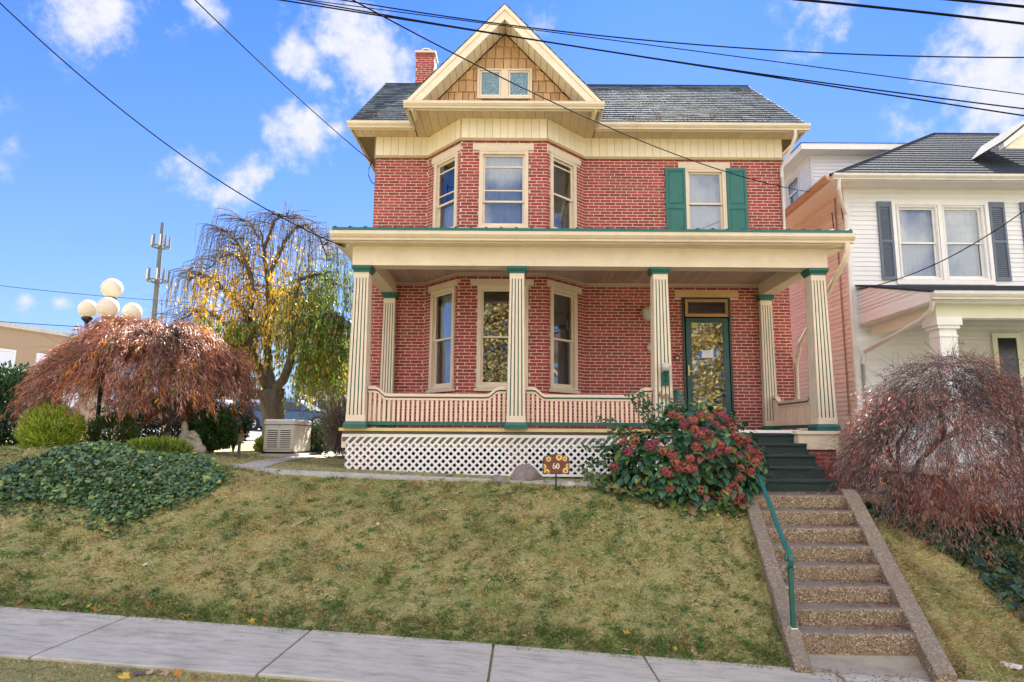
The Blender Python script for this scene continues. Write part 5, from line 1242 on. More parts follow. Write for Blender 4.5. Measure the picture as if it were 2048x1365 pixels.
cable([(640,-45),(705,0),(830,75),(940,130),(1190,240),(1400,325),(1620,385)], (5.5,12.9), .0075, 'black twisted cable crossing in front of the gable to the white house')
cable([(450,-18),(565,0),(1000,74),(1500,145),(2048,230),(2300,272)], (6.0,6.0), .007, 'lowest of the long black cables crossing the gable')
cable([(480,-20),(600,0),(830,38),(1200,104),(1600,160),(2048,214),(2300,250)], (6.4,6.4), .007, 'thin black cable crossing the gable just above the lowest long one')
cable([(500,-28),(740,0),(1000,47),(1200,76),(1400,94),(1700,108),(2048,112),(2300,112)], (6.8,6.8), .007, 'topmost black cable crossing the gable, almost level at the right')
cable([(600,-5),(700,12),(1000,58),(1280,88),(1500,113),(2048,187),(2300,225)], (6.6,6.6), .005, 'thin black cable between the others, drooping across the right sky')
cable([(1380,-22),(1560,0),(1800,18),(2048,47),(2300,80)], (5.2,5.2), .011, 'thick black cable across the top right corner of the sky')
cable([(1800,-10),(1910,0),(2048,14),(2200,30)], (5.2,5.2), .012, 'short stretch of thick black cable at the extreme top right corner')
cable([(2200,300),(2048,420),(1900,515),(1745,575),(1712,578)], (9.0,13.1), .009, 'thin black service cable running down in front of the white house')
pipe([P(744,322,12.3),P(738,338,12.3),P(737,352,12.3),P(744,366,12.3),P(749,368,12.3)], .008, M['cable'], H, name='service_loop')
cable([(-120,555),(0,575),(370,603),(520,612)], (45,60), .02, 'faint thin wire in the far left sky, upper', 'distant wires', 'distant_wire')
cable([(-120,635),(0,642),(60,648),(160,655),(400,665)], (22,22), .012, 'thin dark wire crossing the brick building at left', 'distant wires', 'distant_wire')
# ------------------------------------------------------------------ vegetation helpers (numpy)
def nrm(v): return v/np.maximum(np.linalg.norm(v, axis=-1, keepdims=True), 1e-9)
def rnd_dir(n):
    return nrm(rng.normal(size=(n, 3)))
def pick(cols, n, w=None, var=.18):
    cols = np.array(cols, dtype=float); i = rng.choice(len(cols), n, p=None if w is None else np.array(w)/sum(w))
    return np.clip(cols[i]*(1+rng.normal(0, var, (n, 1))), .004, 1)
def leafmesh(name, C, D, Ln, Wd, col, m, parent=None, bend=.0, shape='diamond', N=None):
    """one blade or leaf per row: C base point, D direction, Ln length, Wd width"""
    n = len(C); D = nrm(D); Rn = rnd_dir(n) if N is None else N
    S = nrm(np.cross(D, Rn)); Ln = np.broadcast_to(Ln, n)[:, None]; Wd = np.broadcast_to(Wd, n)[:, None]
    up = np.cross(S, D)
    if shape == 'tri':
        V = np.stack([C-S*Wd/2, C+S*Wd/2, C+D*Ln+np.array([0,0,-1])*bend*Ln], 1).reshape(-1, 3)
        F = np.arange(n*3).reshape(n, 3)
    else:
        mid = C+D*Ln*.42
        V = np.stack([C, mid+S*Wd/2+up*bend*Ln, C+D*Ln-up*bend*Ln*.6, mid-S*Wd/2+up*bend*Ln], 1).reshape(-1, 3)
        F = np.arange(n*4).reshape(n, 4)
    return npmesh(name, V, F, m, parent, col=col)
def tubes_mesh(name, paths, radii, m, parent=None, n=3):
    """many thin branches in one mesh"""
    Vs, Fs = [], []; k0 = 0
    for pts, rad in zip(paths, radii):
        pts = np.asarray(pts); k = len(pts); t = nrm(np.gradient(pts, axis=0)); a = nrm(np.cross(t, np.array([.3,.2,.93]))); b = np.cross(a, t)
        r = np.linspace(rad, rad*.45, k) if np.isscalar(rad) else np.asarray(rad)
        an = 2*np.pi*np.arange(n)/n
        ring = pts[:, None, :]+(a[:, None, :]*np.cos(an)[None, :, None]+b[:, None, :]*np.sin(an)[None, :, None])*r[:, None, None]
        Vs.append(ring.reshape(-1, 3)); i = np.arange(k-1)[:, None]*n; j = np.arange(n)[None, :]; j2 = (j+1) % n
        Fs.append(np.stack([i+j, i+j2, i+n+j2, i+n+j], -1).reshape(-1, 4)+k0); k0 += k*n
    return npmesh(name, np.concatenate(Vs), np.concatenate(Fs), m, parent, smooth=True)
def wander(p, d, ln, k=6, jit=.12, grav=0.0):
    pts = [np.array(p, float)]; d = np.array(d, float)
    for _ in range(k):
        d = d+rng.normal(0, jit, 3)+np.array([0,0,grav]); d /= np.linalg.norm(d); pts.append(pts[-1]+d*ln/k)
    return np.array(pts)
def inpoly(x, y, poly):
    inside = np.zeros(len(x), bool); j = len(poly)-1
    for i in range(len(poly)):
        xi, yi = poly[i]; xj, yj = poly[j]
        c = ((yi > y) != (yj > y)) & (x < (xj-xi)*(y-yi)/(yj-yi+1e-9)+xi); inside ^= c; j = i
    return inside
def projv(P3):
    X, Y, Z = P3[:, 0], P3[:, 1], P3[:, 2]; c, s = math.cos(PITCH), math.sin(PITCH)
    dep = Y*c+Z*s; up = -Y*s+Z*c; u, v = X/dep, up/dep; cr, sr = math.cos(ROLL), math.sin(ROLL)
    return PX+(u*cr+v*sr)*F_PX, PY-(-u*sr+v*cr)*F_PX
_NG = np.random.default_rng(99).uniform(-1, 1, (64, 64))
def vnoise(x, y, s=1.0, seed=0):
    """two octaves of value noise on a wrapped lattice"""
    r = 0; amp = 1.0
    for k in range(2):
        u = np.asarray(x, float)*s*.55*(1+k)+seed*5.31+k*9.7+200; v = np.asarray(y, float)*s*.55*(1+k)+seed*3.17+k*4.1+200
        i, j = np.floor(u).astype(int), np.floor(v).astype(int); fu, fv = u-i, v-j; fu = fu*fu*(3-2*fu); fv = fv*fv*(3-2*fv)
        g = lambda a, b: _NG[a % 64, b % 64]
        r = r+amp*((g(i,j)*(1-fu)+g(i+1,j)*fu)*(1-fv)+(g(i,j+1)*(1-fu)+g(i+1,j+1)*fu)*fv); amp *= .5
    return r

# ------------------------------------------------------------------ lawn
def sample(n, x0, x1, y0, y1):
    x = rng.uniform(x0, x1, n); y = rng.uniform(y0, y1, n); return x, y
def in_steps(x, y): xl = 2.66+(y-6.86)*.129; return (x > xl) & (x < xl+1.53) & (y > 6.4) & (y < 9.4)
IVYL = [(-60,975),(0,945),(110,905),(250,898),(420,925),(452,955),(430,985),(360,1010),(300,1030),(235,1060),(205,1040),(150,1020),(60,1010),(0,1015),(-60,1030)]
def grass(name, x0, x1, y0, y1, n, ln, wd, straw=.5, seed=0, skip=None, lab=None):
    x, y = sample(n, x0, x1, y0, y1); keep = ~in_steps(x, y)
    if skip is not None: keep &= ~skip(x, y)
    x, y = x[keep], y[keep]; n = len(x); z = terrain(x, y)-.006
    dry = vnoise(x*.8+y*.6, y*.8-x*.6, 1.1, seed)*.45+vnoise(x*.5+y*.87, y*.5-x*.87, 6.0, seed+3)*.7+vnoise(x, y, 22.0, seed+5)*.5+rng.normal(0, .4, n)+(straw-.5)*2.4
    edge = np.clip((y-6.72)/.55, 0, 1); dry = dry-(1-edge)*.9*(y > 6.6)
    g = np.array([(.15,.25,.04),(.10,.20,.045),(.25,.30,.055)]); s_ = np.array([(.60,.46,.17),(.70,.57,.28),(.48,.36,.12),(.42,.39,.09)])
    t = (dry > 0)
    col = np.where(t[:, None], s_[rng.integers(0, 4, n)], g[rng.integers(0, 3, n)])*(1+rng.normal(0, .2, (n, 1)))
    D = nrm(np.stack([rng.normal(0, .75, n)+.6*vnoise(x, y, 9, 31), rng.normal(-.15, .6, n)+.6*vnoise(x, y, 9, 37), rng.uniform(.15, .9, n)], 1))
    L_ = ln*rng.uniform(.5, 1.35, n)
    o = leafmesh(name, np.stack([x, y, z], 1), D, L_, wd*rng.uniform(.6, 1.3, n), np.clip(col*(1+rng.normal(0,.16,(n,1))), .01, .8), M['blade'], shape='tri', bend=.35)
    props(o, lab, None, None, 'stuff'); return o
def path_near(x, y):
    k = np.zeros(len(x), bool)
    for p, q_ in zip(pts[:-1], pts[1:]):
        d = np.hypot(x-p.x, y-p.y); 
    px_ = np.array([p.x for p in pts]); py_ = np.array([p.y for p in pts]); yi = np.interp(x, px_, py_); return (np.abs(y-yi) < .06) & (x > px_[0]) & (x < px_[-1])
grass('lawn_grass', -9.5, 2.95, 6.66, 9.3, 330000, .046, .008, .43, 1, skip=path_near, lab='short dry lawn grass on the bank in front of the house')
# tufts, weeds and the ragged fringe over the pavement
def tufts(name, n, x0, x1, y0, y1, per, ln, cols, lab, sp=.035):
    x, y = sample(n, x0, x1, y0, y1); k = ~in_steps(x, y); x, y = x[k], y[k]; n = len(x); sz = np.repeat(rng.uniform(.5, 1.6, n), per)
    X = np.repeat(x, per)+rng.normal(0, sp, n*per)*sz; Y = np.repeat(y, per)+rng.normal(0, sp, n*per)*sz; cl = np.repeat(pick(cols, n, None, .15), per, 0)*(1+rng.normal(0, .25, (n*per, 1)))
    D = nrm(np.stack([rng.normal(0,.6,n*per), rng.normal(-.25,.5,n*per), rng.uniform(.3,1,n*per)], 1))
    props(leafmesh(name, np.stack([X, Y, terrain(X, Y, False)], 1), D, ln*sz*rng.uniform(.5,1.2,n*per), .009, np.clip(cl,.01,.8), M['blade'], shape='tri', bend=.3), lab, kind='stuff')
tufts('green_tufts', 800, -9, 2.8, 6.72, 9.2, 30, .075, [(.09,.18,.03),(.12,.22,.035),(.06,.15,.04)], 'greener grass tufts scattered through the lawn')
tufts('straw_tufts', 1500, -9, 2.8, 6.8, 9.2, 26, .07, [(.60,.48,.25),(.50,.38,.16),(.42,.28,.12)], 'dead straw tufts scattered through the lawn')
tufts('edge_tufts', 900, -9, 2.6, 6.62, 6.95, 34, .07, [(.10,.22,.03),(.13,.24,.04),(.20,.22,.06),(.40,.34,.16)], 'ragged green fringe of the lawn over the pavement edge', sp=.03)
tufts('bank_tufts', 700, 4.1, 9, 6.7, 8.6, 34, .11, [(.55,.44,.25),(.45,.34,.17),(.18,.22,.06),(.38,.25,.12)], 'long dead grass on the bank right of the steps', sp=.05)
n_ = 260; x, y = sample(n_, -9, 2.6, 6.8, 9.0); per = 7; X = np.repeat(x, per)+rng.normal(0,.015,n_*per); Y = np.repeat(y, per)+rng.normal(0,.015,n_*per)
props(leafmesh('lawn_weeds', np.stack([X,Y,terrain(X,Y,False)+.012],1), nrm(np.stack([rng.normal(0,1,n_*per),rng.normal(0,1,n_*per),rng.uniform(.1,.5,n_*per)],1)), .05, .028, pick([(.07,.17,.05),(.11,.22,.06),(.16,.24,.10)], n_*per), M['blade']), 'low broad-leaved weeds in the lawn', kind='stuff')
grass('bank_grass', 3.9, 9.5, 6.6, 9.3, 80000, .065, .009, .68, 4, lab='dry matted grass on the bank right of the steps')
grass('yard_grass', -10, 4.4, 9.0, 13.5, 60000, .06, .009, .35, 6, skip=lambda x, y: path_near(x, y) | ((y > 10.3) & (x > -2.75)), lab='green grass of the side yard')
grass('verge_grass', -6.5, 3, 4.6, 5.54, 90000, .045, .008, .5, 8, lab='grass strip between pavement and street')
grass('edge_grass', -9, 2.7, 6.60, 6.74, 9000, .05, .005, .2, 9, lab='grass fringe overhanging the pavement edge')

# ivy ground cover (left mound, right bank)
def ivy(name, poly, bbox, n, size, cols, lab, lift=.10, w=None):
    x, y = sample(n, *bbox); z = terrain(x, y); k = inpoly(*projv(np.stack([x, y, z], 1)), poly); x, y, z = x[k], y[k], z[k]; n = len(x)
    C = np.stack([x, y, z+rng.uniform(.0, lift, n)*(1+.6*vnoise(x, y, 3.0, 2))], 1)
    Nn = nrm(np.stack([rng.normal(0, .45, n), rng.normal(-.5, .4, n), np.ones(n)], 1)); D = nrm(np.cross(Nn, rnd_dir(n)))
    s = size*np.exp(rng.normal(-.1, .38, n))[:, None]; S = np.cross(Nn, D)
    # five-pointed ivy leaf as three quads fan: 6-vertex polygon
    sh = [(-.45,0),(-.25,.5),(.12,.32),(.62,0),(.12,-.32),(-.25,-.5)]
    V = np.stack([C+D*s*a+S*s*b+Nn*s*(-.12 if abs(b) > .3 else .04) for a, b in sh], 1).reshape(-1, 3)
    o = npmesh(name, V, np.arange(n*6).reshape(n, 6), M['ivy'], None, col=pick(cols, n, w, .22)); props(o, lab, None, None, 'stuff'); return o
M['ivy'] = mat('ivy_leaf', (.9,.9,.9), .38, ns=3, col2=(1.1,1.1,1.1), bump=0, attr=True, trans=.12)
IV = [(.055,.11,.04),(.09,.17,.065),(.14,.23,.065),(.24,.30,.06),(.24,.16,.08)]
ivy('ivy', IVYL, (-10.5,-3.2,7.6,12.0), 90000, .046, IV, 'dark ivy covering the mound at the left of the lawn', w=(4,5,3.5,1,.3), lift=.08)
ivy('ivy_fringe', [(60,1000),(420,960),(455,960),(400,1010),(300,1040),(230,1085),(180,1060),(90,1040),(0,1035),(0,1000)], (-8,-3.2,7.0,9.3), 14000, .04, IV, 'thin edge of ivy creeping down the lawn at left', lift=.04, w=(2,4,4,2,.6))
IVYR = [(1700,1010),(1790,1000),(2048,1010),(2300,1030),(2300,1420),(2048,1250),(1985,1200),(1950,1150),(1880,1105),(1800,1060),(1735,1030)]
ivy('ground_cover', IVYR, (3.9,10.5,6.7,10.6), 30000, .055, [(.012,.035,.018),(.02,.06,.03),(.035,.09,.03),(.05,.12,.03)], 'dark glossy ground cover on the bank under the right maple', w=(3,4,2,1))
ivy('underplanting', [(1150,955),(1520,955),(1520,1040),(1400,1040),(1250,1005),(1160,980)], (.9,3.1,8.0,9.6), 3800, .055, IV, 'low green leaves in the bed under the hydrangea', lift=.12)

# ------------------------------------------------------------------ japanese maple, left (dense weeping dome)
def wmaple(name, c, rx, ry, ztop, zrim, nb, per, leafL, leafW, cols, w, label, trunkbase, sparse=1.0, twigs=0, twig_r=.0022, lean=0.0, layers=.34, pw=2.0, group='weeping Japanese maples', clump=.5, rimvar=.35, hang=.62, edge=0.0):
    T = thing(name, trunkbase, label, 'tree', group)
    cx, cy = c; th = rng.uniform(0, 2*np.pi, nb); rr = np.sqrt(rng.uniform(0.0, 1, nb))
    ex, ey = np.cos(th), np.sin(th); rimn = 1+.10*vnoise(th*3, rr*2, 1.2, 5)+.05*rng.normal(size=nb)
    def surf(r): return 1-np.power(r, pw)
    zr = zrim+rimvar*vnoise(ex*2, ey*2, 1.3, 11)+edge*ex**2*np.minimum(rr*1.2, 1)
    depth = rng.uniform(0, layers, nb)
    X = cx+ex*rx*rr*rimn; Y = cy+ey*ry*rr*rimn; Z = zr+(ztop-zr)*surf(rr)+(.13 if layers < .5 else .07)*vnoise(X, Y, 3.6, 3)+(.07 if layers < .5 else 0)*vnoise(X, Y, 9, 4)-depth+lean*(X-cx)
    # clumps: pull branchlets together so tufts and gaps read
    od = np.stack([ex, ey*1.0, np.zeros(nb)], 1); dn = rr[:, None]
    d0 = nrm(od*(.9)+np.array([0,0,1])*(.25-1.15*dn)+rng.normal(0, .22, (nb, 3)))
    Ls = rng.uniform(.20, .46, nb)
    k = rng.uniform(0, 1, (nb, per)); A = np.stack([X, Y, Z], 1)
    tone = (vnoise(X, Y, 2.0, 8)+vnoise(X+Z, Y, 5.0, 9)*.6)
    C = A[:, None, :]+d0[:, None, :]*(k*Ls[:, None])[:, :, None]+np.array([0,0,-1])*((k**2)*Ls[:, None]*.45)[:, :, None]+rng.normal(0, .018, (nb, per, 3))
    ld = nrm(d0[:, None, :]*hang+np.array([0,0,-.65])+rng.normal(0, .42, (nb, per, 3)))
    n = nb*per; C = C.reshape(-1, 3); ld = ld.reshape(-1, 3)
    cl = pick(cols, nb, w, .10); cl = np.repeat(cl, per, 0)*(1+rng.normal(0, .22, (n, 1)))*(1+.38*np.repeat(tone, per)[:, None])
    keep = rng.uniform(size=n) < sparse
    if sparse < 1: keep &= (np.repeat(vnoise(X, Z, 3.2, 21)+vnoise(X, Y, 6, 2)*.5, per) > -.35+rng.normal(0, .25, n))
    if layers < .5: keep &= np.repeat(vnoise(X*1.3, Z*2+Y, 5.5, 23), per) > -.42+rng.normal(0, .12, n)
    C, ld, cl = C[keep], ld[keep], cl[keep]; n = len(C)
    leafmesh('crown', C, ld, leafL*rng.uniform(.6, 1.3, n), leafW*rng.uniform(.7, 1.3, n), np.clip(cl, .008, .9), M['leaf'], T, bend=.10)
    # branchlets
    paths = []; m_ = min(nb, twigs)
    for i in range(m_):
        s = np.linspace(0, 1, 6)[:, None]; p = A[i]-d0[i]*.25+d0[i]*s*(Ls[i]+.3)+np.array([0,0,-1])*(s**2)*Ls[i]*.5+rng.normal(0, .012, (6, 3)); paths.append(p)
    if layers < .5:
        for i in range(160):
            j = rng.integers(nb); paths.append(wander(A[j]+np.array([0,0,.0]), d0[j]*.7+np.array([0,0,.5]), rng.uniform(.25,.45), 5, .14, -.12))
    if paths: tubes_mesh('twigs', paths, [twig_r*random.uniform(.7, 1.8) for _ in paths], M['twig'], T)
    return T, A
tb = at(300, 10.75)
lm, A = wmaple('japanese_maple', (P(292,760,10.7).x, 10.7), 1.58, 1.15, P(290,648,10.7).z+.06, P(240,862,10.2).z+.72, 3000, 34, .105, .0125,
   [(.32,.125,.085),(.40,.18,.125),(.23,.085,.065),(.46,.18,.07),(.46,.28,.22),(.22,.15,.05),(.60,.22,.03)], (5,5,3,2.5,3,1.5,.5), 'dense russet weeping Japanese maple with a domed crown, at the left of the lawn', tb, twigs=700, pw=2.7, rimvar=.16, lean=.03, edge=.36, hang=.8)
limbs = [((0,0,0),(.10,.0,.28),(.02,.05,.55),(-.3,.05,.85),(-.8,0,1.15),(-1.2,0,1.2)), ((.02,.05,.5),(.35,.0,.8),(.8,-.1,1.05),(1.3,0,1.15)), ((0,.0,.5),(.05,.3,1.0),(.1,.5,1.6)), ((.1,0,.3),(.3,-.3,.75),(.5,-.7,1.1),(.55,-1.1,1.2)), ((0,.02,.6),(-.2,-.35,1.0),(-.5,-.8,1.3)), ((.3,0,.75),(.75,.25,.95),(1.2,.4,1.1))]
for i, l in enumerate(limbs):
    l = [tb+Vector((p[0]*.72,p[1],min(p[2],.75)+max(0,p[2]-.75)*.6))+Vector((0,.35,-.05)) for p in l]; r0 = .075 if i == 0 else .045
    b = MB(); b.tube(l, list(np.linspace(r0, .015, len(l))), 8); b.build('trunk' if i == 0 else 'limb', M['bark'], lm, smooth=True)

# ------------------------------------------------------------------ right maple: nearly bare, fine grey twigs, thin rusty leaves
tb2 = G(1790, 1000); tb2 = Vector((P(1790,1000,9.3).x, 9.3, ground_z(P(1790,1000,9.3).x, 9.3)))
cxr = P(1900,830,9.2).x
rm, A2 = wmaple('japanese_maple', (cxr, 9.2), 1.80, 1.12, P(1830,700,9.2).z, P(1850,985,9.0).z, 2900, 22, .07, .0085,
   [(.32,.14,.11),(.38,.16,.10),(.24,.12,.11),(.46,.13,.11),(.38,.22,.13),(.28,.19,.19)], (3,3,4,1.5,2.5,5), 'half-bare weeping Japanese maple with grey twigs and thin rusty leaves, right of the steps', tb2, sparse=.80, twigs=2300, twig_r=.0026, layers=.75, pw=2.5, rimvar=.12)
# lower skirts of leaf on its right side and foot
nb = 900; x = rng.uniform(cxr-.95, cxr+2.0, nb); u = rng.uniform(0, 1, nb); y = 8.75+rng.uniform(-.35, .35, nb); z = -.95+u*1.1*(.35+.65*np.clip((x-cxr+.6)/2, 0, 1))-.1*rng.uniform(size=nb)
C = np.repeat(np.stack([x, y, z], 1), 26, 0)+rng.normal(0, (.09,.07,.10), (nb*26, 3)); n = len(C)
leafmesh('lower_foliage', C, nrm(np.stack([rng.normal(0,.4,n), rng.normal(-.2,.4,n), -np.abs(rng.normal(.7,.3,n))], 1)), .065*rng.uniform(.6,1.3,n), .0085*rng.uniform(.7,1.3,n), pick([(.36,.15,.09),(.46,.12,.08),(.30,.16,.09),(.52,.16,.14)], n, None, .25), M['leaf'], rm, bend=.1)
paths = []
for i in range(1500):
    a = rng.uniform(0, 2*np.pi); r = rng.uniform(.1, 1); p = np.array([cxr+1.75*r*math.cos(a), 9.2+1.1*r*math.sin(a), .95-1.2*r**2-rng.uniform(0,.9)])
    paths.append(wander(p, (math.cos(a)*.9, math.sin(a)*.6, rng.uniform(-.9,.5)), rng.uniform(.25,.6), 5, .16, -.08))
for i in range(90):
    a = rng.uniform(0, 2*np.pi); r = rng.uniform(.0, .8); p = np.array([cxr+1.7*r*math.cos(a), 9.2+1.0*r*math.sin(a), 1.1-.9*r**2])
    paths.append(wander(p, (math.cos(a)*.5, math.sin(a)*.4, .9), rng.uniform(.2,.38), 5, .12, -.10))
tubes_mesh('fine_twigs', paths, [random.uniform(.0016,.0035) for _ in paths], M['twig'], rm)
for i, l in enumerate([((0,0,0),(.05,0,.3),(-.12,0,.62),(-.45,-.1,.85),(-.8,-.1,1.0)), ((.02,0,.35),(.3,.1,.7),(.75,.1,1.1),(1.2,0,1.45),(1.7,0,1.5)), ((-.1,0,.6),(0,.1,1.0),(.3,.1,1.45),(.5,.0,1.8)), ((-.3,-.05,.75),(-.55,-.2,1.2),(-.9,-.2,1.45)), ((.3,.1,.7),(.35,-.3,1.05),(.9,-.5,1.3)), ((.75,.1,1.1),(.8,.2,1.6),(1.2,.2,1.8)), ((0,0,.3),(-.45,.1,.45),(-.8,.1,.75),(-1.1,.0,.95))]):
    l = [tb2+Vector((p[0]*(.62 if p[0] < 0 else .9),p[1],p[2]*.88))+Vector((.15,0,-.05)) for p in l]; b = MB(); b.tube(l, list(np.linspace(.055 if i == 0 else .034, .010, len(l))), 7); b.build('trunk' if i == 0 else 'limb', M['bark'], rm, smooth=True)

# ------------------------------------------------------------------ weeping cherry at left
CY = 15.5; tbx = P(548,880,CY); tz = ground_z(tbx.x, CY)
ch = thing('weeping_cherry', (tbx.x, CY, tz), 'tall weeping cherry with yellow and green leaves and partly bare drooping branches', 'tree')
def cp(x, y, dy=0): return np.array(P(x, y, CY+dy))
trk = [np.array([tbx.x, CY, tz-.1]), cp(548,850), cp(545,815), cp(543,780), cp(538,740,.1), cp(535,690,.1), cp(540,630,.1), cp(535,560,.1), cp(528,500,.1), cp(520,455,.1)]
b = MB(); b.tube(trk[:4], [.30,.26,.25,.30], 12); b.build('trunk', M['bark'], ch, smooth=True)
LB = [ (trk[3:], .13), ([cp(543,790),cp(520,745),cp(500,690,-.3),cp(492,640,-.3),cp(505,590,-.3),cp(500,540,-.4),cp(478,490,-.4),cp(460,465,-.4),cp(445,462,-.4)], .12),
  ([cp(543,795),cp(575,740,-.4),cp(590,680,-.5),cp(585,610,-.5),cp(600,560,-.5),cp(640,548,-.4),cp(670,575,-.4)], .12),
  ([cp(500,640,-.2),cp(470,600,.2),cp(430,560,.4),cp(400,548,.5),cp(380,560,.5)], .075), ([cp(500,690),cp(460,655,.5),cp(425,625,.5),cp(395,622,.5),cp(360,640,.5)], .07),
  ([cp(535,560),cp(560,500,.3),cp(590,455,.3),cp(615,450,.3),cp(640,480,.3),cp(655,520,.3)], .06), ([cp(500,540),cp(470,510,.4),cp(440,515,.5),cp(415,540,.5)], .05),
  ([cp(528,500),cp(545,450,-.3),cp(560,430,-.3),cp(585,440,-.3)], .045), ([cp(590,680),cp(625,640,-.7),cp(655,630,-.8),cp(672,660,-.8)], .06), ([cp(520,745),cp(480,720,-.8),cp(440,700,-.9),cp(410,715,-1)], .05),
  ([cp(540,630),cp(560,590,.9),cp(600,580,1.0),cp(630,610,1.0)], .06), ([cp(520,480),cp(500,445,0),cp(480,440,0)], .04)]
spawn = []
for pth, r in LB:
    pth = np.array(pth); k = len(pth); t = np.linspace(0, k-1, k*4); q_ = np.stack([np.interp(t, np.arange(k), pth[:, i]) for i in range(3)], 1)+rng.normal(0, .012, (k*4, 3))
    b = MB(); b.tube([Vector(p) for p in q_], list(np.linspace(r, .018, len(q_))), 7); b.build('limb', M['bark'], ch, smooth=True)
    for p in q_[int(len(q_)*.35):]: spawn.append((p, pth[-1]-pth[max(0, k-3)]))
paths = []; LC, LD, LCOL = [], [], []
zone = lambda x, y: 1.0
for i in range(1150):
    p, d = spawn[rng.integers(len(spawn))]; px_, py_ = proj(*p)
    side = nrm(np.array([rng.normal(0, 1)+np.sign(p[0]-tbx.x)*.5, rng.normal(0, .8), 0])[None])[0]
    ln1 = rng.uniform(.25, .8); q1 = wander(p, side*.8+np.array([0,0,.55]), ln1, 4, .12, -.28)
    hl = rng.uniform(.4, 1.5)*(1.35 if px_ > 520 else .8); q2 = wander(q1[-1], (side[0]*.12, side[1]*.12, -1), hl, 7, .05, -.15)
    ex_, ey_ = proj(*q2[-1])
    path = np.concatenate([q1, q2[1:]]); paths.append(path)
    # leaf density by place: bare at the crown and the left, full to the lower right
    for f in rng.uniform(.2, 1, 26):
        j = f*(len(path)-1); a = int(j); pt = path[a]*(1-(j-a))+path[min(a+1, len(path)-1)]*(j-a); u, v = proj(*pt)
        dens = np.clip((u-470)/90, 0, 1)*np.clip((v-500)/110, 0, 1); dens = max(dens, .5*np.clip((v-520)/60, 0, 1)*(1 if u > 385 else .2)); dens = max(dens, .22*(440 < u < 600)*np.clip((v-450)/80,0,1))
        if u > 660: dens *= .55 if v < 690 else 1
        if rng.uniform() < dens*(.34 if u < 500 else .62)*(.3 if 505 < u < 590 and v > 735 else 1):
            LC.append(pt); yg = np.clip((u-540)/80+(v-600)/260+rng.normal(0, .42), 0, 1)
            LCOL.append((np.array([.62,.38,.03])*(1-yg)+np.array([.30,.36,.04])*yg)*(1+rng.normal(0,.2)) if yg < .8 else np.array([.17,.27,.045])*(1+rng.normal(0,.22)))
for i in range(420):   # low curtain behind and right of the trunk
    u, v = rng.uniform(395, 690), rng.uniform(690, 800); p = np.array(P(u, v-60, CY+rng.uniform(-1.2, 1.6)))
    hl = rng.uniform(.5, 1.1) if 430 > u or u > 560 else rng.uniform(.3,.6); q2 = wander(p, (0,0,-1), hl, 6, .05, -.1)
    if 495 < u < 600 and v > 700: continue
    paths.append(q2)
    for f in rng.uniform(0, 1, 24):
        j = f*6; a = min(int(j), 5); pt = q2[a]*(1-(j-a))+q2[a+1]*(j-a); LC.append(pt); yg = rng.uniform(); LCOL.append((np.array([.50,.36,.03]) if yg > .62 else np.array([.13,.22,.04]))*(1+rng.normal(0,.2)))
tubes_mesh('twigs', paths, [random.uniform(.005,.009) for _ in paths], mat('cherry_twig', (.085,.065,.055), .9, bump=0), ch)
LC = np.array(LC)+rng.normal(0, .02, (len(LC), 3)); n = len(LC); LC = np.repeat(LC, 2, 0)+rng.normal(0, .035, (2*n, 3)); n *= 2
leafmesh('crown', LC, nrm(np.stack([rng.normal(0,.35,n), rng.normal(0,.35,n), -np.ones(n)], 1)), .125*rng.uniform(.6,1.25,n), .042*rng.uniform(.7,1.2,n), np.clip(np.repeat(np.array(LCOL), 2, 0), .01, .8), M['leaf'], ch, bend=.06)

# ------------------------------------------------------------------ bushes
def bush(name, c, r, n, ln, wd, cols, label, w=None, up=.3, cat='shrub', group=None, shell=.45, drop=.0, stems=0, cone=False, lump=.14):
    T = thing(name, (c[0], c[1], c[2]-r[2]), label, cat, group)
    d = rnd_dir(n); lumps = 1+lump*vnoise(d[:, 0]*3, d[:, 2]*3+d[:, 1]*2, 1.3, n % 17)+lump*.6*vnoise(d[:, 0]*8, d[:, 2]*8, 1.2, 3)
    rr = (1-shell*rng.uniform(0, 1, n)**1.6)*lumps
    C = np.array(c)+d*np.array(r)*rr[:, None]
    if cone: C[:, 2] = c[2]+(C[:, 2]-c[2])
    D = nrm(d*.8+np.array([0, 0, up])+rng.normal(0, .45, (n, 3)))
    cl = pick(cols, n, w, .2)*(1+.22*vnoise(C[:, 0], C[:, 2], 6/max(r), 4)[:, None])
    leafmesh('foliage', C, D, ln*rng.uniform(.6, 1.3, n), wd*rng.uniform(.7, 1.3, n), np.clip(cl, .004, .9), M['leaf'], T, bend=.08)
    b = MB()
    for i in range(5): a = i*1.256; b.tube([(c[0],c[1],c[2]-r[2]-.1),(c[0]+.3*r[0]*math.cos(a),c[1]+.3*r[1]*math.sin(a),c[2]-.2*r[2]),(c[0]+.6*r[0]*math.cos(a),c[1]+.6*r[1]*math.sin(a),c[2]+.4*r[2])], [.02,.014,.006], 5)
    b.build('stem', M['bark'], T)
    return T
def bc(x, y, Y): p = P(x, y, Y); return (p.x, Y, p.z)
DK = [(.012,.040,.016),(.02,.065,.022),(.035,.095,.03),(.06,.12,.03)]
bush('evergreen_shrub', bc(15,840,11.2), (.72,.7,.88), 15000, .075, .03, DK, 'large dark green evergreen shrub at the far left edge', (3,4,3,1), up=.4)
bush('evergreen_shrub', bc(-90,830,12.2), (1.0,.8,1.1), 9000, .09, .035, DK, 'dark evergreen shrub mostly outside the left edge', (4,4,2,.5), up=.4)
bush('dwarf_cypress', bc(100,862,9.7), (.42,.36,.36), 14000, .075, .012, [(.36,.46,.05),(.26,.40,.04),(.48,.50,.08),(.16,.26,.04)], 'bright lime-green dwarf cypress left of the ivy mound', (4,4,2,1), up=.9)
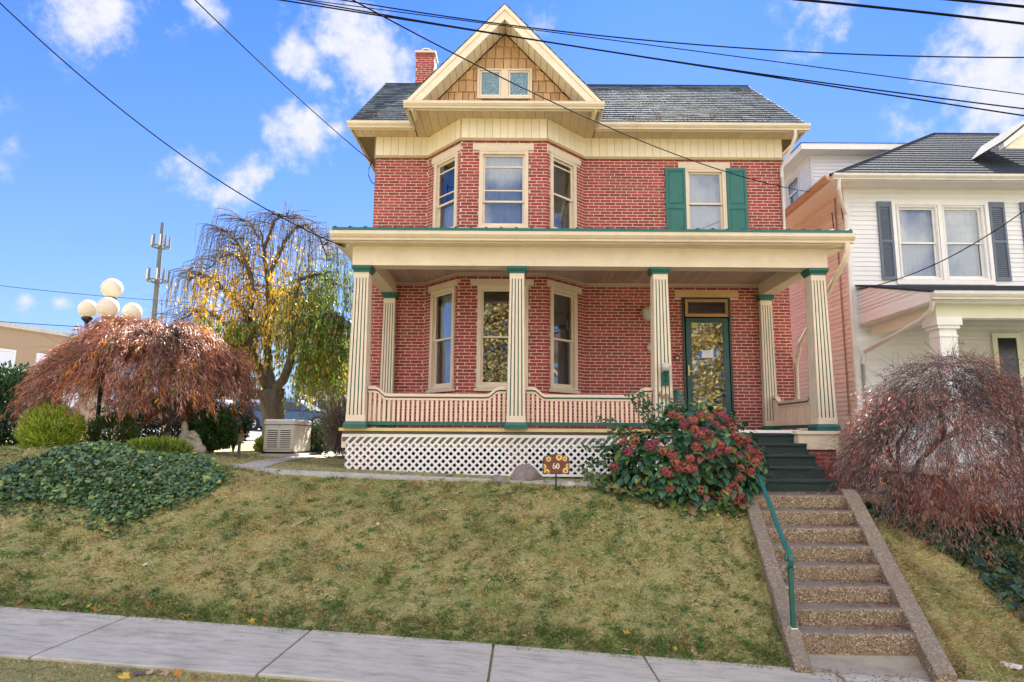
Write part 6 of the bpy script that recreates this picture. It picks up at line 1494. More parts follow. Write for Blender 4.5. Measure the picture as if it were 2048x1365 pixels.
bush('dwarf_cypress', bc(312,905,9.6), (.46,.3,.18), 8500, .07, .011, [(.34,.43,.05),(.17,.27,.035),(.10,.17,.03)], 'low lime-green dwarf cypress spreading over the ivy by the statue', (3,4,2), up=.7)
bush('cypress_shrub', bc(225,870,10.4), (.36,.34,.3), 6500, .07, .011, [(.07,.13,.03),(.10,.17,.04),(.16,.13,.05)], 'olive-green cypress shrub in shade under the left maple', (3,3,1), up=.7)
bush('boxwood_shrub', bc(425,862,11.6), (.40,.38,.36), 13000, .045, .026, [(.03,.09,.03),(.05,.13,.045),(.09,.17,.04),(.25,.24,.05)], 'rounded green boxwood shrub right of the pale statue', (3,4,2,.5), up=.5)
bush('yew_hedge', bc(330,838,12.9), (1.15,.5,.52), 15000, .06, .022, DK, 'dark yew hedge in the shade behind the statue', (5,4,1,.3), up=.4)
bush('yew_hedge', bc(470,850,13.1), (.3,.4,.42), 4000, .06, .022, DK, 'dark clipped shrub end beside the parking lot', (3,4,2,.6), up=.4)
bush('leafy_plant', bc(632,886,14.6), (.30,.3,.30), 800, .20, .04, [(.02,.06,.02),(.04,.10,.03)], 'strappy dark green plant in front of the urn behind the generator', None, up=1.2)
bush('yellow_plant', bc(526,890,14.4), (.16,.2,.16), 900, .07, .04, [(.25,.34,.04),(.35,.36,.05)], 'small yellow-green plant at the left of the generator', None, up=.7)
# twiggy bare shrub beside the porch corner
ts = thing('bare_shrub', P(680,890,13.6), 'bare twiggy grey shrub between the pole and the porch corner', 'shrub'); paths = []
bs0 = P(680,893,13.6); bs0.z = ground_z(bs0.x, 13.6)
for i in range(420): paths.append(wander((bs0.x+rng.normal(0,.12), 13.6+rng.normal(0,.15), bs0.z+rng.uniform(0,.5)), (rng.normal(0,.38), rng.normal(0,.3), 1), rng.uniform(.5,1.35), 6, .10, .01))
tubes_mesh('stems', paths, [random.uniform(.003,.007) for _ in paths], mat('shrub_twig', (.16,.13,.115), .9, bump=0), ts)
C = np.concatenate([p[3:] for p in paths]); n = len(C)
leafmesh('foliage', C+rng.normal(0,.03,(n,3)), rnd_dir(n), .05, .03, pick([(.13,.14,.06),(.2,.13,.05),(.1,.12,.05)], n), M['leaf'], ts)

# ------------------------------------------------------------------ hydrangea with dried red flower heads
HC = np.array([P(1372,935,9.0).x, 8.95, P(1372,940,8.95).z+.02]); HR = np.array([1.06,.62,.86])
hy = thing('hydrangea_bush', (HC[0], HC[1], ground_z(HC[0], HC[1])), 'large hydrangea bush with red dried flower heads and broad green leaves, left of the steps', 'shrub')
def leaf_shape(L_, W, curl=.12):
    m = MB(); prof = [(0,.0),(.12,.32),(.35,.5),(.6,.42),(.82,.2),(1,0)]; vs = []
    for (t, w_) in prof: z = -curl*L_*(t**2)*2; vs += [(t*L_, -w_*W, z+.10*W*(w_*2)), (t*L_, 0, z), (t*L_, w_*W, z+.10*W*(w_*2))]
    m.add(vs, [(3*i+j, 3*i+3+j, 3*i+4+j, 3*i+1+j) for i in range(5) for j in (0,1)]); return m
HLM = []
hcols = [(.025,.095,.045),(.035,.12,.055),(.055,.14,.04),(.10,.17,.03),(.02,.07,.04),(.22,.24,.04),(.16,.06,.04)]
for k, c in enumerate(hcols):
    t = leaf_shape(.135, .085); me = bpy.data.meshes.new('leaf'); me.from_pydata(t.v, [], t.f); me.update(); me.materials.append(mat('hydrangea_leaf_%d' % k, c, .42, var=.25, ns=9, bump=.25, bs=35, trans=.15)); me.shade_smooth(); HLM.append(me)
wts = [4,5,4,2.2,3,.7,.35]
def shellpt(n, f0=-.75, front=True):
    out = []
    while len(out) < n:
        d = rnd_dir(1)[0]
        if d[2] < f0: continue
        if front and d[1] > .45 and random.random() < .7: continue
        out.append(d)
    return np.array(out)
dirs = shellpt(1650); lum = 1+.10*vnoise(dirs[:,0]*3, dirs[:,2]*3, 1.4, 6)
stuffV, stuffF, stuffC = [], [], []; lt = np.array(leaf_shape(.12,.085).v); lf = np.array(leaf_shape(.12,.085).f)
order = np.argsort(dirs[:, 1]+rng.normal(0,.12,len(dirs)))
for rank, i in enumerate(order):
    d = dirs[i]; rad = (1-.28*random.random()**1.3) if rank > 280 else (1.0-.06*random.random()); p = HC+d*HR*lum[i]*rad
    if d[0] < -.4 and d[2] > .35: p -= np.array([0,0,.18])
    out = Vector(d*np.array([1,1.2,.6])); dirv = (out.normalized()*.6+Vector((random.gauss(0,.5), random.gauss(-.2,.4), random.gauss(-.45,.35)))).normalized()
    nv = (out.normalized()*.75+Vector((0,-.1,.75))).normalized(); side = nv.cross(dirv).normalized(); nv = dirv.cross(side).normalized()
    sc = random.uniform(.65,1.25); Mx = Matrix((dirv*sc, side*sc, nv*sc)).transposed().to_4x4(); k = random.choices(range(7), wts)[0]
    if d[2] < -.4 and random.random() < .4: k = random.choice((3,5,3,6))
    if rank < 290:
        o = bpy.data.objects.new('leaf', HLM[k]); COL.objects.link(o); o.matrix_basis = Matrix.Translation(Vector(p))@Mx; setparent(o, hy)
    else:
        A_ = np.array(Mx.to_3x3()); stuffV.append(lt@A_.T+p); stuffF.append(lf+len(lt)*len(stuffF)); stuffC.append(np.repeat(np.array(hcols[k])[None]*(1+random.gauss(0,.15)), len(lf), 0))
props(npmesh('leaves', np.concatenate(stuffV), np.concatenate(stuffF), M['leafg'] if 'leafg' in M else mat('hydrangea_leaf_mass', (.9,.9,.9), .42, ns=4, col2=(1.1,1.1,1.1), bump=.1, attr=True, trans=.15), hy, col=np.clip(np.concatenate(stuffC), .005, 1), smooth=True), kind='stuff')
# thin outer shoots with small leaves at the upper left of the bush
paths, C, Dr = [], [], []
for (x0, y0, x1, y1) in ((1290,930,1180,880),(1280,950,1195,900),(1270,960,1185,925),(1310,900,1240,800),(1320,890,1275,790),(1340,880,1330,815),(1330,880,1300,840),(1300,960,1230,975),(1300,900,1215,865),(1290,1000,1240,985),(1440,1040,1460,1072),(1470,1030,1450,1070),(1380,870,1395,800),(1300,920,1205,850)):
    for r_ in range(1):
        a, c = np.array(P(x0+random.gauss(0,8), y0, 8.9)), np.array(P(x1+random.gauss(0,10), y1+random.gauss(0,8), 8.75)); s = np.linspace(0,1,9)[:, None]; p = a+(c-a)*s+np.array([0,0,.10])*np.sin(s*np.pi)+rng.normal(0,.01,(9,3)); paths.append(p)
        for q_ in p[2:]:
            for _ in range(11): C.append(q_+rng.normal(0,.04,3)); Dr.append(nrm(rng.normal((0,-.2,-.2),.7,3)[None])[0])
shp = tubes_mesh('shoots', paths, [.004]*len(paths), mat('green_stem', (.12,.14,.06), .8, bump=0), hy)
shp['kind'] = 'stuff'
n = len(C); leafmesh('shoot_leaves', np.array(C), np.array(Dr), .07*rng.uniform(.6,1.3,n), .042, pick([(.05,.14,.06),(.09,.18,.06),(.04,.11,.06)], n), mat('shoot_leaf', (.9,.9,.9), .5, ns=4, col2=(1.1,1.1,1.1), bump=0, attr=True, trans=.2), hy, bend=.1)
# flower heads
def flower_head(seed):
    r_ = np.random.default_rng(seed); n = 95; d = nrm(r_.normal(size=(n,3))); d = d[d[:,2] > -.45]; n = len(d); vs, fs, t = [], [], []
    m = MB()
    for q_ in d:
        q_ = Vector(q_); c = q_*.062*(1+r_.normal(0,.06)); a = q_.orthogonal().normalized(); b_ = q_.cross(a); ang = r_.uniform(0, 6.28); a, b_ = a*math.cos(ang)+b_*math.sin(ang), b_*math.cos(ang)-a*math.sin(ang); s = .0155
        for s1, s2 in ((1,0),(0,1),(-1,0),(0,-1)):
            u = a*s1+b_*s2; v = a*s2-b_*s1; m.add([c-q_*.006, c+u*s*.7+v*s*.5, c+u*s*1.25+q_*.005, c+u*s*.7-v*s*.5], [(0,1,2,3)], r_.uniform())
    me = bpy.data.meshes.new('flower_head'); me.from_pydata(m.v, [], m.f); me.update(); a_ = me.attributes.new('tone','FLOAT','FACE'); a_.data.foreach_set('value', m.t); return me
FM = []
for k, (c1, c2) in enumerate((((.28,.05,.06),(.42,.11,.10)), ((.32,.08,.055),(.44,.20,.11)), ((.22,.035,.06),(.34,.07,.10)), ((.34,.06,.055),(.50,.14,.10)))):
    me = flower_head(k); me.materials.append(mat('dried_flower_%d' % k, c1, .75, ns=60, col2=c2, bump=0, tone=.45, trans=.15)); FM.append(me)
FP = [(1265,893),(1270,878),(1243,882),(1258,905),(1320,1018),(1345,910),(1352,925),(1360,935),(1380,918),(1325,902),(1310,885),(1393,895),(1412,885),(1400,872),(1410,862),(1370,850),(1360,835),(1385,842),(1345,830),(1400,830),(1420,835),(1430,850),(1445,860),(1455,842),(1440,828),(1465,855),(1470,875),(1480,880),(1455,900),(1478,912),(1492,915),(1498,900),(1510,905),(1515,912),(1480,935),(1498,940),(1478,955),(1465,970),(1455,982),(1450,990),(1490,1000),(1485,1010),(1400,980),(1340,978),(1375,935),(1420,912),(1400,900),(1440,890),(1420,870),(1385,938),(1418,1010),(1480,1028),(1335,945),(1300,893),(1230,935),(1495,880),(1475,990),(1470,1000),(1435,905),(1390,860),(1452,872),(1508,925)]
for i, (x, y) in enumerate(FP):
    # put the head on the front of the bush where its place on the leafy surface is
    best = None; u_ = (P(x, y, 8.6)); ctr = HC
    dx = (u_.x-HC[0])/HR[0]/1.02; dz_ = (u_.z-HC[2])/HR[2]/1.02; rad = min(.97, dx*dx+dz_*dz_); yy_ = HC[1]-HR[1]*math.sqrt(1-rad)*1.06; p = P(x, y, yy_)
    o = bpy.data.objects.new('flower_head', FM[random.choices((0,1,2,3), (4,3,2,3))[0]]); COL.objects.link(o); o.location = p
    o.rotation_euler = (R(random.gauss(55,16)), R(random.gauss(0,18)), random.uniform(-.5,.5)); s = random.uniform(.82,1.15)*(1.35 if (x, y) == (1320,1018) else 1); o.scale = (s,s,s*.82); setparent(o, hy)
paths = []
g0 = np.array([HC[0]+.1, HC[1], ground_z(HC[0], HC[1])])
for i in range(46): paths.append(wander(g0+rng.normal(0,(.14,.1,.02)), (rng.normal(0,.8), rng.normal(-.2,.5), .8), rng.uniform(.6,1.0), 6, .10, 0))
for (x, y) in ((1370,1040),(1395,1025),(1405,1040),(1420,1015),(1290,1045)): paths.append(wander(g0, np.array(P(x,y,8.3))-g0, .75, 7, .14, 0))
tubes_mesh('stems', paths, [random.uniform(.006,.011) for _ in paths], mat('dry_stem', (.26,.17,.09), .9, var=.3, bump=0), hy, n=5)

# ------------------------------------------------------------------ fallen leaves
LS = []
def maple_leaf(k):
    r_ = random.Random(k); n = 5; pts = []
    for i in range(10): a = math.pi*(i/9.0*1.75-.375)-.0; rr = (1 if i % 2 == 0 else .55)*r_.uniform(.85,1.1); pts.append((rr*math.cos(a), rr*math.sin(a), r_.uniform(-.06,.22)))
    pts.append((0,-1.2,0)); m = MB(); m.add([(0,0,0)]+pts, [(0,i+1,(i+1)%11+1) for i in range(11)]); me = bpy.data.meshes.new('fallen_leaf'); me.from_pydata(m.v, [], m.f); me.update(); return me
fc = {'tan': (.48,.32,.20), 'yellow': (.60,.42,.07), 'orange': (.45,.19,.04), 'brown': (.22,.11,.06), 'purple': (.14,.08,.09), 'pale': (.55,.48,.36)}
FLM = {k: [] for k in fc}
for k, c in fc.items():
    for j in range(3): me = maple_leaf(ord(k[0]) % 7+j*5+len(k)); me.materials.append(mat('fallen_'+k, c, .8, var=.25, ns=6, bump=.1)); FLM[k].append(me)
def fallen(x, y, k, s, label, group=None, dz=.018):
    o = bpy.data.objects.new('fallen_leaf', random.choice(FLM[k])); COL.objects.link(o); g = G(x, y); o.location = g+Vector((0,0,dz)); o.scale = (s,s,s)
    o.rotation_euler = (random.gauss(0,.5), random.gauss(0,.5), random.uniform(0,6.28)); return props(o, label, 'leaf', group)
fallen(286,1197,'tan',.055,'large tan maple leaf lying on the lawn just above the left pavement')
grp = [('tan','fallen tan maple leaf at the lawn edge',[(233,1205),(12,1216),(130,1215),(215,1222),(345,1205),(460,1228),(650,1222),(1048,1276),(1285,1283),(1386,1308),(1255,1302),(1300,1290),(1340,1290),(990,1277),(560,1230)]),
 ('yellow','fallen yellow maple leaf at the lawn edge',[(228,1214),(175,1217),(318,1212),(505,1245),(508,1197),(325,1218),(570,1244),(1350,1302),(1250,1270),(865,1262)]),
 ('orange','fallen orange leaf at the lawn edge',[(40,1209),(190,1221),(295,1216),(372,1236),(1370,1296),(1278,1302),(530,1240),(850,1250),(1030,1270),(1447,1310)]),
 ('brown','fallen dark brown leaf at the lawn edge',[(50,1198),(205,1223),(310,1222),(415,1244),(140,1219),(745,1232),(640,1225),(855,1236),(1410,1300)]),
 ('purple','small purplish fallen leaf lying on the lawn',[(1332,1192),(445,1163),(820,1275),(480,1128),(1010,1268),(700,1140)]),
 ('pale','small pale fallen leaf lying on the lawn',[(177,1170),(340,1155),(1262,1170),(410,1100),(15,1040),(290,1132),(900,1180),(1450,1255),(640,1100),(760,1050)])]
for k, lab, ps in grp:
    for (x, y) in ps:
        wh = 'far left, below the ivy' if x < 250 else 'left, below the ivy edge' if x < 480 else 'below the left half of the porch' if x < 800 else 'below the sunflower sign' if x < 1180 else 'close to the steps'
        fallen(x+random.gauss(0,2), y+random.gauss(0,2), k, random.uniform(.03,.05)*(.7 if k in ('pale','purple') else 1), lab+', '+wh, k+' fallen leaves')
fallen(1282,1038,'pale',.07,'pinkish curled leaf lying on the lawn below the hydrangea')
fallen(1655,1086,'orange',.035,'small orange leaf lying on the third concrete step from the top', dz=.04)
fallen(1805,1315,'orange',.03,'small orange leaf on the pavement at the foot of the steps')
for i, (x, y, k) in enumerate([(235,1345,'brown'),(275,1352,'purple'),(300,1350,'tan'),(330,1350,'tan'),(355,1352,'orange'),(390,1358,'tan'),(250,1358,'yellow'),(420,1360,'pale')]): fallen(x, y, k, .045, 'fallen %s leaf on the grass strip by the street, bottom left' % k, 'leaves on the roadside strip')
# leaf litter on the steps and along their right wall
n = 1500; sx_, sy_, sz_ = [], [], []
for i in range(n):
    k = random.randrange(8); f = 1-abs(random.gauss(0,.28)) if random.random() < .75 else random.random(); f = min(max(f, .02), .99)
    yy_ = YS0+k*TR+random.uniform(.05, TR); sx_.append(sxl(yy_)+1.12*f); sy_.append(yy_); sz_.append(zlow+(k+1)*RS+.012)
for i in range(500):
    yy_ = random.uniform(6.0, 6.85); sx_.append(sxl(yy_)+random.random()*1.15); sy_.append(yy_); sz_.append(float(sidewalk_z(sx_[-1]))+.035)
for i in range(260): sx_.append(random.uniform(3.3,4.3)); j = random.randrange(4); sy_.append(9.1+j*.275+random.uniform(.05,.25)); sz_.append(zland+(j+1)*rz_+.012) if random.random() < .6 else (sz_.append(zland+.006), sy_.__setitem__(-1, random.uniform(8.7,9.05)))
C = np.stack([sx_, sy_, sz_], 1); n = len(C); D = nrm(np.stack([rng.normal(0,1,n), rng.normal(0,1,n), np.abs(rng.normal(0,.25,n))], 1))
o = leafmesh('leaf_litter', C, D, .045*rng.uniform(.5,1.4,n), .008, pick([(.16,.06,.04),(.22,.09,.05),(.12,.07,.05),(.3,.16,.07)], n), M['blade']); props(o, 'fine reddish leaf litter scattered on the concrete steps', kind='stuff')
n = 2600; x, y = sample(n, -9, 2.6, 6.55, 7.2); k = rng.uniform(size=n) < np.exp(-((y-6.72)/.16)**2); x, y = x[k], y[k]; n = len(x)
o = leafmesh('grass_clippings', np.stack([x, y, np.maximum(terrain(x, y), sidewalk_z(x)+.03*(y < 6.7))+.012], 1), nrm(np.stack([rng.normal(0,1,n), rng.normal(0,.6,n), rng.normal(0,.1,n)], 1)), .06*rng.uniform(.5,1.4,n), .004, pick([(.3,.27,.15),(.2,.2,.1),(.4,.33,.2)], n), M['blade']); props(o, 'dry clippings along the lawn edge', kind='stuff')
# ------------------------------------------------------------------ lamp post with four globes
LY = 11.0
def lpnt(x, y): return P(x, y, LY)
base = lpnt(218, 900); bz = ground_z(base.x, LY)
lm_ = thing('globe_lamp', (base.x, LY, bz), 'black cast lamp post carrying four white globes above the left maple', 'street lamp')
cxl = lpnt(217, 620).x; gr = 19.6/F_PX*LY*1.0
tops = [(224,577,gr*1.03,0), (176,618,gr*.93,0), (216,615,gr*1.02,-.32), (264,624,gr*.95,.1)]
b = MB(); b.tube([(cxl,LY,bz-.1),(cxl,LY,bz+.25),(cxl,LY,bz+.3),(cxl,LY,lpnt(218,665).z),(cxl,LY,lpnt(218,600).z)], [.07,.065,.035,.03,.025], 10); b.build('pole', M['black'], lm_, smooth=True)
for (x, y, r, dy_) in tops:
    c = P(x, y, LY+dy_); b = MB(); b.ball(c, r, 24, 16); b.build('globe', M['globe'], lm_, smooth=True)
    b = MB(); b.lathe((c.x, c.y, c.z-r*.98-.075), [(.02,-.10),(.035,-.06),(.025,-.03),(.045,.0),(.085,.045),(.09,.07),(.06,.085)], 14)
    if y > 600: b.tube([(c.x,c.y,c.z-r-.17),(c.x,c.y,c.z-r-.30),((c.x+cxl)/2,(c.y+LY)/2,c.z-r-.42),(cxl,LY,c.z-r-.36)], [.018,.02,.018,.02], 7)
    b.build('globe_holder', M['black'], lm_)

# ------------------------------------------------------------------ standby generator
GY = 13.2; g0 = P(524,905,GY); g1 = P(588,905,GY); gzb = ground_z((g0.x+g1.x)/2, GY)+.0; gtz = P(560,840,GY).z; gb = P(560,910,GY).z
gw = g1.x-g0.x; gd = 1.05
gen = thing('generator', ((g0.x+g1.x)/2, GY+.5, gb), 'pale grey louvred standby generator on a low pad beside the side yard', 'generator')
b = MB(); b.box(g0.x-.06, g1.x+.10, GY-.06, GY+gd+.1, gb-.25, gb+.02); b.build('pad', M['concrete'], gen)
b = MB(); b.box(g0.x, g1.x, GY-.0, GY+gd, gb+.02, gb+.06); b.build('base_frame', M['black'], gen)
def chamf_box(b, x0, x1, y0, y1, z0, z1, c): 
    p = [(x0+c,y0),(x1-c,y0),(x1,y0+c),(x1,y1-c),(x1-c,y1),(x0+c,y1),(x0,y1-c),(x0,y0+c)]; n = 8
    vs = [(x,y,z0) for x,y in p]+[(x,y,z1-c) for x,y in p]+[(x0+(x-x0)*(1-2*c/(x1-x0))+c,y0+(y-y0)*(1-2*c/(y1-y0))+c,z1) for x,y in p]
    b.add(vs, [(i,(i+1)%n,n+(i+1)%n,n+i) for i in range(n)]+[(n+i,n+(i+1)%n,2*n+(i+1)%n,2*n+i) for i in range(n)]+[tuple(range(2*n,3*n))])
b = MB(); chamf_box(b, g0.x+.005, g1.x-.005, GY, GY+gd, gb+.06, gtz-.08, .03); b.build('enclosure', M['plastic'], gen)
b = MB(); chamf_box(b, g0.x-.005, g1.x+.005, GY-.012, GY+gd+.01, gtz-.09, gtz+.01, .03); b.build('lid', M['plastic'], gen)
for cx_ in (.30, .70):
    for i in range(9):
        z = gb+.16+i*.041; b = MB(); xc_ = g0.x+gw*cx_; w2 = gw*.155
        b.hexa([(xc_-w2,GY-.004,z),(xc_+w2,GY-.004,z),(xc_+w2,GY+.02,z+.002),(xc_-w2,GY+.02,z+.002),(xc_-w2,GY-.022,z+.006),(xc_+w2,GY-.022,z+.006),(xc_+w2,GY+.0,z+.024),(xc_-w2,GY+.0,z+.024)]); b.build('louvre', M['plastic'], gen)
        b = MB(); b.box(xc_-w2, xc_+w2, GY-.003, GY+.001, z-.012, z+.001); b.build('louvre_slot', M['black'], gen)
b = MB(); b.box(g0.x+.01, g1.x-.01, GY-.006, GY, gb+.10, gb+.105); b.build('seam', M['black'], gen)
b = MB(); b.box(g0.x+gw*.47, g0.x+gw*.53, GY-.004, GY, gb+.56, gb+.60); b.build('emblem', mat('emblem_green', (.25,.4,.25), .5, bump=0), gen)
for xx in (g0.x+.04, g1.x-.04): b = MB(); b.lathe((xx,GY-.005,gb+.075), [(.012,-.01),(.012,.01)], 8); b.build('bolt', M['black'], gen)

# small utility post
up = at(478, 12.4); b = MB(); b.box(up.x-.022, up.x+.022, up.y-.022, up.y+.022, up.z-.1, up.z+.28); ut = thing('garden_light', up, 'short grey garden light on a post left of the generator', 'garden light'); b.build('post', mat('grey_post', (.18,.21,.22), .6), ut)
b = MB(); b.box(up.x-.055, up.x+.055, up.y-.05, up.y+.05, up.z+.28, up.z+.40); b.box(up.x-.07, up.x+.07, up.y-.065, up.y+.065, up.z+.40, up.z+.42); b.build('lamp_head', mat('lamp_head', (.36,.36,.30), .5), ut)

# statue: pale weathered seated figure
sg0 = at(385, 11.25); sh = thing('garden_statue', sg0, 'weathered cream garden statue of a robed figure seated on a rock', 'statue'); sY = sg0.y
k_ = sY/F_PX
def st_pt(x, y, d=0): p = P(x, y, sY+d); return p
import bmesh
bm = bmesh.new()
def blob(cx_, cy_, rx_, ry_, d=0, rd=None, sub=2, rot=0):
    c = st_pt(cx_, cy_, d); m_ = Matrix.Translation(c)@Matrix.Rotation(rot, 4, 'Y')@Matrix.Diagonal((rx_*k_, (rd or rx_)*k_, ry_*k_, 1)); bmesh.ops.create_icosphere(bm, subdivisions=sub, radius=1, matrix=m_)
for a in ((369,856,7.0,9.5),(369,848,5.5,6),(371,866,9,6),(372,880,12,18),(365,892,12,18),(386,868,9,7,-.02,8,2,.5),(392,878,9,11),(385,895,17,14),(400,900,12,11),(378,905,19,9),(396,888,8,10),(362,874,5,11,-.05,4,2,.15),(380,873,10,4,-.10,4,2,.25)): blob(*a)
me = bpy.data.meshes.new('figure'); bm.to_mesh(me); bm.free()
me.materials.append(mat('weathered_cast_stone', (.42,.38,.32), .9, ns=12, col2=(.68,.64,.56), bump=.8, bs=40)); o = bpy.data.objects.new('figure', me); COL.objects.link(o); setparent(o, sh)
rm_ = o.modifiers.new('r', 'REMESH'); rm_.mode = 'VOXEL'; rm_.voxel_size = .016; rm_.use_smooth_shade = True
sm_ = o.modifiers.new('s', 'SMOOTH'); sm_.iterations = 3
# urn planter and utility pole
un = P(631,885,15.2); un.z = ground_z(un.x, 15.2); b = MB(); b.lathe(un, [(.16,0),(.17,.05),(.09,.10),(.08,.16),(.17,.24),(.27,.36),(.29,.48),(.34,.52),(.34,.57),(.30,.57)], 20); uo = b.build('urn_planter', mat('urn_stone', (.22,.22,.19), .9, ns=10, bump=.5), smooth=False); props(uo, 'grey stone urn planter behind the generator, near the pole', 'planter')
po = P(662,880,16.5); pz = ground_z(po.x, 16.5); pt = thing('utility_pole', (po.x,16.5,pz), 'weathered grey utility pole rising behind the porch corner', 'utility pole')
b = MB(); b.tube([(po.x,16.5,pz-.2),(po.x-.02,16.5,pz+1.6),(P(659,560,16.5).x,16.5,P(659,560,16.5).z)], [.17,.13,.085], 12); b.build('pole', mat('pole_wood', (.27,.245,.225), .9, ns=5, col2=(.42,.39,.36), bump=.6, stretch=(3,3,.4)), pt, smooth=True)

# ------------------------------------------------------------------ cars
def car(name, x, y, z, rz, L_, W, Hh, colm, label, suv=False, hatch=0):
    T = thing(name, (x,y,z), label, 'car', 'cars in the parking lot'); c, s = math.cos(rz), math.sin(rz)
    def tf(p): return (x+p[0]*c-p[1]*s, y+p[0]*s+p[1]*c, z+p[2])
    h = L_/2; bl = .56*Hh if suv else .60*Hh
    low = [(-h+.04,.28),(-h,.55),(-h+.05,bl*.98),(-h*.55,bl*1.06),(h*.40,bl*1.02),(h*.80,bl*.92),(h-.06,bl*.78),(h,.45),(h-.05,.24)]
    bot = []
    for wx in (h*.62, -h*.60):
        for k in range(9): a = math.pi*k/8; bot.append((wx+.37*math.cos(a), .24+.40*math.sin(a)))
    prof = low+[(h*.62+.38,.2)]+bot[:9]+[(-h*.6+.38,.2)]+bot[9:]+[(-h*.6-.38,.2)]
    cols_ = []
    ws_ = [(-W/2,.0),(-W/2+.06,0)]
    vs = []
    for (yy_, ins) in ((-W/2+.07,.05),(-W/2,0),(W/2,0),(W/2-.07,.05)): vs.append([tf((px_*(1-ins*.3), yy_, pz_*(1-ins*.0)+(-ins*.4 if pz_ > bl*.7 else ins*.3))) for px_, pz_ in prof])
    n = len(prof); b = MB(); flat = [p for r_ in vs for p in r_]; fs = []
    for r_ in range(3): fs += [(r_*n+i, r_*n+(i+1)%n, (r_+1)*n+(i+1)%n, (r_+1)*n+i) for i in range(n)]
    fs += [tuple(range(n)), tuple(range(3*n,4*n))]; b.add(flat, fs); bo = b.build('body', colm, T); smooth_by_angle(bo, 30)
    if suv: gp = [(-h*.93,bl*1.0),(-h*.86,Hh*.96),(-h*.55,Hh),(h*.12,Hh*.98),(h*.48,bl*1.0)]
    else: gp = [(-h*.78,bl*1.04),(-h*.42,Hh*.955),(-h*.12,Hh),(h*.14,Hh*.975),(h*.56,bl*1.0)]
    wt_, wb_ = W/2*.74, W/2*.93
    b = MB(); k = len(gp); wid = [wb_ if pz_ < bl*1.1 else wt_ for _, pz_ in gp]
    v0 = [tf((p[0],-w_,p[1])) for p, w_ in zip(gp, wid)]; v1 = [tf((p[0],w_,p[1])) for p, w_ in zip(gp, wid)]
    b.add(v0+v1, [(i,(i+1)%k,k+(i+1)%k,k+i) for i in range(k)]+[tuple(range(k)), tuple(range(k,2*k))]); b.build('cabin', colm, T)
    gm = mat('car_glass', (.02,.03,.04), .22, spec=.35, bump=0)
    def lerp(a, c_, t): return (a[0]+(c_[0]-a[0])*t, a[1]+(c_[1]-a[1])*t)
    for sy in (-1, 1):
        f = lambda px_, t: tf((px_, sy*(wb_+(wt_-wb_)*t+.012), bl*1.05+(Hh*.93-bl*1.05)*t))
        xs0b, xs1b = gp[0][0]+.16, gp[-1][0]-.18; xs0t, xs1t = gp[1][0]+.10, gp[-2][0]-.03; md = (-.05*L_ if suv else -.02*L_)
        cuts = [(xs0b, xs0t, -.30*h-.03, -.30*h-.03), (-.30*h+.04, -.30*h+.04, .20*h, .18*h), (.20*h+.07, .18*h+.07, xs1b, xs1t)] if suv else [(xs0b+.05, xs0t+.05, -.06*h, -.06*h), (-.06*h+.07, -.06*h+.07, xs1b, xs1t)]
        for a0, a1, c0_, c1_ in cuts:
            b = MB(); b.quad(f(a0,.02), f(c0_,.02), f(c1_,.96), f(a1,.96)); b.build('side_window', gm, T)
    for (i, j) in ((len(gp)-1, len(gp)-2), (0, 1)):
        pa, pb_ = gp[i], gp[j]; e = .012 if i else -.012; b = MB(); b.quad(tf((pa[0]+e,-wb_*.9,pa[1]+.03)), tf((pa[0]+e,wb_*.9,pa[1]+.03)), tf((pb_[0]+e,wt_*.9,pb_[1]-.02)), tf((pb_[0]+e,-wt_*.9,pb_[1]-.02))); b.build('windscreen', gm, T)
    for wx in (h*.62, -h*.60):
        for sy in (-1, 1):
            def ring(b, r0, r1, y0, y1, n=20):
                P_ = lambda r, yy_, a: tf((wx+r*math.cos(a), sy*yy_, .34+r*math.sin(a)))
                for k in range(n):
                    a, a2 = 2*math.pi*k/n, 2*math.pi*(k+1)/n; b.add([P_(r0,y1,a),P_(r1,y1,a),P_(r1,y1,a2),P_(r0,y1,a2),P_(r1,y0,a),P_(r1,y0,a2)], [(0,1,2,3),(1,4,5,2)])
            b = MB(); ring(b, .22, .34, W/2-.22, W/2+.005); wh = b.build('wheel', mat('tyre', (.015,.015,.015), .8), T)
            b = MB(); ring(b, .19, .225, W/2-.2, W/2-.01)
            for k in range(7):
                a = 2*math.pi*k/7; q_ = lambda r, da, yy_: tf((wx+r*math.cos(a+da), sy*yy_, .34+r*math.sin(a+da))); b.add([q_(.03,-.5,W/2-.03),q_(.21,-.10,W/2-.01),q_(.21,.10,W/2-.01),q_(.03,.5,W/2-.03)], [(0,1,2,3)])
            b.build('rim', mat('alloy', (.55,.55,.57), .3, metal=.6, bump=0), wh)
            b = MB(); ring(b, 0.0, .2, W/2-.3, W/2-.08); b.build('hub_shadow_disc', M['black'], wh)
    for sy in (-1, 1):
        b = MB(); b.quad(tf((-h+.0,sy*W*.46,bl*.72)), tf((-h+.25,sy*(W/2+.006),bl*.80)), tf((-h+.22,sy*(W/2+.006),bl*.93)), tf((-h+.03,sy*W*.46,bl*.92))); b.build('tail_light', mat('tail_red', (.35,.02,.02), .2, bump=0), T)
        b = MB(); b.hexa([tf((h*.33+dx_, sy*(W/2-.02+dy_), bl*1.03+dz_)) for dz_ in (0,.14) for dx_, dy_ in ((0,0),(.16,0),(.16,.2),(0,.2))]); b.build('mirror', colm, T)
    return T
navy = mat('navy_car_paint', (.015,.07,.19), .25, var=.05, spec=.8, bump=0); silver = mat('silver_car_paint', (.42,.45,.50), .2, var=.03, metal=.3, bump=0)
dark = mat('black_car_paint', (.015,.02,.03), .2, var=.05, bump=0); whitec = mat('white_car_paint', (.62,.64,.66), .2, var=.03, bump=0)
def carz(x, y): return ground_z(x, y)+.03
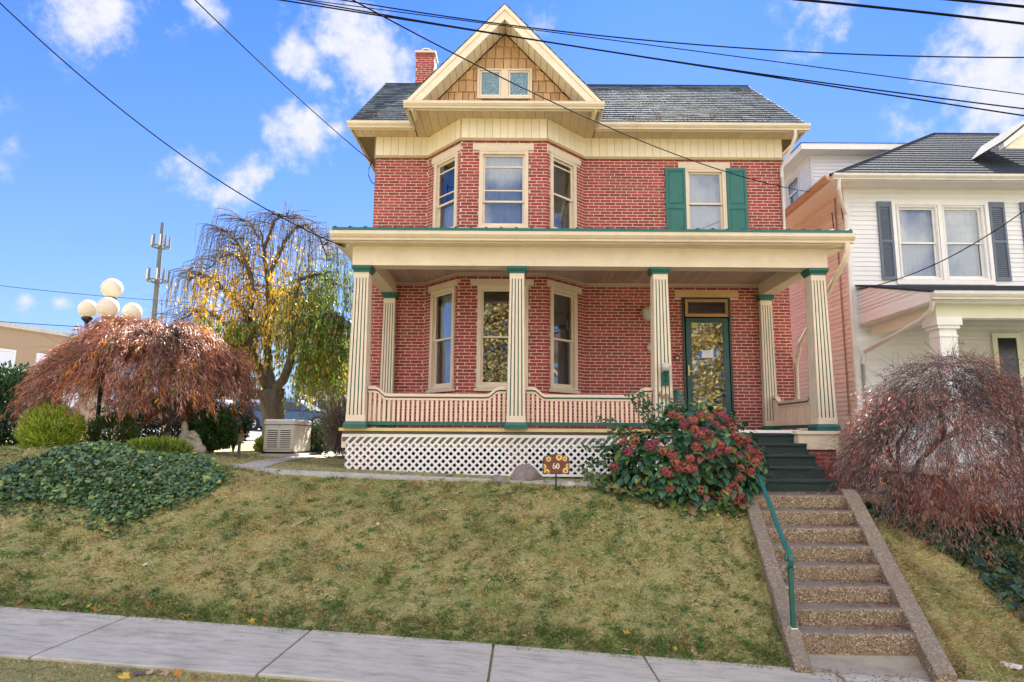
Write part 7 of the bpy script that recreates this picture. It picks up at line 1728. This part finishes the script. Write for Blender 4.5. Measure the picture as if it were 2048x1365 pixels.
def lotx(px_, Y): return P(px_, 850, Y).x
cY = 29.5; x_ = lotx(582, cY); car('parked_car', x_, cY, carz(x_, cY), 0.0, 4.75, 1.85, 1.46, navy, 'navy blue sedan parked behind the generator')
x_ = lotx(662, 33.8); car('parked_car', x_, 33.8, carz(x_, 33.8), math.pi, 4.9, 1.95, 1.82, silver, 'silver SUV parked behind the navy sedan', suv=True)
x_ = lotx(440, 36.5); car('parked_car', x_, 36.5, carz(x_, 36.5), 0, 4.6, 1.85, 1.5, whitec, 'white car parked left of the weeping cherry trunk')
x_ = lotx(395, 30); car('parked_car', x_, 30, carz(x_, 30), 0, 4.7, 1.9, 1.35, dark, 'black car low behind the boxwood shrub')
x_ = lotx(500, 44); car('parked_car', x_, 44, carz(x_, 44), math.pi, 4.8, 1.9, 1.75, whitec, 'pale distant SUV seen under the cherry branches', suv=True)

# ------------------------------------------------------------------ far left brick building
BY = 34; bl0 = P(-70,800,BY).x; bl1 = P(120,800,BY-0).x
bb = thing('garage_building', ((bl0+bl1)/2, BY+4, -.3), 'tan brick building with white overhead doors behind the left shrubs', 'building')
fB = Fr((P(-130,700,30).x,30),(P(230,700,39).x,39)); z0b = -.6; ztop_ = P(0,655,32.8).z
LB_ = fB.L; b = MB(); b.fbox(fB, 0, LB_, -8, 0, z0b, ztop_); tan = mat('tan_brick', (.36,.25,.15), .9, ns=3, col2=(.46,.33,.21), bump=.3, stretch=(4,4,14)); b.build('wall', tan, bb)
b = MB(); b.fbox(fB, -.3, LB_+.3, -8.3, .25, ztop_, ztop_+.22); b.build('roof_edge', mat('pale_coping', (.55,.5,.42), .7), bb)
u = 1.0
while u < LB_-3:
    z1_ = ztop_-1.1; b = MB(); b.ring(fB, u, u+2.6, z0b, z1_, .12, 0, .08, wb=.02); f_ = b.build('overhead_door', M['whitep'], bb)
    nn = 5
    for i in range(nn): a = z0b+.02+(z1_-z0b-.14)*i/nn; b = MB(); b.fbox(fB, u+.12, u+2.48, .02, .05, a+.02, a+(z1_-z0b-.14)/nn-.01); b.build('door_panel', M['white'], f_)
    u += 3.7

# ------------------------------------------------------------------ cell tower
TY = 150; t0 = P(308,640,TY); t1 = P(325,446,TY)
ct_ = thing('cell_tower', (t0.x,TY,-1), 'tall grey mobile-phone mast with two rings of antennas, far behind the trees', 'tower')
steel = mat('galvanised_steel', (.09,.10,.12), .6, var=.15, ns=.5, bump=0); tx = (t0.x+t1.x)/2
b = MB(); b.tube([(tx,TY,-1),(tx,TY,P(315,545,TY).z),(tx,TY,t1.z)], [.75,.55,.36], 8); b.build('mast', steel, ct_)
for zc0_, rad in ((P(325,482,TY).z, 1.9), (P(318,550,TY).z, 2.3)):
    b = MB()
    for k in range(12): a, c = 2*math.pi*k/12, 2*math.pi*(k+1)/12; b.tube([(tx+rad*math.cos(a),TY+rad*math.sin(a),zc0_-1.5),(tx+rad*math.cos(c),TY+rad*math.sin(c),zc0_-1.5)], .16, 4)
    for k in range(6): a = 2*math.pi*k/6; b.tube([(tx,TY,zc0_-2.2),(tx+rad*math.cos(a),TY+rad*math.sin(a),zc0_-1.5)], .14, 4)
    b.build('platform', steel, ct_)
    for k in range(9):
        a = 2*math.pi*k/9+.2; c = (tx+(rad+.1)*math.cos(a), TY+(rad+.1)*math.sin(a)); b = MB(); b.box(c[0]-.16, c[0]+.16, c[1]-.15, c[1]+.15, zc0_-1.6, zc0_+1.1); b.build('antenna', mat('antenna_grey', (.33,.34,.35), .6, bump=0) if k % 2 else steel, ct_)

# ------------------------------------------------------------------ bare and far trees
def bare_tree(name, base, h, spread, label, n=160, r0=.12, leafc=None, seed=0, group=None):
    T = thing(name, base, label, 'tree', group); base = np.array(base); paths, rads = [], []
    tr = wander(base, (0,0,1), h*.55, 6, .05); b = MB(); b.tube([Vector(p) for p in tr], list(np.linspace(r0, r0*.5, 7)), 8); b.build('trunk', M['bark'], T, smooth=True)
    tips = []
    for i in range(9):
        s = tr[rng.integers(2, 7)]; q_ = wander(s, (rng.normal(0,.8), rng.normal(0,.8), 1), h*rng.uniform(.3,.5), 6, .12); paths.append(q_); rads.append(r0*.35); tips += list(q_[2:])
    for i in range(n):
        s = tips[rng.integers(len(tips))]; q_ = wander(s, (rng.normal(0,1)*spread, rng.normal(0,1)*spread, .8), h*rng.uniform(.12,.28), 5, .16); paths.append(q_); rads.append(r0*.10)
    tubes_mesh('branches', paths, rads, M['bark'], T, n=4)
    if leafc:
        C = np.concatenate([p[2:] for p in paths]); C = np.repeat(C, 10, 0)+rng.normal(0, h*.035, (len(C)*10, 3)); n = len(C)
        leafmesh('crown', C, rnd_dir(n), h*.022, h*.014, pick(leafc, n), M['leaf'], T)
    return T
def far(x, Y): p = P(x, 860, Y); return (p.x, Y, ground_z(p.x, Y))
bare_tree('bare_tree', far(318,42), 8.6, .9, 'bare brown tree at the foot of the phone mast', n=200, r0=.16)
bare_tree('bare_tree', far(372,48), 9.3, .5, 'slim bare tree between the mast and the cherry', n=100, r0=.13)
GRN = [(.06,.10,.03),(.10,.13,.04),(.16,.14,.05)]
bare_tree('autumn_tree', far(668,40), 6.0, .8, 'small autumn tree with muted brown-green leaves behind the pole', n=120, r0=.14, leafc=GRN+[(.25,.15,.05)])
bare_tree('autumn_tree', far(700,60), 8.5, .8, 'distant rusty autumn tree behind the porch corner', n=120, r0=.16, leafc=[(.28,.13,.05),(.2,.12,.05),(.12,.12,.05)])
bare_tree('green_tree', far(420,75), 6.5, .9, 'distant green tree beyond the white cars', n=120, r0=.2, leafc=GRN)
bare_tree('green_tree', far(520,80), 6.0, .9, 'distant green tree behind the cherry trunk', n=120, r0=.2, leafc=GRN)
bare_tree('green_tree', far(600,72), 6.0, .9, 'distant olive tree beyond the silver SUV', n=120, r0=.2, leafc=GRN+[(.3,.2,.06)])
bare_tree('green_tree', far(250,64), 5.5, .9, 'distant green tree hidden behind the left maple', n=100, r0=.2, leafc=GRN)
# far treeline, all round the horizon
n = 26000; a = rng.uniform(0, 2*np.pi, n); Rr = rng.uniform(170, 240, n); x = Rr*np.sin(a); y = Rr*np.cos(a)+20; hh = 6+3*vnoise(a*9, a*5, 1.0, 3)+1.5*vnoise(a*31, a*3, 1, 5)
z = -3+rng.uniform(0, 1, n)**.8*hh; o = leafmesh('far_woods', np.stack([x, y, z], 1), rnd_dir(n), 2.6, 2.2, pick([(.08,.10,.04),(.13,.13,.05),(.20,.13,.06),(.10,.09,.06)], n), M['leaf']); props(o, 'low far line of autumn woods on the horizon', kind='stuff')

# ------------------------------------------------------------------ across the street: trees from window reflections, unseen houses added for bounce light
YL = [(.46,.30,.07),(.30,.19,.05),(.14,.14,.05),(.48,.36,.12),(.07,.08,.04)]
for i, (x, y, h) in enumerate(((-1.5,-15,11.5),(5.5,-18,11.8),(12.0,-15.5,11.5))):
    T = thing('street_tree', (x,y,ground_z(max(-14,min(12,x)),0)), ['yellow autumn tree across the street, reflected in the lower bay window','yellow autumn tree across the street, between its two neighbours','yellow autumn tree across the street, reflected in the front door'][i], 'tree', 'yellow trees across the street')
    zb_ = ground_z(max(-14,min(12,x)),0); b = MB(); b.tube([(x,y,zb_),(x,y,zb_+2),(x+.3,y,zb_+h*.8)], [.25,.2,.05], 8); b.build('trunk', M['bark'], T)
    n = 24000; d = rnd_dir(n)*(rng.uniform(.25,1,n)**.5)[:, None]*np.array([4.3,3,h*.43]); C = np.array([x,y,zb_+h*.55])+d*(1+.15*vnoise(d[:,0],d[:,2],1.6,i)[:, None])
    leafmesh('crown', C, rnd_dir(n), .20, .15, pick(YL, n), M['leaf'], T)
for i, (x, y, c) in enumerate(((-15,-21,(.62,.55,.42)),(24,-20,(.68,.66,.62)))):
    T = thing('opposite_house', (x,y,-2.4), ['cream two-storey house across the street to the left, out of view','white two-storey house across the street to the right, out of view'][i], 'house', 'houses across the street'); mw = mat('opposite_wall_%d' % i, c, .8, bump=.1)
    b = MB(); b.box(x-4.5, x+4.5, y-8, y, -3, 4); b.build('wall', mw, T)
    b = MB(); b.add([(x-5,y+.5,4),(x+5,y+.5,4),(x+5,y-8.5,4),(x-5,y-8.5,4),(x-5,y-4,7.2),(x+5,y-4,7.2)], [(0,1,5,4),(2,3,4,5),(0,4,3),(1,2,5)]); b.build('roof', M['slate_dark'], T)
    for ux in (-3,0,3):
        for z in (-1.5, 1.4): b = MB(); b.box(x+ux-.5, x+ux+.5, y, y+.05, z, z+1.5); b.build('window', mat('opposite_glass', (.05,.06,.08), .1, bump=0), T)
